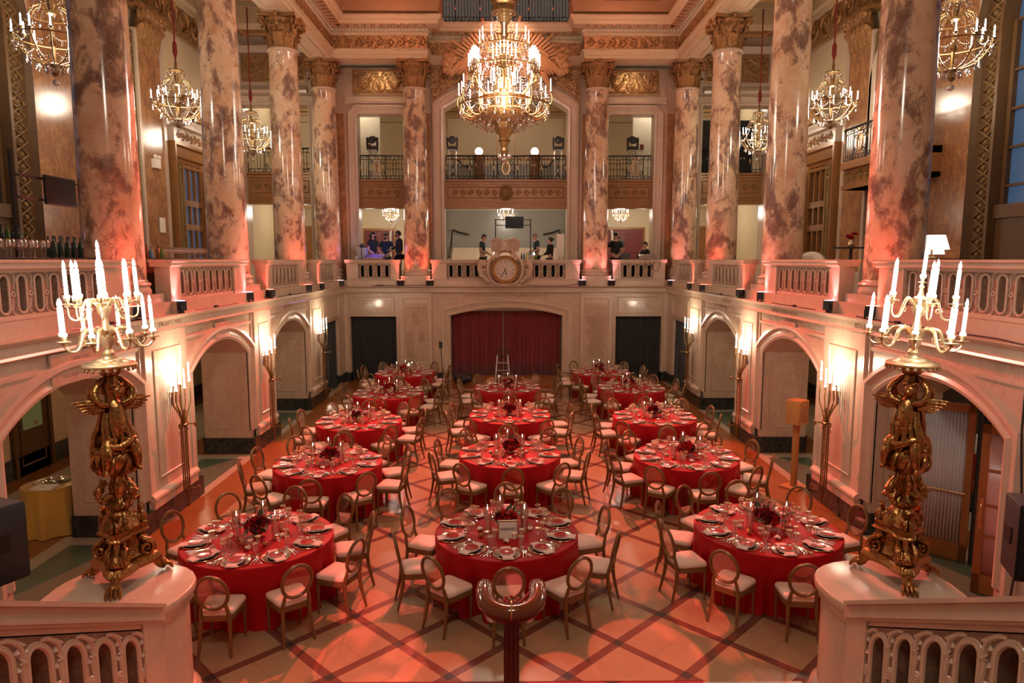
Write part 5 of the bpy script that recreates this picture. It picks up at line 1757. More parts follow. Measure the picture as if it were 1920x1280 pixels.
# ---- the great chandelier -------------------------------------------------
GX, GY = -.04, 17.0
gc_ = thing('great_chandelier', 'huge tiered gilt and crystal chandelier hanging in the middle of the hall', 'chandelier', (GX, GY, 0))
m = MB(); wob = lambda a, z: .06 * sin(8 * a)
m.lathe([(.02, 6.68), (.06, 6.73), (.10, 6.82), (.07, 6.90), (.09, 6.95), (.11, 7.03), (.15, 7.06), (.11, 7.12), (.13, 7.17), (.20, 7.26), (.28, 7.40), (.30, 7.46), (.12, 7.48), (.12, 8.2), (.2, 8.25), (.2, 8.5), (.1, 8.6), (.1, 9.2), (.22, 9.25), (.22, 9.3), (.08, 9.34), (.07, 9.7), (.12, 9.8), (.20, 9.95), (.26, 10.08), (.25, 10.15), (.30, 10.2), (.28, 10.32), (.12, 10.4), (.06, 10.5), (.05, 13.0)], 24, wob=wob)
m.build('stem', M['agold'], gc_)
m = MB(); m.lathe([(.28, 7.46), (.50, 7.55), (.66, 7.66), (.70, 7.72), (.68, 7.75), (.60, 7.76), (.3, 7.62)], 40); m.build('bowl', M['gold'], gc_)
m = MB()
for r, z, t in ((1.08, 7.86, .022), (.62, 8.02, .018), (.80, 8.72, .02), (.62, 9.20, .022), (.28, 10.0, .02), (.42, 8.95, .018)):
    m.tube([(r * cos(a), r * sin(a), z) for a in [2 * pi * k / 40 for k in range(40)]], t, 6, True)
m.build('ring_frame', M['agold'], gc_)
CANDLE_G = candle_meshes(.22, .0135, 'candle')
NA = 16
for k in range(NA):
    a = 2 * pi * (k + .5) / NA; g = lambda r, z: (r * cos(a), r * sin(a), z); r = 1.12 if k % 2 else 1.02
    v = MB(); v.tube([g(.55, 7.66), g(.80, 7.58), g(1.0, 7.70), g(r + .04, 7.95), g(r, 8.08 + .06 * (k % 2))], [.03, .026, .022, .018, .014], 6)
    v.lathe([(.01, -.02), (.045, 0), (.047, .008), (.02, .012)], 8, g(r, 8.09 + .06 * (k % 2)))
    v.tube([g(.9, 7.62), g(.98, 7.55), g(1.04, 7.62), g(1.0, 7.68)], .014, 5); v.build('arm', M['agold'], gc_)
    add_candle(gc_, CANDLE_G, g(r, 8.11 + .06 * (k % 2)))
    a2 = a + 2 * pi / NA
    w = swag(g(1.08, 7.84), (1.08 * cos(a2), 1.08 * sin(a2), 7.84), .16, 12, .014); w.merge(swag(g(1.1, 7.98), g(.69, 7.72), .16, 12, .012)); w.merge(swag(g(.60, 9.2), g(1.06, 8.1), .10, 20, .011, False))
    w.build('crystal_chain', M['crystal'], gc_)['kind'] = 'stuff'
for k in range(6):
    a0 = 2 * pi * (k + .5) / 6; g0 = lambda x, y, z, a0=a0: (x * cos(a0) - y * sin(a0), x * sin(a0) + y * cos(a0), z)
    v = MB(); v.tube([g0(.2, 0, 8.2), g0(.5, 0, 8.1), g0(.74, 0, 8.35), g0(.82, 0, 8.66)], [.04, .035, .03, .03], 7)
    for j in range(7):
        y = (j - 3) * .085; z = 8.86 - .028 * abs(j - 3) ** 1.4
        v.tube([g0(.80, 0, 8.5), g0(.84, y * .9, 8.60), g0(.82, y, z)], .013, 5); v.lathe([(.01, -.02), (.03, 0), (.012, .01)], 7, g0(.82, y, z))
        v.tube([g0(.83, a, b) for a, b in spiral(y * .9, 8.55 + .06 * (j % 2), .05, 1.2, 0, 9, .2)], .010, 4)
    for s_ in (-1, 1): v.tube([g0(.84, a, b) for a, b in spiral(s_ * .13, 8.42, .09, 1.4, pi / 2, 14, .2, s_)], .014, 5)
    v.build('cluster_bracket', M['agold'], gc_)
    for j in range(7):
        y = (j - 3) * .085; z = 8.86 - .028 * abs(j - 3) ** 1.4
        add_candle(gc_, CANDLE_G, g0(.82, y, z + .01))
for k in range(12):
    a = 2 * pi * k / 12; g = lambda r, z: (r * cos(a), r * sin(a), z)
    v = MB(); v.tube([g(.18, 9.22), g(.35, 9.12), g(.52, 9.18), g(.58, 9.30)], [.022, .02, .016, .014], 6); v.lathe([(.01, -.02), (.036, 0), (.014, .01)], 8, g(.58, 9.31)); v.build('upper_arm', M['agold'], gc_)
    add_candle(gc_, CANDLE_G, g(.58, 9.32))
    a2 = a + 2 * pi / 12
    w = swag(g(.28, 9.98), g(.60, 9.22), .10, 12, .013); w.merge(swag(g(.28, 9.98), g(.42, 8.97), .05, 16, .011, False)); w.merge(swag(g(.42, 8.94), g(.62, 8.04), .08, 14, .012))
    w.build('crystal_chain', M['crystal'], gc_)['kind'] = 'stuff'
for k in range(14):
    a = 2 * pi * k / 14
    v = MB(); v.lathe([(.012, -.10), (.04, 0), (.014, .01)], 8, (.60 * cos(a), .60 * sin(a), 8.05)); v.build('pan', M['gilt'], gc_)
    add_candle(gc_, CANDLE_G, (.60 * cos(a), .60 * sin(a), 8.06))
for k in range(10):
    a = 2 * pi * k / 10
    add_candle(gc_, CANDLE_G, (.32 * cos(a), .32 * sin(a), 8.42))
for k in range(20):
    a = 2 * pi * (k + .25) / 20; g = lambda r, z: (r * cos(a), r * sin(a), z)
    w = swag(g(.82, 8.70), g(1.10, 7.95), -.02, 12, .013); w.merge(swag(g(.60, 9.18), g(.82, 8.72), .03, 9, .013)); w.merge(swag(g(.66, 7.66), g(.30, 7.30), .10, 8, .014))
    a2 = a + 2 * pi / 10; w.merge(swag(g(.70, 7.60), (.70 * cos(a2), .70 * sin(a2), 7.60), .16, 12, .013)); w.build('crystal_chain', M['crystal'], gc_)['kind'] = 'stuff'
d = []
for r, z, q in ((.70, 7.62, 20), (.5, 7.48, 14), (1.08, 7.76, 26), (.14, 6.72, 8), (.42, 8.85, 16), (.62, 9.12, 18)): d += [(r * cos(2 * pi * i / q), r * sin(2 * pi * i / q), z) for i in range(q)]
dm = drops(d, .022); dm.ball((0, 0, 6.62), .07, 12, 8); dm.build('crystal_fringe', M['crystal'], gc_)['kind'] = 'stuff'

# ---- LED uplights at the column feet ---------------------------------------
UPM = {'r': emit('led_face_red', (1, .12, .08), 10), 'p': emit('led_face_pink', (1, .35, .45), 10)}


def uplight(x, y, ax, ay, c, label, e, z=3.325):
    rz = atan2(ay - y, ax - x) - pi / 2
    root = thing('uplight', label, 'stage light', (x, y, z), rz, 'black LED uplights on the ledge at the column feet')
    b = MB(); b.box(-.10, .10, -.09, .07, .035, .20); b.build('housing', M['black'], root)
    y_ = MB(); y_.box(-.125, -.105, -.03, .03, .0, .14); y_.box(.105, .125, -.03, .03, 0, .14); y_.box(-.125, .125, -.04, .04, 0, .012); y_.build('yoke', M['black'], root)
    l = MB(); l.box(-.09, .09, -.075, .055, .20, .206); l.build('led_face', UPM[c], root)
    col = RED if c == 'r' else PINK
    light('uplight_beam', 'SPOT', (x, y, z + .23), e, col, .05, (x + (ax - x) * .85, y + (ay - y) * .85, z + 3.6), 82, .9)


for sd, nm in ((-1, 'left'), (1, 'right')):
    for y, d, cs in ((11.0, 'nearest', 'rp'), (15.5, 'second', 'pr'), (19.95, 'third', 'rr')):
        uplight(sd * 5.56, y - .68, sd * 6.2, y, cs[0], 'black uplight on the near side of the %s %s-row column' % (d, nm), 120)
        uplight(sd * 5.56, y + .70, sd * 6.2, y, cs[1], 'black uplight on the far side of the %s %s-row column' % (d, nm), 120)
    uplight(sd * 5.60, 23.3, sd * 6.2, CY, 'p', 'black uplight in the far %s corner of the ledge' % nm, 110)
    uplight(sd * 3.12 - .50, 23.66, sd * 3.12, CY, 'r' if sd < 0 else 'p', 'black uplight at the foot of the slim %s far column, on its left side' % nm, 95)
    uplight(sd * 3.12 + .50, 23.66, sd * 3.12, CY, 'r' if sd < 0 else 'p', 'black uplight at the foot of the slim %s far column, on its right side' % nm, 95)
# cove light on the ceiling moulding above the far cornice and over the lyre panels
for sg in (-1, 1):
    light('picture_lamp', 'SPOT', (sg * 4.4, 24.25, 10.75), 25, (1, .8, .5), .1, (sg * 4.4, 24.9, 9.9), 120, .8)
for sg in (-1, 1):
    for y in (12, 16, 20): light('cornice_lamp', 'POINT', (sg * 4.6, y, 12.2), 22, (1, .42, .26), .2)
    light('cornice_lamp', 'POINT', (sg * 3.6, 21.8, 11.9), 34, (1, .38, .24), .2)
light('sunburst_fill', 'SPOT', (0, 22.6, 12.0), 260, (1, .45, .3), .1, (0, 24.6, 10.9), 90, .6)  # added spot that brightens the sunburst, no fixture here
light('upper_balcony_lamp', 'POINT', (0, 25.6, 12.9), 40, RED, .15)
# dim warm lamps of the aisles under the mezzanine
for sd in (-1, 1):
    for y in (8.5, 13.2, 17.8): light('aisle_lamp', 'POINT', (sd * 7.9, y, 2.8), 22, (1, .72, .42), .15)
# ================================================================ STAIR, NEWELS, STAIR BALUSTRADES
m = MB()
for k in range(16): m.box(-2.86, 2.86, -2.5, 6.2 - .30 * k, .16 * k, .16 * (k + 1))
struct(m.build('stair_2', M['wall2']))
m = MB()
for k in range(16):
    y = 6.2 - .30 * k
    m.box(-1.9, 1.9, y - .31, y + .006, .16 * (k + 1), .16 * (k + 1) + .008); m.box(-1.9, 1.9, y, y + .008, .16 * k + .01, .16 * (k + 1) + .008)
tag(m.build('stair_carpet', fabric('red_carpet', (.30, .01, .015), .9, sheen=.5)), 'red carpet runner on the marble stairs at the very front edge', 'carpet', kind='thing')
SL = .535
for sg, nm in ((-1, 'left'), (1, 'right')):
    root = thing('newel_pedestal', 'broad D-shaped pink marble newel pedestal carrying the %s candelabra' % nm, 'pedestal', (sg * 3.44, 5.88, 0), group='rounded newel pedestals of the stair')
    def dsh(rx, ry, z, n=28):
        o = []
        for i in range(n):
            a = 2 * pi * i / n; e = .62 if sin(a) < 0 else .95
            c, s_ = cos(a), sin(a)
            o.append((rx * math.copysign(abs(c) ** e, c), ry * math.copysign(abs(s_) ** e, s_), z))
        return o
    b = MB(); b.rings([dsh(.54, .46, .0), dsh(.54, .46, 1.12)]); b.build('drum', M['wall2'], root)
    b = MB(); b.rings([dsh(.54, .46, 1.10), dsh(.57, .49, 1.14), dsh(.575, .495, 1.19), dsh(.60, .52, 1.22), dsh(.61, .53, 1.27), dsh(.60, .52, 1.295), dsh(.585, .50, 1.303)]); b.build('top_slab', M['wall2'], root, ang=40)
    b = MB(); b.rings([dsh(.62, .54, 0), dsh(.62, .54, .16), dsh(.60, .52, .18), dsh(.61, .53, .22), dsh(.60, .52, .26), dsh(.56, .48, .30), dsh(.54, .46, .31)]); b.build('base_moulding', M['wall2'], root, ang=40)
    # sloping balustrade along the stair
    X0 = sg * 2.90
    fn = lambda u, v, w, sg=sg: (sg * (2.90 - w), u, v + SL * (5.42 - u))
    root = thing('stair_balustrade', 'sloping pink marble stair balustrade with carved ovals, %s side of the stair' % nm, 'balustrade', (X0, 5.4, 0), group='stair balustrades beside the newels')
    off = lambda x, y, z, fn=fn, X0=X0: tuple(a - b_ for a, b_ in zip(fn(x, y, z), (X0, 5.4, 0)))
    c = MB(); slab(c, 1.2, 5.50, 1.245, 1.385, -.40, .02, off)
    for z0, z1, d in ((1.355, 1.39, .05), (1.24, 1.275, .035), (1.215, 1.245, .015)): slab(c, 1.2, 5.48, z0, z1, -.42 - d, d + .0, off)
    c.build('coping', M['wall2'], root)
    c = MB(); slab(c, 5.20, 5.50, -.2, 1.24, -.36, 0, off); slab(c, 1.2, 5.2, .28, .42, -.36, 0, off); slab(c, 1.2, 5.2, -.1, .28, -.38, .04, off); slab(c, 1.2, 5.2, 1.16, 1.22, -.3, -.02, off)
    c.build('end_block', M['wall2'], root)
    c = MB(); n = 11; u1 = 5.2; u0 = u1 - n * .33; v0, v1 = .42, 1.17
    pz = MB()
    off2 = lambda x, y, z: off(x, y, z - .07)
    # bold interlaced loops
    for i in range(n):
        cc = u0 + .33 * (i + .5); cz = (v0 + v1) / 2
        for q, rr in ((.098, .017), (.125, .011)):
            pz.tube([off2(x, z, .05) for x, z in oval(cc, cz, q, .30 + (q - .098) * .8, 9)], rr, 6, True)
        e = cc + .165
        for zz in (cz, ):
            for rr, tt in ((.042, .013), (.018, .014)): pz.tube([off2(e + rr * cos(a), zz + rr * sin(a), .055) for a in [2 * pi * k / 12 for k in range(12)]], tt, 5, True)
        for s_ in (1, -1):
            pz.tube([off2(x, z, .05) for x, z in [(e + .04 * s_, cz + .04 * s_), (e + .02 * s_, cz + .14 * s_), (e + .035 * s_, cz + .22 * s_), (e + .01 * s_, cz + .31 * s_), (e - .07 * s_, cz + .345 * s_), (e - .14 * s_, cz + .335 * s_)]], [.014, .015, .016, .018, .018, .012], 6)
            for k in range(4):
                pz.tube([off2(e - .01 * s_, cz + (.12 + .055 * k) * s_, .03), off2(e + .03 * (1 if k % 2 else -1), cz + (.15 + .055 * k) * s_, .06), off2(e, cz + (.185 + .055 * k) * s_, .04)], [.008, .02, .004], 5)
    pz.build('carved_loops', M['wall2'], root)
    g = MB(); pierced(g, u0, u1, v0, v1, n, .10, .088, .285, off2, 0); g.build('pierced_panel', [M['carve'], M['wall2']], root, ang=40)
    g = MB(); slab(g, 1.2, 5.2, .3, 1.2, -.34, -.30, off); g.build('timber_backing', plain('amber_timber', (.20, .08, .02), .45), root)

# ---- central handrail ------------------------------------------------
hr = thing('stair_handrail', 'polished red-brown U-shaped handrail end on a square post, at the stair centre', 'handrail', (.0, 2.9, 1.60))
hx = .022; hw_ = plain('polished_mahogany', (.17, .04, .016), .14, 0, .15, 14, coat=.35)
m = MB(); pts = []
for sg in (-1,):
    pts += [(-.105, 1.5, .07), (-.108, .9, .42), (-.112, .45, .85 + .0), (-.118, .28, 1.085), (-.122, .16, 1.13)]
body = [(.122 * cos(a), .10 + .15 * sin(a), 1.085 - .012 * (-sin(a))) for a in [pi + pi * i / 12 for i in range(13)]]
pts = [(-.118, 1.35, .30), (-.120, .75, .68), (-.122, .40, .93), (-.124, .26, 1.045), (-.124, .18, 1.085)] + body + [(.124, .18, 1.085), (.124, .26, 1.045), (.122, .40, .93), (.120, .75, .68), (.118, 1.35, .30)]
m.tube([(x + hx, y, z) for x, y, z in pts], .040, 14); m.build('rail', hw_, hr, ang=60)
m = MB(); m.box(hx - .034, hx + .034, -.04, .03, .0, 1.06)
for q in (-.02, 0, .02): m.tube([(hx + q, -.04, 0), (hx + q, -.04, 1.05)], .009, 6)
m.build('post', hw_, hr)
m = MB(); m.tube([(hx, -.05 + .043 * cos(a), 1.09 + .043 * sin(a)) for a in [2 * pi * i / 16 for i in range(16)]], .004, 6, True); m.build('brass_joint', GOLDRIM, hr)
m = MB()
for k in range(8): m.ball((hx + .03 * cos(k * pi / 4), .06 + .03 * sin(k * pi / 4), 1.085), (.010, .010, .007), 6, 4)
m.tube([(hx + .03, .06, 1.06), (hx + .10, .16, 1.08)], .007, 8); m.tube([(hx, .02, 1.03), (hx, .06, 1.08)], .012, 8); m.build('rosette_bracket', plain('red_lacquer', (.45, .03, .03), .3), hr)

# ================================================================ CURTAINS
def curtain(name, u0, u1, z0, z1, fn, m_, label, cat, amp=.05, per=.14, group=None, seed=1):
    rnd = random.Random(seed); n = int((u1 - u0) / .025); ph = rnd.random() * 6
    b = MB(); cols = []
    for i in range(n + 1):
        u = u0 + (u1 - u0) * i / n
        w0 = amp * sin(2 * pi * u / per + ph + 1.3 * sin(u * 2.3)) + amp * .4 * sin(2 * pi * u / (per * 2.7))
        cols.append([fn(u + .0, z0 + (z1 - z0) * t, w0 * (1 - .35 * t)) for t in (0, .3, .6, .9, 1)])
    vs = [p for c in cols for p in c]; fs = [(i * 5 + j, i * 5 + 5 + j, i * 5 + 6 + j, i * 5 + 1 + j) for i in range(n) for j in range(4)]
    b.add(vs, fs); o = b.build(name, m_, recalc=False, ang=80)
    s = o.modifiers.new('thick', 'SOLIDIFY'); s.thickness = .012
    return tag(o, label, cat, group, 'thing')


f0 = lambda dy: (lambda u, v, w: (u, FY + dy - w, v))
curtain('velvet_curtain', -1.9, -.135, .02, 2.42, f0(.35), M['dred'], 'left half of the dark red velvet curtain in the far arch', 'curtain', .05, .15, 'dark red velvet curtains', 1)
curtain('velvet_curtain', -.075, 1.92, .02, 2.42, f0(.35), M['dred'], 'right half of the dark red velvet curtain in the far arch', 'curtain', .05, .15, 'dark red velvet curtains', 2)
BG = 'black drapes closing the far doorways'
curtain('black_drape', -5.45, -3.80, .02, 2.26, f0(.2), M['blackc'], 'black drape in the far doorway left of the red curtain', 'drape', .04, .13, BG, 3)
curtain('black_drape', 3.80, 5.45, .02, 2.26, f0(.2), M['blackc'], 'black drape in the far doorway right of the red curtain', 'drape', .04, .13, BG, 4)
curtain('black_drape', DOOR[0] - .02, DOOR[1] + .02, .02, 2.26, lambda u, v, w: LW(u, v, -.15 + w), M['blackc'], 'black drape in the doorway of the left side wall', 'drape', .04, .13, BG, 5)
curtain('black_drape', DOOR[0] - .02, DOOR[1] + .02, .02, 2.26, lambda u, v, w: RW(u, v, -.15 + w), M['blackc'], 'black drape in the doorway of the right side wall', 'drape', .04, .13, BG, 6)
m = MB(); m.box(-6.7, 6.7, 26.2, 26.3, 0, 3.1)
struct(m.build('wall_service', M['cream']))
m = MB(); m.box(-2.2, 2.2, FY + .5, FY + .6, .1, 2.9); 
struct(m.build('trim_140', M['cream']))
m = MB(); m.box(-9.9, -9.5, 25.4, 26, 0, 3.12); m.box(-9.6, -6.6, 25.2, 25.4, 0, 3.12); m.box(6.6, 9.6, 25.2, 25.4, 0, 3.12)
struct(m.build('wall_aisle_end', M['cream']))
# platform step below the red curtain
struct(MB().box(-1.9, 1.92, FY - .35, FY + .5, 0, .13).build('trim_141', M['wood']))

# ladder, bag, tall stand
la = thing('step_ladder', 'silver folding step ladder standing before the red velvet curtain', 'ladder', (-.12, 22.9, 0), R(4))
alu = plain('aluminium', (.62, .62, .60), .35, .8)
for sx in (-1, 1):
    m = MB(); m.tube([(sx * .26, -.12, 0), (sx * .17, .05, 1.05)], .022, 6); m.build('rail', alu, la)
    m = MB(); m.tube([(sx * .24, .42, 0), (sx * .17, .08, 1.0)], .018, 6); m.build('rear_leg', alu, la)
for k, z in enumerate((.25, .5, .75, .98)):
    m = MB(); q = .25 - .075 * z; y = -.12 + .16 * z; m.box(-q, q, y - .03, y + .07, z, z + .03); m.build('tread', alu if k < 3 else M['black'], la)
m = MB(); m.tube([(-.19, .0, 1.02), (-.16, .02, 1.2), (.16, .02, 1.2), (.19, .0, 1.02)], .02, 6); m.build('hand_loop', M['black'], la)
m = MB(); m.tube([(-.30, -.1, 0), (-.3, -.08, .1), (-.1, .1, 1.9), (-.095, .1, 2.1)], .012, 6)
bg = MB(); random.seed(9)
for k in range(9): bg.ball((random.uniform(-.22, .22), random.uniform(-.12, .12), .15 + random.uniform(0, .2)), (.17, .14, .15), 9, 6)
tag(bg.build('duffel_bag', M['black'], loc=(-1.45, 22.9, 0)), 'black bag slumped on the floor left of the ladder', 'bag', kind='thing')
ms = thing('light_stand', 'thin black telescopic stand between the tables and the left far pilaster', 'stand', (-1.90, 20.3, 0))
m = MB(); m.tube([(0, 0, 0), (0, 0, 1.0)], .018, 6); m.tube([(0, 0, .9), (-.05, 0, 1.65)], .012, 6); m.build('pole', M['black'], ms)
m = MB(); m.box(-.10, .0, -.04, .04, 1.60, 1.80); m.build('head', M['black'], ms)
for k in range(3):
    a = 2 * pi * k / 3; m = MB(); m.tube([(0, 0, .35), (.18 * cos(a), .18 * sin(a), .01)], .010, 5); m.build('leg', M['black'], ms)

# ================================================================ INSCRIBED PLAQUES
INC = plain('dark_incised_text', (.26, .14, .09), .6)


def plaque(label, w_, h_, lines, fnl, loc, rot, grp='inscribed marble plaques'):
    root = thing('inscribed_plaque', label, 'plaque', loc, 0, grp); root.rotation_euler = rot
    m = MB(); m.box(-w_ / 2, w_ / 2, -h_ / 2, h_ / 2, -.02, .012); m.build('slab', M['panel'], root)
    for i, (s, sz, x, y) in enumerate(lines): text('lettering', s, sz, (x, y, .013), (0, 0, 0), INC, root, ext=.0008)
    return root


def rows(n, y0, dy, seed, x=0, sz=.03, L=(14, 26)):
    """fine unreadable rows of engraved names, as blurred in the photograph"""
    rnd = random.Random(seed); m = MB()
    for i in range(n):
        l = rnd.uniform(*L) * .018; q = x - l / 2
        while q < x + l / 2:
            ww = rnd.uniform(.03, .09); m.box(q, min(q + ww, x + l / 2), y0 - i * dy - sz * .4, y0 - i * dy + sz * .4, .012, .0135); q += ww + .018
    return m


rt = (R(90), 0, 0)
p = plaque('tall inscribed marble panel on the far pilaster left of the curtain', .84, 2.0, [('OUR ROYAL CENTURY', .062, 0, .84), ('BY MURALS  ARMORY HALL', .040, 0, .73), ('THE ROYAL COMPANY', .036, 0, .08)], None, (-3.13, FY - .075, 1.72), rt)
m = rows(9, .65, .045, 1, 0, .022, (10, 16)); m.merge(rows(24, .0, .04, 2, -.2, .02, (12, 19))); m.merge(rows(9, .0, .04, 3, .2, .02, (8, 18))); m.build('engraved_rows', INC, p)
p = plaque('tall inscribed marble panel on the far pilaster right of the curtain', .84, 2.0, [('WANG CENTER FOR THE ARTS', .046, 0, .84), ('FOUNDERS', .036, 0, .62)], None, (3.13, FY - .075, 1.72), rt)
m = rows(40, .54, .037, 5, 0, .018, (22, 38)); m.build('engraved_rows', INC, p)
p = plaque('cracked marble plaque over the far left black drape', 1.2, .40, [], None, (-4.6, FY - .02, 2.64), rt)
p = plaque('small pink plaque over the far right black drape', .95, .30, [('IN LOVING MEMORY OF', .055, 0, .07), ('THE ARTISTS WHO GRACED THIS STAGE', .042, 0, 0), ('DONATED BY FRIENDS', .035, 0, -.07)], None, (4.6, FY - .02, 2.64), rt)
for sd, nm in ((-1, 'left'), (1, 'right')):
    rot = (R(90), 0, R(90) if sd < 0 else R(-90))
    for (a, b), d, ls in ((ARC[0], 'nearest arch', [('ABRY INC.', .085, 0, .10), ('FRASER SCHOLARSHIP FUND', .075, 0, 0), ('THE FAMILY FOUNDATION', .07, 0, -.10)]), (ARC[1], 'second arch', [('NEIGHBORS', .06, 0, .07), ('OF THE THEATRE', .05, 0, 0), ('BOSTON', .05, 0, -.07)]), (ARC[2], 'third arch', [('STATE STREET', .055, 0, .05), ('FOUNDATION', .05, 0, -.04)])):
        if sd > 0 and a == ARC[0][0]: continue
        wd = 1.25 if a == ARC[0][0] else .62
        plaque('pink inscribed plaque above the %s of the %s wall' % (d, nm), wd, .40 if wd > 1 else .30, ls, None, (sd * (WX - .04), (a + b) / 2 + (.0 if wd < 1 else .15), 2.86), rot)

# ================================================================ CLOCK with eagle
ck = thing('wall_clock', 'large carved clock with an eagle on top, mounted on the far balustrade', 'clock', (-.03, 23.58, 3.88))
Y = lambda x, z, y=0: (x, -y, z)
m = MB(); m.lathe([(.001, 0), (.35, 0), (.35, .03), (.001, .03)], 48); m.map(lambda x, y, z: (x, -z, y)); m.build('dial', plain('clock_dial', (.60, .50, .42), .4), ck)
for r, t, mt, nm in ((.365, .022, M['gilt'], 'inner_bezel'), (.455, .03, M['gold'], 'outer_bezel')):
    m = MB(); m.tube([Y(r * cos(a), r * sin(a), .03) for a in [2 * pi * k / 48 for k in range(48)]], t, 8, True); m.build(nm, mt, ck)
m = MB(); m.lathe([(.38, .0), (.44, .0), (.44, .035), (.38, .035)], 48, closed=True); m.map(lambda x, y, z: (x, -z, y)); m.build('bezel_band', M['gold'], ck)
m = MB()
for k in range(24): a = 2 * pi * k / 24; m.ball(Y(.41 * cos(a), .41 * sin(a), .045), .018, 7, 5)
m.build('bezel_stud', M['pgold'], ck)
for k, s in enumerate(['XII', 'I', 'II', 'III', 'IIII', 'V', 'VI', 'VII', 'VIII', 'IX', 'X', 'XI']):
    a = pi / 2 - 2 * pi * k / 12
    text('numeral', s, .085, (.275 * cos(a), -.034, .275 * sin(a)), (R(90), 0, 0), M['black'], ck, ext=.002, sx=.75)
for L, wd, a in ((.20, .016, R(-90 + 15)), (.29, .011, R(90 - 35 * 6))):
    m = MB(); ca, sa = cos(a), sin(a)
    m.prism([(-.05, -wd * .6), (L * .8, -wd), (L, 0), (L * .8, wd), (-.05, wd * .6)], .036, .042); m.map(lambda x, y, z: (x * ca - y * sa, -z, x * sa + y * ca)); m.build('clock_hand', M['black'], ck)
for sg in (-1, 1):
    m = MB()
    m.tube([Y(*q) for q in [(sg * .18, .52, .08), (sg * .36, .46, .10), (sg * .54, .28, .10), (sg * .60, .0, .10), (sg * .54, -.26, .08), (sg * .36, -.46, .05), (sg * .14, -.52, .04)]], [.035, .055, .052, .048, .045, .04, .03], 8)
    m.tube([Y(q[0], q[1], .1) for q in spiral(sg * .30, .50, .10, 1.4, pi if sg > 0 else 0, 18, .15, sg)], .04, 6)
    m.build('scroll_frame', M['wall2'], ck)
    m = MB()
    m.tube([Y(*q) for q in [(sg * .66, .16, .02), (sg * .80, .22, .03), (sg * .86, .02, .03), (sg * .74, -.25, .03), (sg * .5, -.44, .03)]], [.08, .11, .10, .09, .06], 8)
    for k in range(6): m.ball(Y(sg * (.72 + .05 * (k % 3)), .28 - .1 * k, .1), (.06, .05, .05), 7, 5)
    m.build('cornucopia', M['wall'], ck)
    m = MB()
    for k in range(11):
        x = .06 + .033 * k
        m.tube([Y(sg * (.05 + .02 * k), .80 + .018 * k, .05), Y(sg * (x + .05), .99 - .004 * (k - 5) ** 2, .06), Y(sg * (x + .07), .80 - .006 * k, .06), Y(sg * (x + .045), .56 + .004 * k, .05)], [.018, .024, .022, .012], 5)
    m.tube([Y(sg * .06, .84, .07), Y(sg * .16, 1.0, .08), Y(sg * .32, 1.03, .08), Y(sg * .46, .95, .06), Y(sg * .48, .78, .05)], [.03, .04, .04, .032, .015], 7)
    m.build('eagle_wing', M['wall'], ck)
m = MB(); m.ball(Y(0, .80, .06), (.10, .08, .20), 12, 8); m.ball(Y(0, 1.0, .08), (.055, .06, .06), 10, 7); m.tube([Y(.03, 1.01, .1), Y(.09, .985, .12)], [.022, .006], 6); m.build('eagle_body', M['wall2'], ck)
m = MB()
for k in range(9): a = pi * k / 8; m.ball(Y(.20 * cos(a), .56 + .06 * sin(a), .1), (.05, .04, .04), 7, 5)
m.build('fruit_garland', M['gold'], ck)
m = MB(); m.box(-.55, .55, -.02, .14, -.56, -.46); m.build('shelf', M['wall2'], ck)

# ================================================================ PEOPLE
SKIN = [plain('skin_light', (.62, .34, .24), .55, var=.05), plain('skin_tan', (.46, .23, .15), .55, var=.05)]
HAIR = plain('dark_hair', (.02, .012, .01), .6); GREYH = plain('grey_hair', (.25, .22, .2), .6)
CL = {'black': plain('black_cotton', (.012, .012, .015), .8), 'navy': plain('navy_cotton', (.02, .035, .07), .8), 'teal': plain('dark_teal_cotton', (.02, .05, .055), .8), 'blue': plain('blue_shirt', (.10, .22, .34), .8)}


def skinned(name, V, E, root, mat_, parent, sub=2):
    me = bpy.data.meshes.new(name); me.from_pydata([v[:3] for v in V], E, []); me.materials.append(mat_)
    o = bpy.data.objects.new(name, me); C.objects.link(o); o.parent = parent
    o.modifiers.new('skin', 'SKIN').use_smooth_shade = True
    for i, v in enumerate(V):
        sv = me.skin_vertices[0].data[i]; r = v[3]; sv.radius = r if isinstance(r, tuple) else (r, r); sv.use_root = (i == root)
    s = o.modifiers.new('sub', 'SUBSURF'); s.levels = sub; s.render_levels = sub
    return o


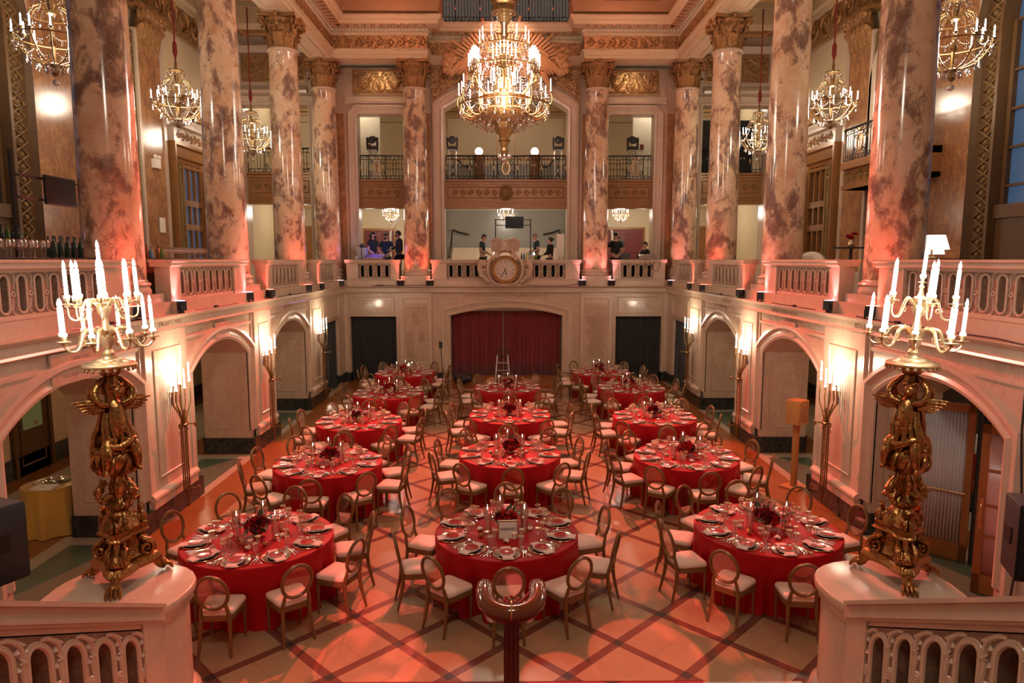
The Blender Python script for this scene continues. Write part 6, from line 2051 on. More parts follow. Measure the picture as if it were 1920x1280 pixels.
def person(loc, rz, label, h=1.75, top='black', legs='black', skin=0, arms=None, hair='short', beard=False, hat=None, short=False, sit=0, head=(0, 0), over=None, sleeves=.5, stocky=1.0):
    """faces -Y locally; arms = ((elbow),(wrist)) for left(-x) and right(+x)"""
    root = thing('person', label, 'person', loc, rz); k = h / 1.75; root.scale = (k, k, k)
    a = arms or [((-.27, .02, 1.14), (-.26, -.12, .90)), ((.27, .02, 1.14), (.26, -.12, .90))]
    w = stocky; hx_, hy = head
    H = (hx_, hy - .015)
    V = [(0, 0, .96, (.13 * w, .10 * w)), (0, .01, 1.15, (.13 * w, .095 * w)), (0, .01, 1.34, (.145 * w, .10 * w)), (0, .0, 1.45, (.08, .065)), (H[0] * .4, H[1] * .4, 1.50, .052), (H[0] * .8, H[1] - .005, 1.555, (.062, .07)), (H[0], H[1], 1.63, (.074, .090)), (H[0], H[1] + .01, 1.70, (.066, .08)), (H[0], H[1] + .01, 1.74, .03)]
    E = [(0, 1), (1, 2), (2, 3), (3, 4), (4, 5), (5, 6), (6, 7), (7, 8)]
    for s_, (el, wr) in zip((-1, 1), a):
        b = len(V); V += [(s_ * .175 * w, .01, 1.40, .058), (el[0], el[1], el[2], .042), (wr[0], wr[1], wr[2], (.028, .024))]
        E += [(3, b), (b, b + 1), (b + 1, b + 2)]
        d = (Vector(wr) - Vector(el)).normalized(); side = d.cross(Vector((0, 0, 1)));
        if side.length < .2: side = Vector((1, 0, 0))
        side.normalize(); pm = Vector(wr) + d * .05; V.append((*pm, (.034, .018))); E.append((b + 2, b + 3)); pb = b + 3
        up = side.cross(d)
        for f in range(4):
            o0 = (f - 1.5) * .017; L = (.062, .072, .068, .052)[f]
            c = len(V); V += [(*(pm + side * o0 + d * .03), .0085), (*(pm + side * o0 * 1.1 + d * (.03 + L * .6) - up * .008), .008), (*(pm + side * o0 * 1.1 + d * (.03 + L) - up * .025), .0065)]
            E += [(pb, c), (c, c + 1), (c + 1, c + 2)]
        c = len(V); V += [(*(Vector(wr) + d * .03 + side * .03 * s_), .0095), (*(Vector(wr) + d * .065 + side * .045 * s_), .008)]; E += [(pb, c), (c, c + 1)]
    for s_ in (-1, 1):
        b = len(V)
        if sit: V += [(s_ * .10, -.0, .92, .085), (s_ * .13, -.40, .90, .06), (s_ * .13, -.38, .50, .045), (s_ * .13, -.46, .44, .035)]
        else: V += [(s_ * .095, 0, .88, .085), (s_ * .11, -.015, .50, .056), (s_ * .115, .02, .10, .036), (s_ * .125, -.12, .04, .034)]
        E += [(0, b), (b, b + 1), (b + 1, b + 2), (b + 2, b + 3)]
    skinned('body', V, E, 0, SKIN[skin], root)
    # shirt
    S_ = [(0, 0, .93, (.15 * w, .115 * w)), (0, .01, 1.15, (.148 * w, .112 * w)), (0, .01, 1.34, (.165 * w, .115 * w)), (0, .0, 1.45, (.10, .075))]; SE = [(0, 1), (1, 2), (2, 3)]
    for s_, (el, wr) in zip((-1, 1), a):
        b = len(S_); mid = [x + (y - x) * sleeves for x, y in zip(el, wr)] if sleeves > .5 else [(s_ * .175) + (el[0] - s_ * .175) * .7, .01 + (el[1] - .01) * .7, 1.40 + (el[2] - 1.40) * .7]
        S_ += [(s_ * .18 * w, .01, 1.395, .072)]; SE.append((3, b))
        if sleeves > .5: S_ += [(*el, .056), (*mid, .045)]; SE += [(b, b + 1), (b + 1, b + 2)]
        else: S_ += [(*mid, .06)]; SE += [(b, b + 1)]
    skinned('shirt', S_, SE, 0, CL[top], root)
    T = [(0, 0, .96, (.145 * w, .11 * w))]; TE = []
    for s_ in (-1, 1):
        b = len(T)
        if sit: T += [(s_ * .10, -.02, .91, .095), (s_ * .13, -.40, .90, .075), (s_ * .13, -.38, .52, .055)]
        else: T += [(s_ * .095, 0, .86, .10), (s_ * .11, -.015, .50, .075)] + ([] if short else [(s_ * .115, .02, .12, .055)])
        TE += [(0, b)] + [(b + i, b + i + 1) for i in range(len(T) - b - 1)]
    skinned('trousers', T, TE, 0, CL[legs], root)
    # face, ears, hair
    hx2, hy2 = H
    m = MB(); m.tube([(hx2, hy2 - .078, 1.655), (hx2, hy2 - .108, 1.62), (hx2, hy2 - .085, 1.612)], [.008, .014, .012], 6)
    for s_ in (-1, 1): m.ball((hx2 + s_ * .078, hy2 + .01, 1.64), (.012, .022, .032), 7, 5)
    m.build('nose_and_ears', SKIN[skin], root, ang=80)
    m = MB()
    for s_ in (-1, 1): m.ball((hx2 + s_ * .030, hy2 - .082, 1.655), (.013, .010, .008), 7, 5); m.box(hx2 + s_ * .03 - .016, hx2 + s_ * .03 + .016, hy2 - .090, hy2 - .075, 1.672, 1.679)
    m.box(hx2 - .022, hx2 + .022, hy2 - .088, hy2 - .07, 1.583, 1.589); m.build('eyes_and_mouth', HAIR, root)
    if hair:
        hm = MB()
        vs = []
        cap = MB(); rs = []
        for i in range(7):
            t = i / 6 * pi * .52; q = sin(t) * 1.0
            rs.append([(hx2 + .083 * max(q, .03) * cos(aa), hy2 + .012 + .100 * max(q, .03) * sin(aa), 1.66 + .095 * cos(t) - (.05 * (sin(aa) > 0) * (i / 6) ** 2 if True else 0)) for aa in [2 * pi * j / 16 for j in range(16)]])
        cap.rings(rs, cap=False); cap.add([(hx2, hy2 + .012, 1.756)], [])
        cap.ball((hx2, hy2 + .05, 1.64), (.075, .06, .075), 12, 8)
        if hair == 'long':
            cap.tube([(hx2, hy2 + .06, 1.68), (hx2, hy2 + .10, 1.58), (hx2, hy2 + .11, 1.48)], [.07, .075, .04], 9)
            for s_ in (-1, 1): cap.tube([(hx2 + s_ * .07, hy2 + .03, 1.68), (hx2 + s_ * .085, hy2 + .05, 1.56), (hx2 + s_ * .08, hy2 + .07, 1.46)], [.03, .035, .02], 7)
        if hair == 'bun': cap.ball((hx2, hy2 + .13, 1.68), (.055, .05, .05), 10, 7)
        cap.build('hair', GREYH if hair == 'grey' else HAIR, root, ang=80)
    if beard:
        m = MB(); m.ball((hx2, hy2 - .062, 1.565), (.055, .04, .045), 10, 7)
        if beard == 'long': m.ball((hx2, hy2 - .075, 1.52), (.045, .035, .06), 9, 7)
        m.build('beard', HAIR, root, ang=80)
    if hat:
        m = MB(); m.ball((hx2, hy2 + .015, 1.725), (.086, .102, .052), 14, 8)
        if hat == 'cap': m.box(hx2 - .055, hx2 + .055, hy2 - .15, hy2 - .07, 1.705, 1.713)
        m.build('cap', CL['black'] if hat != 'grey' else plain('grey_cap', (.10, .12, .12), .8), root, ang=60)
    if over:
        m = MB(); m.tube([(hx2 + .09, hy2, 1.64), (hx2 + .085, hy2 + .0, 1.74), (hx2, hy2, 1.775), (hx2 - .085, hy2, 1.74), (hx2 - .09, hy2, 1.64)], .008, 6)
        for s_ in (-1, 1): m.ball((hx2 + s_ * .09, hy2, 1.64), (.022, .035, .04), 8, 6)
        m.tube([(hx2 + .09, hy2 - .01, 1.63), (hx2 + .07, hy2 - .10, 1.585), (hx2 + .02, hy2 - .12, 1.58)], .005, 5); m.build('headset', M['black'], root)
    return root


ZF = 3.42
person((-4.80, 25.08, ZF), R(62), 'man with long dark hair and full beard in a black T-shirt at the mixing desk', 1.80, hair='long', beard='long', arms=[((-.25, .02, 1.14), (-.20, -.16, .95)), ((.25, .04, 1.14), (.16, -.18, .98))], stocky=1.12)
person((-4.42, 25.55, ZF), R(-5), 'man in a grey cap with blue light on his shirt, standing between two men', 1.76, top='navy', hat='grey', beard=True, arms=[((-.26, .0, 1.16), (-.12, -.17, 1.05)), ((.27, .0, 1.16), (.13, -.16, 1.03))], stocky=1.1)
person((-3.88, 25.08, ZF), R(-70), 'man in a black jacket wearing a headset, turned towards the mixing desk', 1.84, skin=1, over=True, hair='short', beard=True, sleeves=.95, arms=[((-.26, -.04, 1.18), (-.14, -.26, 1.12)), ((.26, .04, 1.14), (.2, -.12, .95))], stocky=1.18)
person((-.86, 25.3, ZF), R(78), 'barman in a dark teal T-shirt looking down, left of the clock eagle', 1.72, top='teal', head=(0, -.05), arms=[((-.25, .0, 1.14), (-.12, -.24, 1.02)), ((.25, -.02, 1.14), (.14, -.26, 1.02))])
person((1.12, 25.75, ZF), R(-75), 'man with greying hair in a dark blue shirt at the bar, right of the clock', 1.78, top='navy', hair='grey', head=(0, -.04), arms=[((-.25, -.02, 1.14), (-.1, -.26, 1.06)), ((.25, -.02, 1.14), (.12, -.26, 1.04))])
person((1.60, 25.05, ZF), R(-120), 'woman in black with her dark hair in a bun at the bar', 1.60, hair='bun', sleeves=.9, arms=[((-.23, -.04, 1.14), (-.1, -.26, 1.08)), ((.23, -.02, 1.14), (.1, -.25, 1.06))])
person((3.95, 24.98, ZF), R(12), 'man in a black cap and black shorts beside the right slim far column', 1.74, hat='cap', short=True, skin=0, beard=False, arms=[((-.26, .03, 1.14), (-.24, -.04, .88)), ((.27, .03, 1.14), (.25, -.05, .88))], stocky=1.15)
person((4.10, 25.60, ZF), R(8), 'bald bearded man with folded arms in front of the maroon door', 1.80, top='blue', hair=None, beard=True, arms=[((-.27, -.05, 1.13), (.07, -.19, 1.16)), ((.27, -.05, 1.13), (-.06, -.21, 1.12))], stocky=1.1)
person((5.05, 25.08, ZF - .30), R(-72), 'seated man in black with hand at his chin behind the right mixing desk', 1.75, sit=1, beard=False, sleeves=.7, arms=[((-.20, -.20, 1.16), (-.05, -.17, 1.42)), ((.25, -.04, 1.14), (.15, -.24, .98))])
st = thing('bar_stool', 'black stool under the seated man behind the right mixing desk', 'stool', (5.05, 25.08, ZF))
m = MB(); m.lathe([(.001, .48), (.17, .48), (.18, .50), (.17, .53), (.001, .53)], 18); m.build('seat', M['black'], st)
for k in range(4):
    a = pi / 4 + pi / 2 * k; m = MB(); m.tube([(.10 * cos(a), .10 * sin(a), .49), (.2 * cos(a), .2 * sin(a), 0)], .014, 6); m.build('leg', M['black'], st)

# ================================================================ MEZZANINE EQUIPMENT
def draped_table(loc, w_, d_, h_, label, mt=None, grp='black draped tables behind the balustrades', seed=1):
    root = thing('draped_table', label, 'table', loc, 0, grp)
    m = MB(); m.box(-w_ / 2, w_ / 2, -d_ / 2, d_ / 2, h_ - .03, h_); m.build('tabletop', mt or M['blackc'], root)
    m = MB(); P = []
    n = int(2 * (w_ + d_) / .06); pts = []
    per = 2 * (w_ + d_)
    for i in range(n):
        s_ = per * i / n
        if s_ < w_: p, q = (-w_ / 2 + s_, -d_ / 2), (0, -1)
        elif s_ < w_ + d_: p, q = (w_ / 2, -d_ / 2 + s_ - w_), (1, 0)
        elif s_ < 2 * w_ + d_: p, q = (w_ / 2 - (s_ - w_ - d_), d_ / 2), (0, 1)
        else: p, q = (-w_ / 2, d_ / 2 - (s_ - 2 * w_ - d_)), (-1, 0)
        e = .012 * sin(s_ * 40 + seed) * 1
        pts.append((p, q, e))
    m.rings([[(p[0] + q[0] * (.004 + e * t), p[1] + q[1] * (.004 + e * t), z) for p, q, e in pts] for z, t in ((h_ - .005, 0), (h_ * .6, .7), (.005, 1))], cap=False)
    m.build('table_skirt', mt or M['blackc'], root); return root


draped_table((-4.58, 24.40, 3.42), 1.66, .5, .81, 'black draped desk under the blue-lit mixer')
draped_table((4.58, 24.40, 3.42), 1.66, .5, .81, 'black draped desk under the laptop and grey mixer')
draped_table((0, 24.46, 3.42), 4.2, .55, .80, 'long black draped bar table behind the clock')


def mixer(loc, label, mtop, glow, w_=.62):
    root = thing('mixing_console', label, 'mixer', loc)
    m = MB(); m.prism([(-.20, 0), (.20, 0), (.20, .16), (.12, .17), (-.20, .05)], -w_ / 2, w_ / 2); m.map(lambda x, y, z: (z, x, y)); m.build('case', mtop, root)
    m = MB()
    for i in range(16):
        for j in range(5): x = -w_ / 2 + .04 + i * (w_ - .08) / 15; y = -.16 + j * .06; m.box(x - .006, x + .006, y - .008, y + .008, .055 + (y + .2) * .375, .075 + (y + .2) * .375)
    m.build('faders', M['silver'], root)
    m = MB(); m.box(-w_ / 2 + .02, w_ / 2 - .02, -.208, -.2, .01, .045); m.build('front_panel', glow, root)
    return root


mixer((-4.62, 24.42, 4.235), 'large mixer lit blue on the left far desk', plain('blue_lit_mixer', (.05, .05, .35), .4), M['silver'], .66)
light('blue_mixer_glow', 'POINT', (-4.62, 24.46, 4.62), 7, (.15, .2, 1), .15)
m = MB(); m.box(-.30, .30, 0, .03, .16, .24)
mixer((4.98, 24.40, 4.235), 'grey mixer with trailing cables on the right far desk', plain('grey_mixer', (.22, .20, .20), .4), M['silver'], .56)
lp_ = thing('laptop', 'open grey laptop on the right far desk', 'laptop', (4.22, 24.36, 4.232))
m = MB(); m.box(-.17, .17, -.0, .24, 0, .015); m.build('keyboard_base', plain('laptop_grey', (.12, .12, .12), .4, .5), lp_)
m = MB(); m.box(-.17, .17, -.012, .0, 0, .22); m.build('screen', plain('laptop_lid', (.09, .09, .10), .4, .5), lp_)
m = MB(); m.tube([Vector(q) for q in [(4.75, 24.2, 4.25), (4.78, 23.76, 4.22), (4.80, 23.75, 4.05), (4.95, 23.74, 3.92), (5.08, 23.75, 4.1), (5.15, 23.76, 4.22)]], .008, 5)
m.tube([(4.9, 24.2, 4.25), (4.92, 23.76, 4.22), (5.0, 23.74, 4.02), (5.18, 23.74, 3.8), (5.28, 23.75, 4.0), (5.3, 23.76, 4.22)], .008, 5)
tag(m.build('loose_cable', M['black']), 'thin black cables hanging over the right far balustrade', 'cable', kind='thing')
pa = thing('grey_cabinet', 'pale grey speaker cabinet at the far left end of the mixing desk', 'cabinet', (-5.12, 24.72, 3.42))
m = MB(); m.box(-.16, .16, -.16, .16, 0, 1.22); m.build('case', plain('pale_grey', (.45, .42, .42), .5), pa)
m = MB(); m.box(-.012, .012, -.165, -.16, .8, 1.22); m.build('seam', M['black'], pa)
m = MB(); m.ball((0, 0, 1.27), (.12, .08, .05), 8, 5); m.tube([(-.08, 0, 1.3), (0, 0, 1.36), (.08, 0, 1.28)], .02, 6); m.build('cable_coil', M['black'], pa)
for i, (x, c) in enumerate([(-5.28, .05), (-5.21, .04)]):
    m = MB(); m.lathe([(.025, 0), (.03, .10), (.027, .10), (.024, .01)], 10); tag(m.build('plastic_cup', M['wax'], loc=(x, 24.28, 4.235)), 'pale plastic cup at the left end of the left far desk, %s of two' % ('outer', 'inner')[i], 'cup', kind='thing')

# bar: goalpost frame with screen, bottles, lamps, jars
def goalpost(loc, rz, w_, h_, sw, sh, sx, label, zs):
    root = thing('screen_frame', label, 'screen', loc, rz)
    for s_ in (-1, 1): m = MB(); m.box(s_ * w_ / 2 - .02, s_ * w_ / 2 + .02, -.02, .02, 0, h_); m.build('post', M['black'], root)
    for z in zs: m = MB(); m.box(-w_ / 2, w_ / 2, -.015, .015, z - .015, z + .015); m.build('crossbar', M['black'], root)
    m = MB(); m.box(sx - sw / 2, sx + sw / 2, -.07, -.02, (zs[0] + zs[1]) / 2 - sh / 2, (zs[0] + zs[1]) / 2 + sh / 2); m.build('screen', M['black'], root)
    m = MB(); m.box(sx - sw / 2 + .02, sx + sw / 2 - .02, -.074, -.07, (zs[0] + zs[1]) / 2 - sh / 2 + .02, (zs[0] + zs[1]) / 2 + sh / 2 - .02); m.build('screen_glass', plain('dark_screen', (.03, .035, .04), .12), root)
    return root


goalpost((.25, 24.95, 3.42), 0, 1.26, 2.25, .66, .42, .05, 'black frame holding a small dark screen above the centre bar', (2.02, 2.22))
goalpost((-7.05, 11.0, 3.42), R(90), 1.9, 2.35, .72, .44, -.05 + .1, 'black pole frame with a dark screen behind the nearest left column', (1.7, 2.02))


def bottle(loc, h, r, mt, label, grp):
    m = MB(); m.lathe([(r, 0), (r, h * .6), (r * .8, h * .68), (r * .35, h * .76), (r * .33, h * .97), (r * .4, h), (r * .1, h)], 12)
    o = tag(m.build('bottle', mt, loc=loc), label, 'bottle', grp, 'thing'); return o


GB = plain('dark_bottle_glass', (.012, .028, .018), .12, coat=.3); AB = plain('amber_bottle_glass', (.22, .07, .01), .12); GR = plain('green_bottle_glass', (.10, .20, .03), .12); WB = plain('blue_carton', (.06, .20, .35), .4); YB = plain('yellow_juice', (.55, .38, .05), .4)
for i in range(7):
    bottle((.55 + .085 * i, 24.42 + .05 * (i % 2), 4.225), .24 + .02 * (i % 3), .032, [GB, WB, YB, GR, WB, YB, GR][i], 'bottle on the centre bar right of the clock eagle, %s from the left' % ['first', 'second', 'third', 'fourth', 'fifth', 'sixth', 'seventh'][i], 'coloured bottles on the centre bar')
for i, x in enumerate((-.42, .98)):
    root = thing('table_lamp', 'tiny white cordless lamp on the centre bar, %s of the clock eagle' % ('left', 'right')[i], 'lamp', (x, 24.3, 4.225))
    m = MB(); m.lathe([(.03, 0), (.03, .01), (.005, .015), (.005, .18)], 8); m.build('base', M['silver'], root)
    m = MB(); m.lathe([(.035, .16), (.018, .25), (.015, .25)], 10); m.build('lamp_shade', emit('lamp_shade_lit', (1, .97, .9), 5), root)
bx = thing('straw_box', 'clear box of straws on the centre bar near the woman', 'box', (.86, 24.28, 4.225)); m = MB(); m.box(-.08, .08, -.06, .06, 0, .14); m.build('box', M['wax'], bx)
for k in range(6): m = MB(); m.box(-.07 + .026 * k, -.055 + .026 * k, -.062, -.06, .02, .12); m.build('straw', [mar, M['silver']][k % 2], bx)
ez = thing('white_board', 'white board leaning on an easel beside the right arch pier', 'board', (1.98, 25.0, 3.42)); m = MB(); m.box(-.16, .12, -.02, 0, .5, 1.72); m.build('board', M['wax'], ez)
for s_ in (-1, 1): m = MB(); m.tube([(s_ * .12, -.03, 0), (s_ * .01, -.0, 1.4)], .012, 5); m.build('leg', M['black'], ez)

# near left bar counter: glasses, bottles, lamp
ct = thing('bar_counter', 'dark bar counter behind the nearest left balustrade', 'counter', (-6.35, 8.3, 3.42)); m = MB(); m.box(-.25, .25, -1.9, 2.0, 0, .80); m.build('body', plain('counter_laminate', (.16, .13, .10), .5), ct); m = MB(); m.box(-.27, .27, -1.92, 2.02, .80, .825); m.build('countertop', M['darkm'], ct)
bs = thing('back_bar', 'dark back bar shelf at the left wall behind the counter', 'shelf', (-8.0, 10.3, 3.42)); m = MB(); m.box(-.25, .25, -1.6, 1.4, 0, 1.02); m.build('body', M['dwood'], bs); m = MB(); m.box(-.28, .28, -1.63, 1.43, 1.02, 1.05); m.build('top', M['dwood'], bs)
OL = ['first', 'second', 'third', 'fourth', 'fifth', 'sixth', 'seventh', 'eighth', 'ninth', 'tenth', 'eleventh', 'twelfth', 'thirteenth', 'fourteenth', 'fifteenth', 'sixteenth', 'seventeenth', 'eighteenth', 'nineteenth', 'twentieth']
balloon = MB(); balloon.lathe([(.038, 0), (.038, .003), (.005, .010), (.004, .095), (.02, .105), (.050, .135), (.056, .17), (.047, .215), (.040, .23)], 14); bal = _mesh(balloon, 'balloon_glass', M['glass'])
for i in range(14):
    o = bpy.data.objects.new('balloon_glass', bal); C.objects.link(o); o.location = (-6.16 - .13 * (i % 2), 8.02 + .108 * i, 4.246)
    tag(o, 'large balloon wine glass on the left bar counter, %s from the near end' % OL[i], 'wine glass', 'balloon glasses on the left bar counter', 'thing')
for i in range(10): bottle((-6.18 - .12 * (i % 2), 9.52 + .075 * i, 4.246), .30, .038, GB, 'dark wine bottle on the left bar counter, %s from the near end' % OL[i], 'dark wine bottles on the left bar counter')
for i in range(5): bottle((-8.0, 10.95 + .13 * i, 4.472), .31, .038, [GR, GB, GR, GB, GB][i], 'bottle on the left back bar, %s from the small lamp' % OL[i], 'bottles on the left back bar')
tl = thing('table_lamp', 'small white-shaded lamp on the left back bar', 'lamp', (-8.0, 10.72 - .05, 4.472)); m = MB(); m.lathe([(.04, 0), (.04, .01), (.006, .02), (.006, .2)], 10); m.build('base', M['silver'], tl); m = MB(); m.lathe([(.095, .12), (.055, .26), (.05, .26)], 14); m.build('lamp_shade', emit('white_shade', (.85, .92, 1), 1.2), tl)
# second left counter
ct = thing('bar_counter', 'dark counter behind the second left balustrade', 'counter', (-6.32, 13.2, 3.42)); m = MB(); m.box(-.22, .22, -1.55, 1.5, 0, .80); m.build('body', M['dwood'], ct); m = MB(); m.box(-.24, .24, -1.57, 1.52, .80, .825); m.build('countertop', M['darkm'], ct)
for i in range(8): bottle((-6.2 - .14 * (i % 3), 11.75 + .13 * i, 4.246), .20 + .04 * (i % 3), .036, [AB, GB, AB, WB, AB, GB, GR, AB][i], 'liquor bottle on the second left counter, %s from the near end' % OL[i], 'liquor bottles on the second left counter')
ws = _mesh(MB().lathe([(.030, 0), (.030, .003), (.004, .009), (.0035, .09), (.015, .10), (.034, .13), (.038, .16), (.033, .20)], 10), 'wine_glass', M['glass'])
n_ = 0
for i in range(14):
    for j in range(3):
        o = bpy.data.objects.new('wine_glass', ws); C.objects.link(o); o.location = (-6.16 - .085 * j, 12.95 + .10 * i, 4.246)
        tag(o, 'wine glass, %s row of the second left counter, %s from near end' % (('front', 'middle', 'back')[j], OL[i]), 'wine glass', 'wine glasses on the second left counter', 'thing')
# right gallery: lamps, sofa, vase
for i, (x, y, r) in enumerate(((6.86, 11.1, .25), (7.42, 11.95, .17))):
    tl = thing('table_lamp', ('large white drum-shaded lamp on the right gallery counter', 'smaller white-shaded lamp behind the large lamp on the right')[i], 'lamp', (x, y, 4.24 if i == 0 else 4.17)); m = MB(); m.lathe([(.08, 0), (.08, .015), (.015, .03), (.012, .22)], 12); m.build('base', M['gilt'], tl)
    m = MB(); m.lathe([(r, .14), (r * .72, .37), (r * .70, .37)], 24); m.build('lamp_shade', emit('cream_shade_lit%d' % i, (1, .94, .82), 1.3), tl)
light('table_lamp_light', 'POINT', (6.86, 11.1, 4.5), 14, (1, .9, .7), .12)
ct = thing('lamp_counter', 'dark counter under the white lamps in the right gallery', 'counter', (7.3, 10.5, 3.42)); m = MB(); m.box(-.5, .55, -1.2, 1.3, 0, .75); m.build('body', M['dwood'], ct); m = MB(); m.box(-.55, .6, -1.25, 1.35, .75, .80 - .05 + .0); m.build('top', M['dwood'], ct)
MB().box(-.52, .1, .2, .9, .75, .817).build('lamp_plinth', M['dwood'], ct)
ht = thing('cocktail_table', 'black high round table between right gallery columns', 'table', (7.0, 14.0, 3.42)); m = MB(); m.lathe([(.35, 1.02), (.36, 1.05), (.001, 1.05)], 20); m.build('tabletop', M['black'], ht); m = MB(); m.lathe([(.22, 0), (.2, .03), (.03, .05), (.03, 1.02)], 12); m.build('pedestal', M['black'], ht)
fv = thing('flower_vase', 'vase of red flowers on the black high table in the right gallery', 'flowers', (7.0, 14.0, 4.47)); m = MB(); m.lathe([(.05, 0), (.07, .05), (.05, .11), (.055, .14)], 14); m.build('vase', M['pgold'], fv)
for k in range(9):
    o = bpy.data.objects.new('rose', ROSEM[k % 2]); C.objects.link(o); o.parent = fv; a = k * 2.4; o.location = (.075 * cos(a) * (k > 0), .075 * sin(a) * (k > 0), .2 + .04 * (k % 3)); o.rotation_euler = (.4 * sin(a), .4 * cos(a), a)
sf = MB(); sf.box(-.2, .2, -.8, .8, 0, .42); sf.tube([(.15, -.8, .5), (.15, -.4, .85), (.15, .4, .85), (.15, .8, .5)], .1, 8); tag(sf.build('settee', M['seat'], loc=(7.2, 16.6, 3.42)), 'cream settee back showing above the second right balustrade', 'sofa', kind='thing')

# ================================================================ UPPER GALLERY FIXTURES
for i, (x, d) in enumerate(((-4.92, 'left side opening'), (-1.98, 'left side of the central arch'), (1.93, 'right side of the central arch'), (4.68, 'right side opening'))):
    root = thing('truss_tower', 'white-lit truss tower in the %s of the upper gallery' % d, 'truss', (x, 26.0, 7.05), 0, 'short truss towers of the upper gallery')
    m = MB()
    for sx in (-1, 1):
        for sy in (-1, 1): m.tube([(sx * .13, sy * .13, 0), (sx * .13, sy * .13, 1.15)], .022, 6)
    for q in range(4):
        z = .02 + .29 * q
        for s_ in (-1, 1): m.tube([(-.13, s_ * .13, z), (.13, s_ * .13, z + .27)], .010, 4); m.tube([(.13, s_ * .13, z), (-.13, s_ * .13, z + .27)], .010, 4); m.tube([(s_ * .13, -.13, z), (s_ * .13, .13, z + .27)], .010, 4)
    m.box(-.17, .17, -.17, .17, 1.15, 1.17); m.build('lattice_frame', alu, root)
    mh = thing('moving_head_light', 'black moving head stage light on the truss in the %s' % d, 'stage light', (x, 26.0, 8.225), 0, 'moving head lights of the upper gallery')
    m = MB(); m.box(-.19, .19, -.15, .15, 0, .13); m.build('base', M['black'], mh)
    for s_ in (-1, 1): m = MB(); m.box(s_ * .18 - .03, s_ * .18 + .03, -.08, .08, .13, .45); m.build('yoke_arm', M['black'], mh)
    m = MB(); m.lathe([(.08, -.2), (.13, -.12), (.145, .1), (.13, .2), (.09, .2)], 16); m.map(lambda x_, y_, z_: (x_, -z_ * .96 - y_ * .0 + .0, y_ + .38 - z_ * .25)); m.build('head', M['black'], mh)
    m = MB(); m.ball((0, -.19, .33), (.085, .02, .085), 14, 8); m.build('lens', plain('lens_glass', (.05, .06, .08), .05), mh)
for i, x in enumerate((-1.0, 1.06)):
    root = thing('globe_lamp', 'glowing white globe lamp on a black drum, %s of the chandelier stem' % ('left', 'right')[i], 'lamp', (x, 26.0, 7.05))
    m = MB(); m.lathe([(.20, 0), (.22, .1), (.18, .5), (.22, .9), (.20, 1.0), (.001, 1.0)], 16); m.build('drum', M['dwood'], root)
    m = MB(); m.ball((0, 0, 1.13), .145, 20, 14); m.build('globe', emit('globe_glow', (1, .72, .55), 7), root)
    light('globe_light', 'POINT', (x, 25.75, 8.25), 16, (1, .6, .4), .1)
for i, (x, z) in enumerate(((-5.22, 8.5), (5.2, 8.5))):
    m = MB(); m.box(-.07, .07, -.04, 0, -.09, .09); m.box(-.04, .04, -.05, -.04, -.05, .03)
    tag(m.build('fire_alarm', mar, loc=(x - (.0), 26.95 - .0, z)), 'small red fire alarm box in the %s upper opening' % ('left', 'right')[i], 'alarm', kind='thing')
# short partition returns that carry the alarms
m = MB(); m.box(-6.3, -4.7 - .1, 26.95, 27.1, 7.05, 10.9); m.box(4.85, 6.3, 26.95, 27.1, 7.05, 10.9); struct(m.build('wall_partition', M['white']))
m = MB(); m.box(6.2, 9.2, 26.2, 26.3, 7.05, 9.35); tag(m.build('black_backdrop', M['blackc']), 'black cloth screen behind the right gallery railing', 'backdrop', kind='thing')
el = MB(); el.box(-.02, .08, -.15, .15, -.12, .12)
for s_ in (-1, 1): el.ball((.06, s_ * .10, .17), (.05, .07, .06), 10, 7)
tag(el.build('emergency_light', M['wax'], loc=(-9.32, 18.75, 6.75)), 'twin-headed emergency light on the left outer pilaster', 'light', kind='thing')
nt = MB(); nt.box(0, .02, -.15, .15, -.2, .2); tag(nt.build('wall_notice', M['wax'], loc=(-9.33, 18.95, 5.15)), 'small pale notice on the left outer pilaster', 'sign', kind='thing')

# ================================================================ FLOOR-LEVEL PROPS
def pa_speaker(loc, rz, label, tilt=0):
    root = thing('pa_speaker', label, 'loudspeaker', loc, rz, 'black loudspeakers on stands beside the stair'); Z = loc[2]
    m = MB(); P = [(-.19, -.17), (.19, -.17), (.15, .17), (-.15, .17)]
    t = MB(); t.rings([[(x * f, y * f, z) for x, y in P] for f, z in ((.95, 1.66 - 0), (1, 1.68), (1, 2.27), (.95, 2.29))]); t.build('cabinet', M['black'], root)
    m = MB(); m.box(-.17, .17, -.178, -.172, 1.70, 2.25); m.build('grille', plain('speaker_grille', (.03, .03, .035), .5, .5), root)
    for s_ in (-1, 1): m = MB(); m.box(s_ * .17 - .012, s_ * .17 + .012, -.04, .08, 1.92, 2.06); m.build('side_handle', M['iron'], root)
    m = MB(); m.tube([(0, 0, .75), (0, 0, 1.68)], .018, 8); m.tube([(0, 0, .35), (0, 0, 1.1)], .025, 8); m.build('pole', M['black'], root)
    m = MB(); m.tube([(-.07, 0, 1.08), (.07, 0, 1.08)], .015, 6); m.ball((.09, 0, 1.08), .025, 8, 6); m.ball((-.09, 0, 1.08), .025, 8, 6); m.build('clamp_knob', M['black'], root)
    for k in range(3):
        a = 2 * pi * k / 3 + .4; m = MB(); m.tube([(0, 0, .62), (.25 * cos(a), .25 * sin(a), .015)], .014, 6); m.build('leg', M['black'], root)
    return root


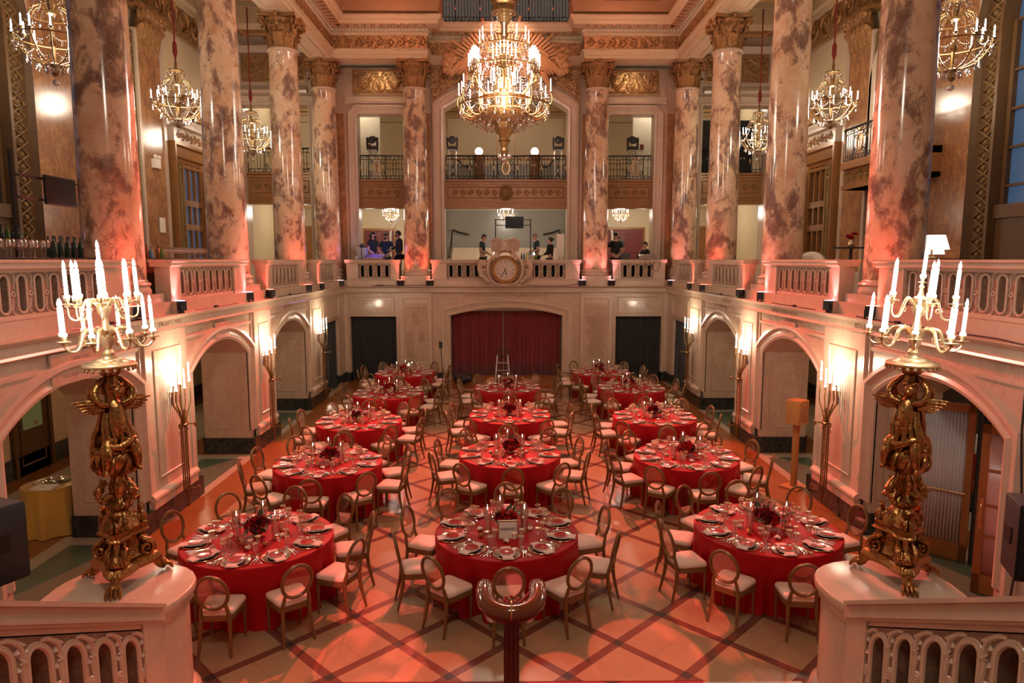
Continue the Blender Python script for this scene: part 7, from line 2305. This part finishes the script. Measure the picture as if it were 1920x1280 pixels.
pa_speaker((-4.12, 5.28, 0), R(160), 'black loudspeaker on a pole at the left edge, in front of the nearest left arch')
pa_speaker((4.29, 5.32, 0), R(-14), 'black loudspeaker on a pole at the right edge, beside the nearest right arch')
yt = thing('side_table', 'small round table under a yellow satin cloth inside the nearest left arch', 'table', (-7.12, 10.42, 0))
m = MB(); rnd = random.Random(2); n = 72
def yr(r, z, amp): return [((r + amp * sin(a * 9 + sin(a * 4))) * cos(a), (r + amp * sin(a * 9 + sin(a * 4))) * sin(a), z) for a in [2 * pi * i / n for i in range(n)]]
m.rings([yr(.001, .76, 0), yr(.36, .76, 0), yr(.38, .75, 0), yr(.385, .6, .012), yr(.40, .3, .03), yr(.42, .01, .045)], cap=False); m.build('tablecloth', fabric('yellow_satin', (.62, .36, .06), .45), yt)
MB().lathe([(.36, .72), (.36, .75), (.001, .75)], 20).build('tabletop', M['dwood'], yt)
tr_ = thing('serving_tray', 'round silver tray on the yellow-clothed table', 'tray', (-7.12, 10.50, .762)); MB().lathe([(.001, .004), (.2, .004), (.235, .02), (.245, .022), (.24, .012), (.2, .0)], 28).build('tray', M['silver'], tr_)
m = MB()
for k in range(7): a = k * 1.3; m.ball((.12 * cos(a), .12 * sin(a), .03), (.06, .04, .02), 8, 5)
m.build('cutlery_pile', M['silver'], tr_)
tag(MB().box(-.16, .16, -.11, .11, 0, .03).build('paper_stack', M['wax'], loc=(-7.03, 10.18, .762)), 'stack of white papers on the yellow-clothed table', 'papers', kind='thing')
# letter box on a post
lb = thing('ballot_box', 'wooden box with rows of slots on a post by the second right arch', 'box', (5.36, 12.36, 0), R(35)); ow = plain('oak_box', (.40, .17, .05), .5)
MB().box(-.05, .05, -.04, .04, 0, 1.25).build('post', ow, lb); MB().box(-.16, .16, -.13, .13, 1.22, 1.66).build('box', ow, lb)
MB().box(-.2, .2, -.18, .18, 0, .03).build('foot', ow, lb)
for j in range(9):
    m = MB()
    for i in range(4): m.box(-.13 + .068 * i, -.08 + .068 * i, -.134, -.13, 1.29 + .04 * j, 1.31 + .04 * j)
    m.build('slot', M['pgold'], lb)
# doors, crates and drapes inside the nearest right arch
def leaf(p0, p1, z1, label, frame, pane, rail=True):
    v = Vector((p1[0] - p0[0], p1[1] - p0[1])); L = v.length; root = thing('glazed_door', label, 'door', (p0[0], p0[1], 0), atan2(v.y, v.x))
    m = MB()
    for a, b in ((0, .09), (L - .09, L)): m.box(a, b, -.025, .025, .01, z1)
    m.box(0, L, -.025, .025, z1 - .12, z1); m.box(0, L, -.025, .025, .01, .26)
    if not rail:
        for z in (.75, 1.15, 1.6): m.box(.09, L - .09, -.02, .02, z, z + .03)
    m.build('door_frame', frame, root)
    b = MB(); n = 60
    vs = []; 
    for i in range(n + 1):
        x = .09 + (L - .18) * i / n; y = (.018 * sin(i * 1.3) if rail else 0)
        vs += [(x, y, .26), (x, y, z1 - .12)]
    b.add(vs, [(2 * i, 2 * i + 2, 2 * i + 3, 2 * i + 1) for i in range(n)]); o = b.build('door_curtain' if rail else 'pane', pane, root, recalc=False, ang=80)
    o.modifiers.new('s', 'SOLIDIFY').thickness = .004
    m = MB()
    if rail: m.tube([(.05, -.06, 1.0), (L - .05, -.06, 1.0)], .014, 6)
    else: m.tube([(.05, -.03, .92), (.05, -.08, .95), (.05, -.08, 1.15), (.05, -.03, 1.18)], .010, 6); m.box(.03, .07, -.03, -.025, .85, 1.25)
    m.build('door_handle', M['gilt'], root); return root


leaf((5.92, 9.62), (6.42, 9.12), 2.25, 'open door with gathered white curtain inside the nearest right arch', M['wood'], fabric('white_sheer', (.62, .60, .60), .8))
leaf((5.95, 8.32), (6.45, 7.86), 2.2, 'half-open wooden door with pink panes inside the nearest right arch', M['wood'], plain('pink_pane', (.55, .36, .34), .3), False)
m = MB(); m.box(6.44, 6.50, 9.02, 9.10, 0, 2.35); m.box(6.44, 6.50, 7.4, 9.1, 2.3, 2.4); tag(m.build('black_door_post', M['black']), 'black door post beside the white-curtained door', 'door post', kind='thing')
m = MB(); m.box(8.9, 8.98, 7.0, 14.6, 0, 3.1); struct(m.build('recess_dark_sheet', M['dark']))  # dark sheet standing in for the unlit interior behind the arch
def crate(loc, mt, label):
    root = thing('plastic_crate', label, 'crate', loc, R(20), 'plastic glassware crates stacked inside the right arch')
    m = MB()
    for z in (0, .05, .10, .15, .20): 
        for (a, b, c, d) in ((-.25, .25, -.25, -.235), (-.25, .25, .235, .25), (-.25, -.235, -.25, .25), (.235, .25, -.25, .25)): m.box(a, b, c, d, z, z + .02)
    for i in range(11):
        q = -.245 + .049 * i
        for (a, b, c, d) in ((q - .006, q + .006, -.25, -.235), (q - .006, q + .006, .235, .25), (-.25, -.235, q - .006, q + .006), (.235, .25, q - .006, q + .006)): m.box(a, b, c, d, 0, .22)
    m.box(-.25, .25, -.25, .25, 0, .01); m.build('crate_grating', mt, root); return root


cr = plain('red_plastic', (.55, .03, .02), .5); cw = plain('white_plastic', (.65, .65, .62), .5); co = plain('orange_plastic', (.62, .13, .03), .5)
for k, (mt, d) in enumerate(((co, 'orange crate at the bottom of the stack inside the right arch'), (cr, 'lower red crate of the stack inside the right arch'), (cr, 'upper red crate of the stack inside the right arch'), (cw, 'white crate on top of the stack inside the right arch'))): crate((8.1, 11.35, .30 + .225 * k), mt, d)
m = MB(); m.box(-.3, .3, -.3, .3, .24, .30); m.box(-.28, .28, -.28, .28, 0, .06)
for sx in (-1, 1):
    for sy in (-1, 1): m.box(sx * .26 - .02, sx * .26 + .02, sy * .26 - .02, sy * .26 + .02, .0, .26)
tag(m.build('crate_dolly', M['black'], loc=(8.1, 11.35, 0)), 'black stand under the stacked crates', 'stand', kind='thing')
light('recess_lamp', 'POINT', (7.6, 10.3, 2.6), 22, (1, .85, .7), .15)
# dark doors in the outer aisle walls
for k, y in enumerate((13.0, 17.4)):
    panel_door('door_%d' % (20 + k), y, y + .95, 0, 2.3, LO, M['dwood'], M['dwood'], n=1)
    o = MB(); slab(o, y + .2, y + .75, .9, 1.5, .05, .07, LO); slab(o, y + .2, y + .75, 1.55, 2.15, .05, .07, LO); struct(o.build('trim_15%d' % k, emit('lit_pane', (.6, .6, .2), .08, (.1, .1, .05))))
    panel_door('door_%d' % (30 + k), y, y + .95, 0, 2.3, RO, M['dwood'], M['dwood'], n=1)
curtain('gold_curtain', 13.9, 14.5, 0.05, 2.3, lambda u, v, w: RO(u, v, 1.9 + w), plain('amber_drape', (.20, .09, .02), .6), 'narrow amber curtain inside the second right arch', 'curtain', .03, .1)

# cables and plug boxes along the ledge
for sd, nm in ((-1, 'left'), (1, 'right')):
    for i, y in enumerate((9.6, 13.1, 17.6)):
        q = MB(); X_ = sd * 5.55
        q.tube([(X_, y - .9, 3.33), (X_ + sd * -.02, y - .4, 3.325), (X_, y - .06, 3.33), (X_, y, 3.42), (X_, y + .07, 3.34), (X_ - sd * .03, y + .5, 3.325), (X_, y + 1.2, 3.33)], .011, 5)
        q.box(X_ - .05, X_ + .05, y - .05, y + .05, 3.32, 3.36)
        tag(q.build('power_cable', M['black']), 'black power cable on the %s ledge below the %s balustrade' % (nm, ['nearest', 'second', 'third'][i]), 'cable', 'black cables lying on the ledge', 'thing')
q = MB(); q.tube([(.72, 23.62, 3.34), (1.4, 23.58, 3.33), (2.1, 23.60, 3.335), (2.6, 23.63, 3.42)], .010, 5)
tag(q.build('power_cable', M['black']), 'black power cable on the far ledge right of the clock', 'cable', 'black cables lying on the ledge', 'thing')
q = MB(); q.tube([(-2.75, 23.62, 3.36), (-3.6, 23.62, 3.33), (-4.1, 23.6, 3.335), (-4.6, 23.62, 3.33)], .010, 5); q.box(-4.45, -4.2, 23.6, 23.68, 3.32, 3.36)
tag(q.build('power_cable', M['black']), 'black power cable with plug strip on the far ledge left of the clock', 'cable', 'black cables lying on the ledge', 'thing')
q = MB(); q.tube([(5.42, 7.0, 3.30), (5.43, 7.02, 2.4), (5.46, 6.95, 1.4), (5.45, 7.0, .6)], .012, 5); q.tube([(5.42, 7.0, 3.33), (5.5, 7.6, 3.34), (5.52, 8.3, 3.33)], .011, 5)
tag(q.build('power_cable', M['black']), 'black cable hanging down the right wall by the loudspeaker', 'cable', 'black cables lying on the ledge', 'thing')
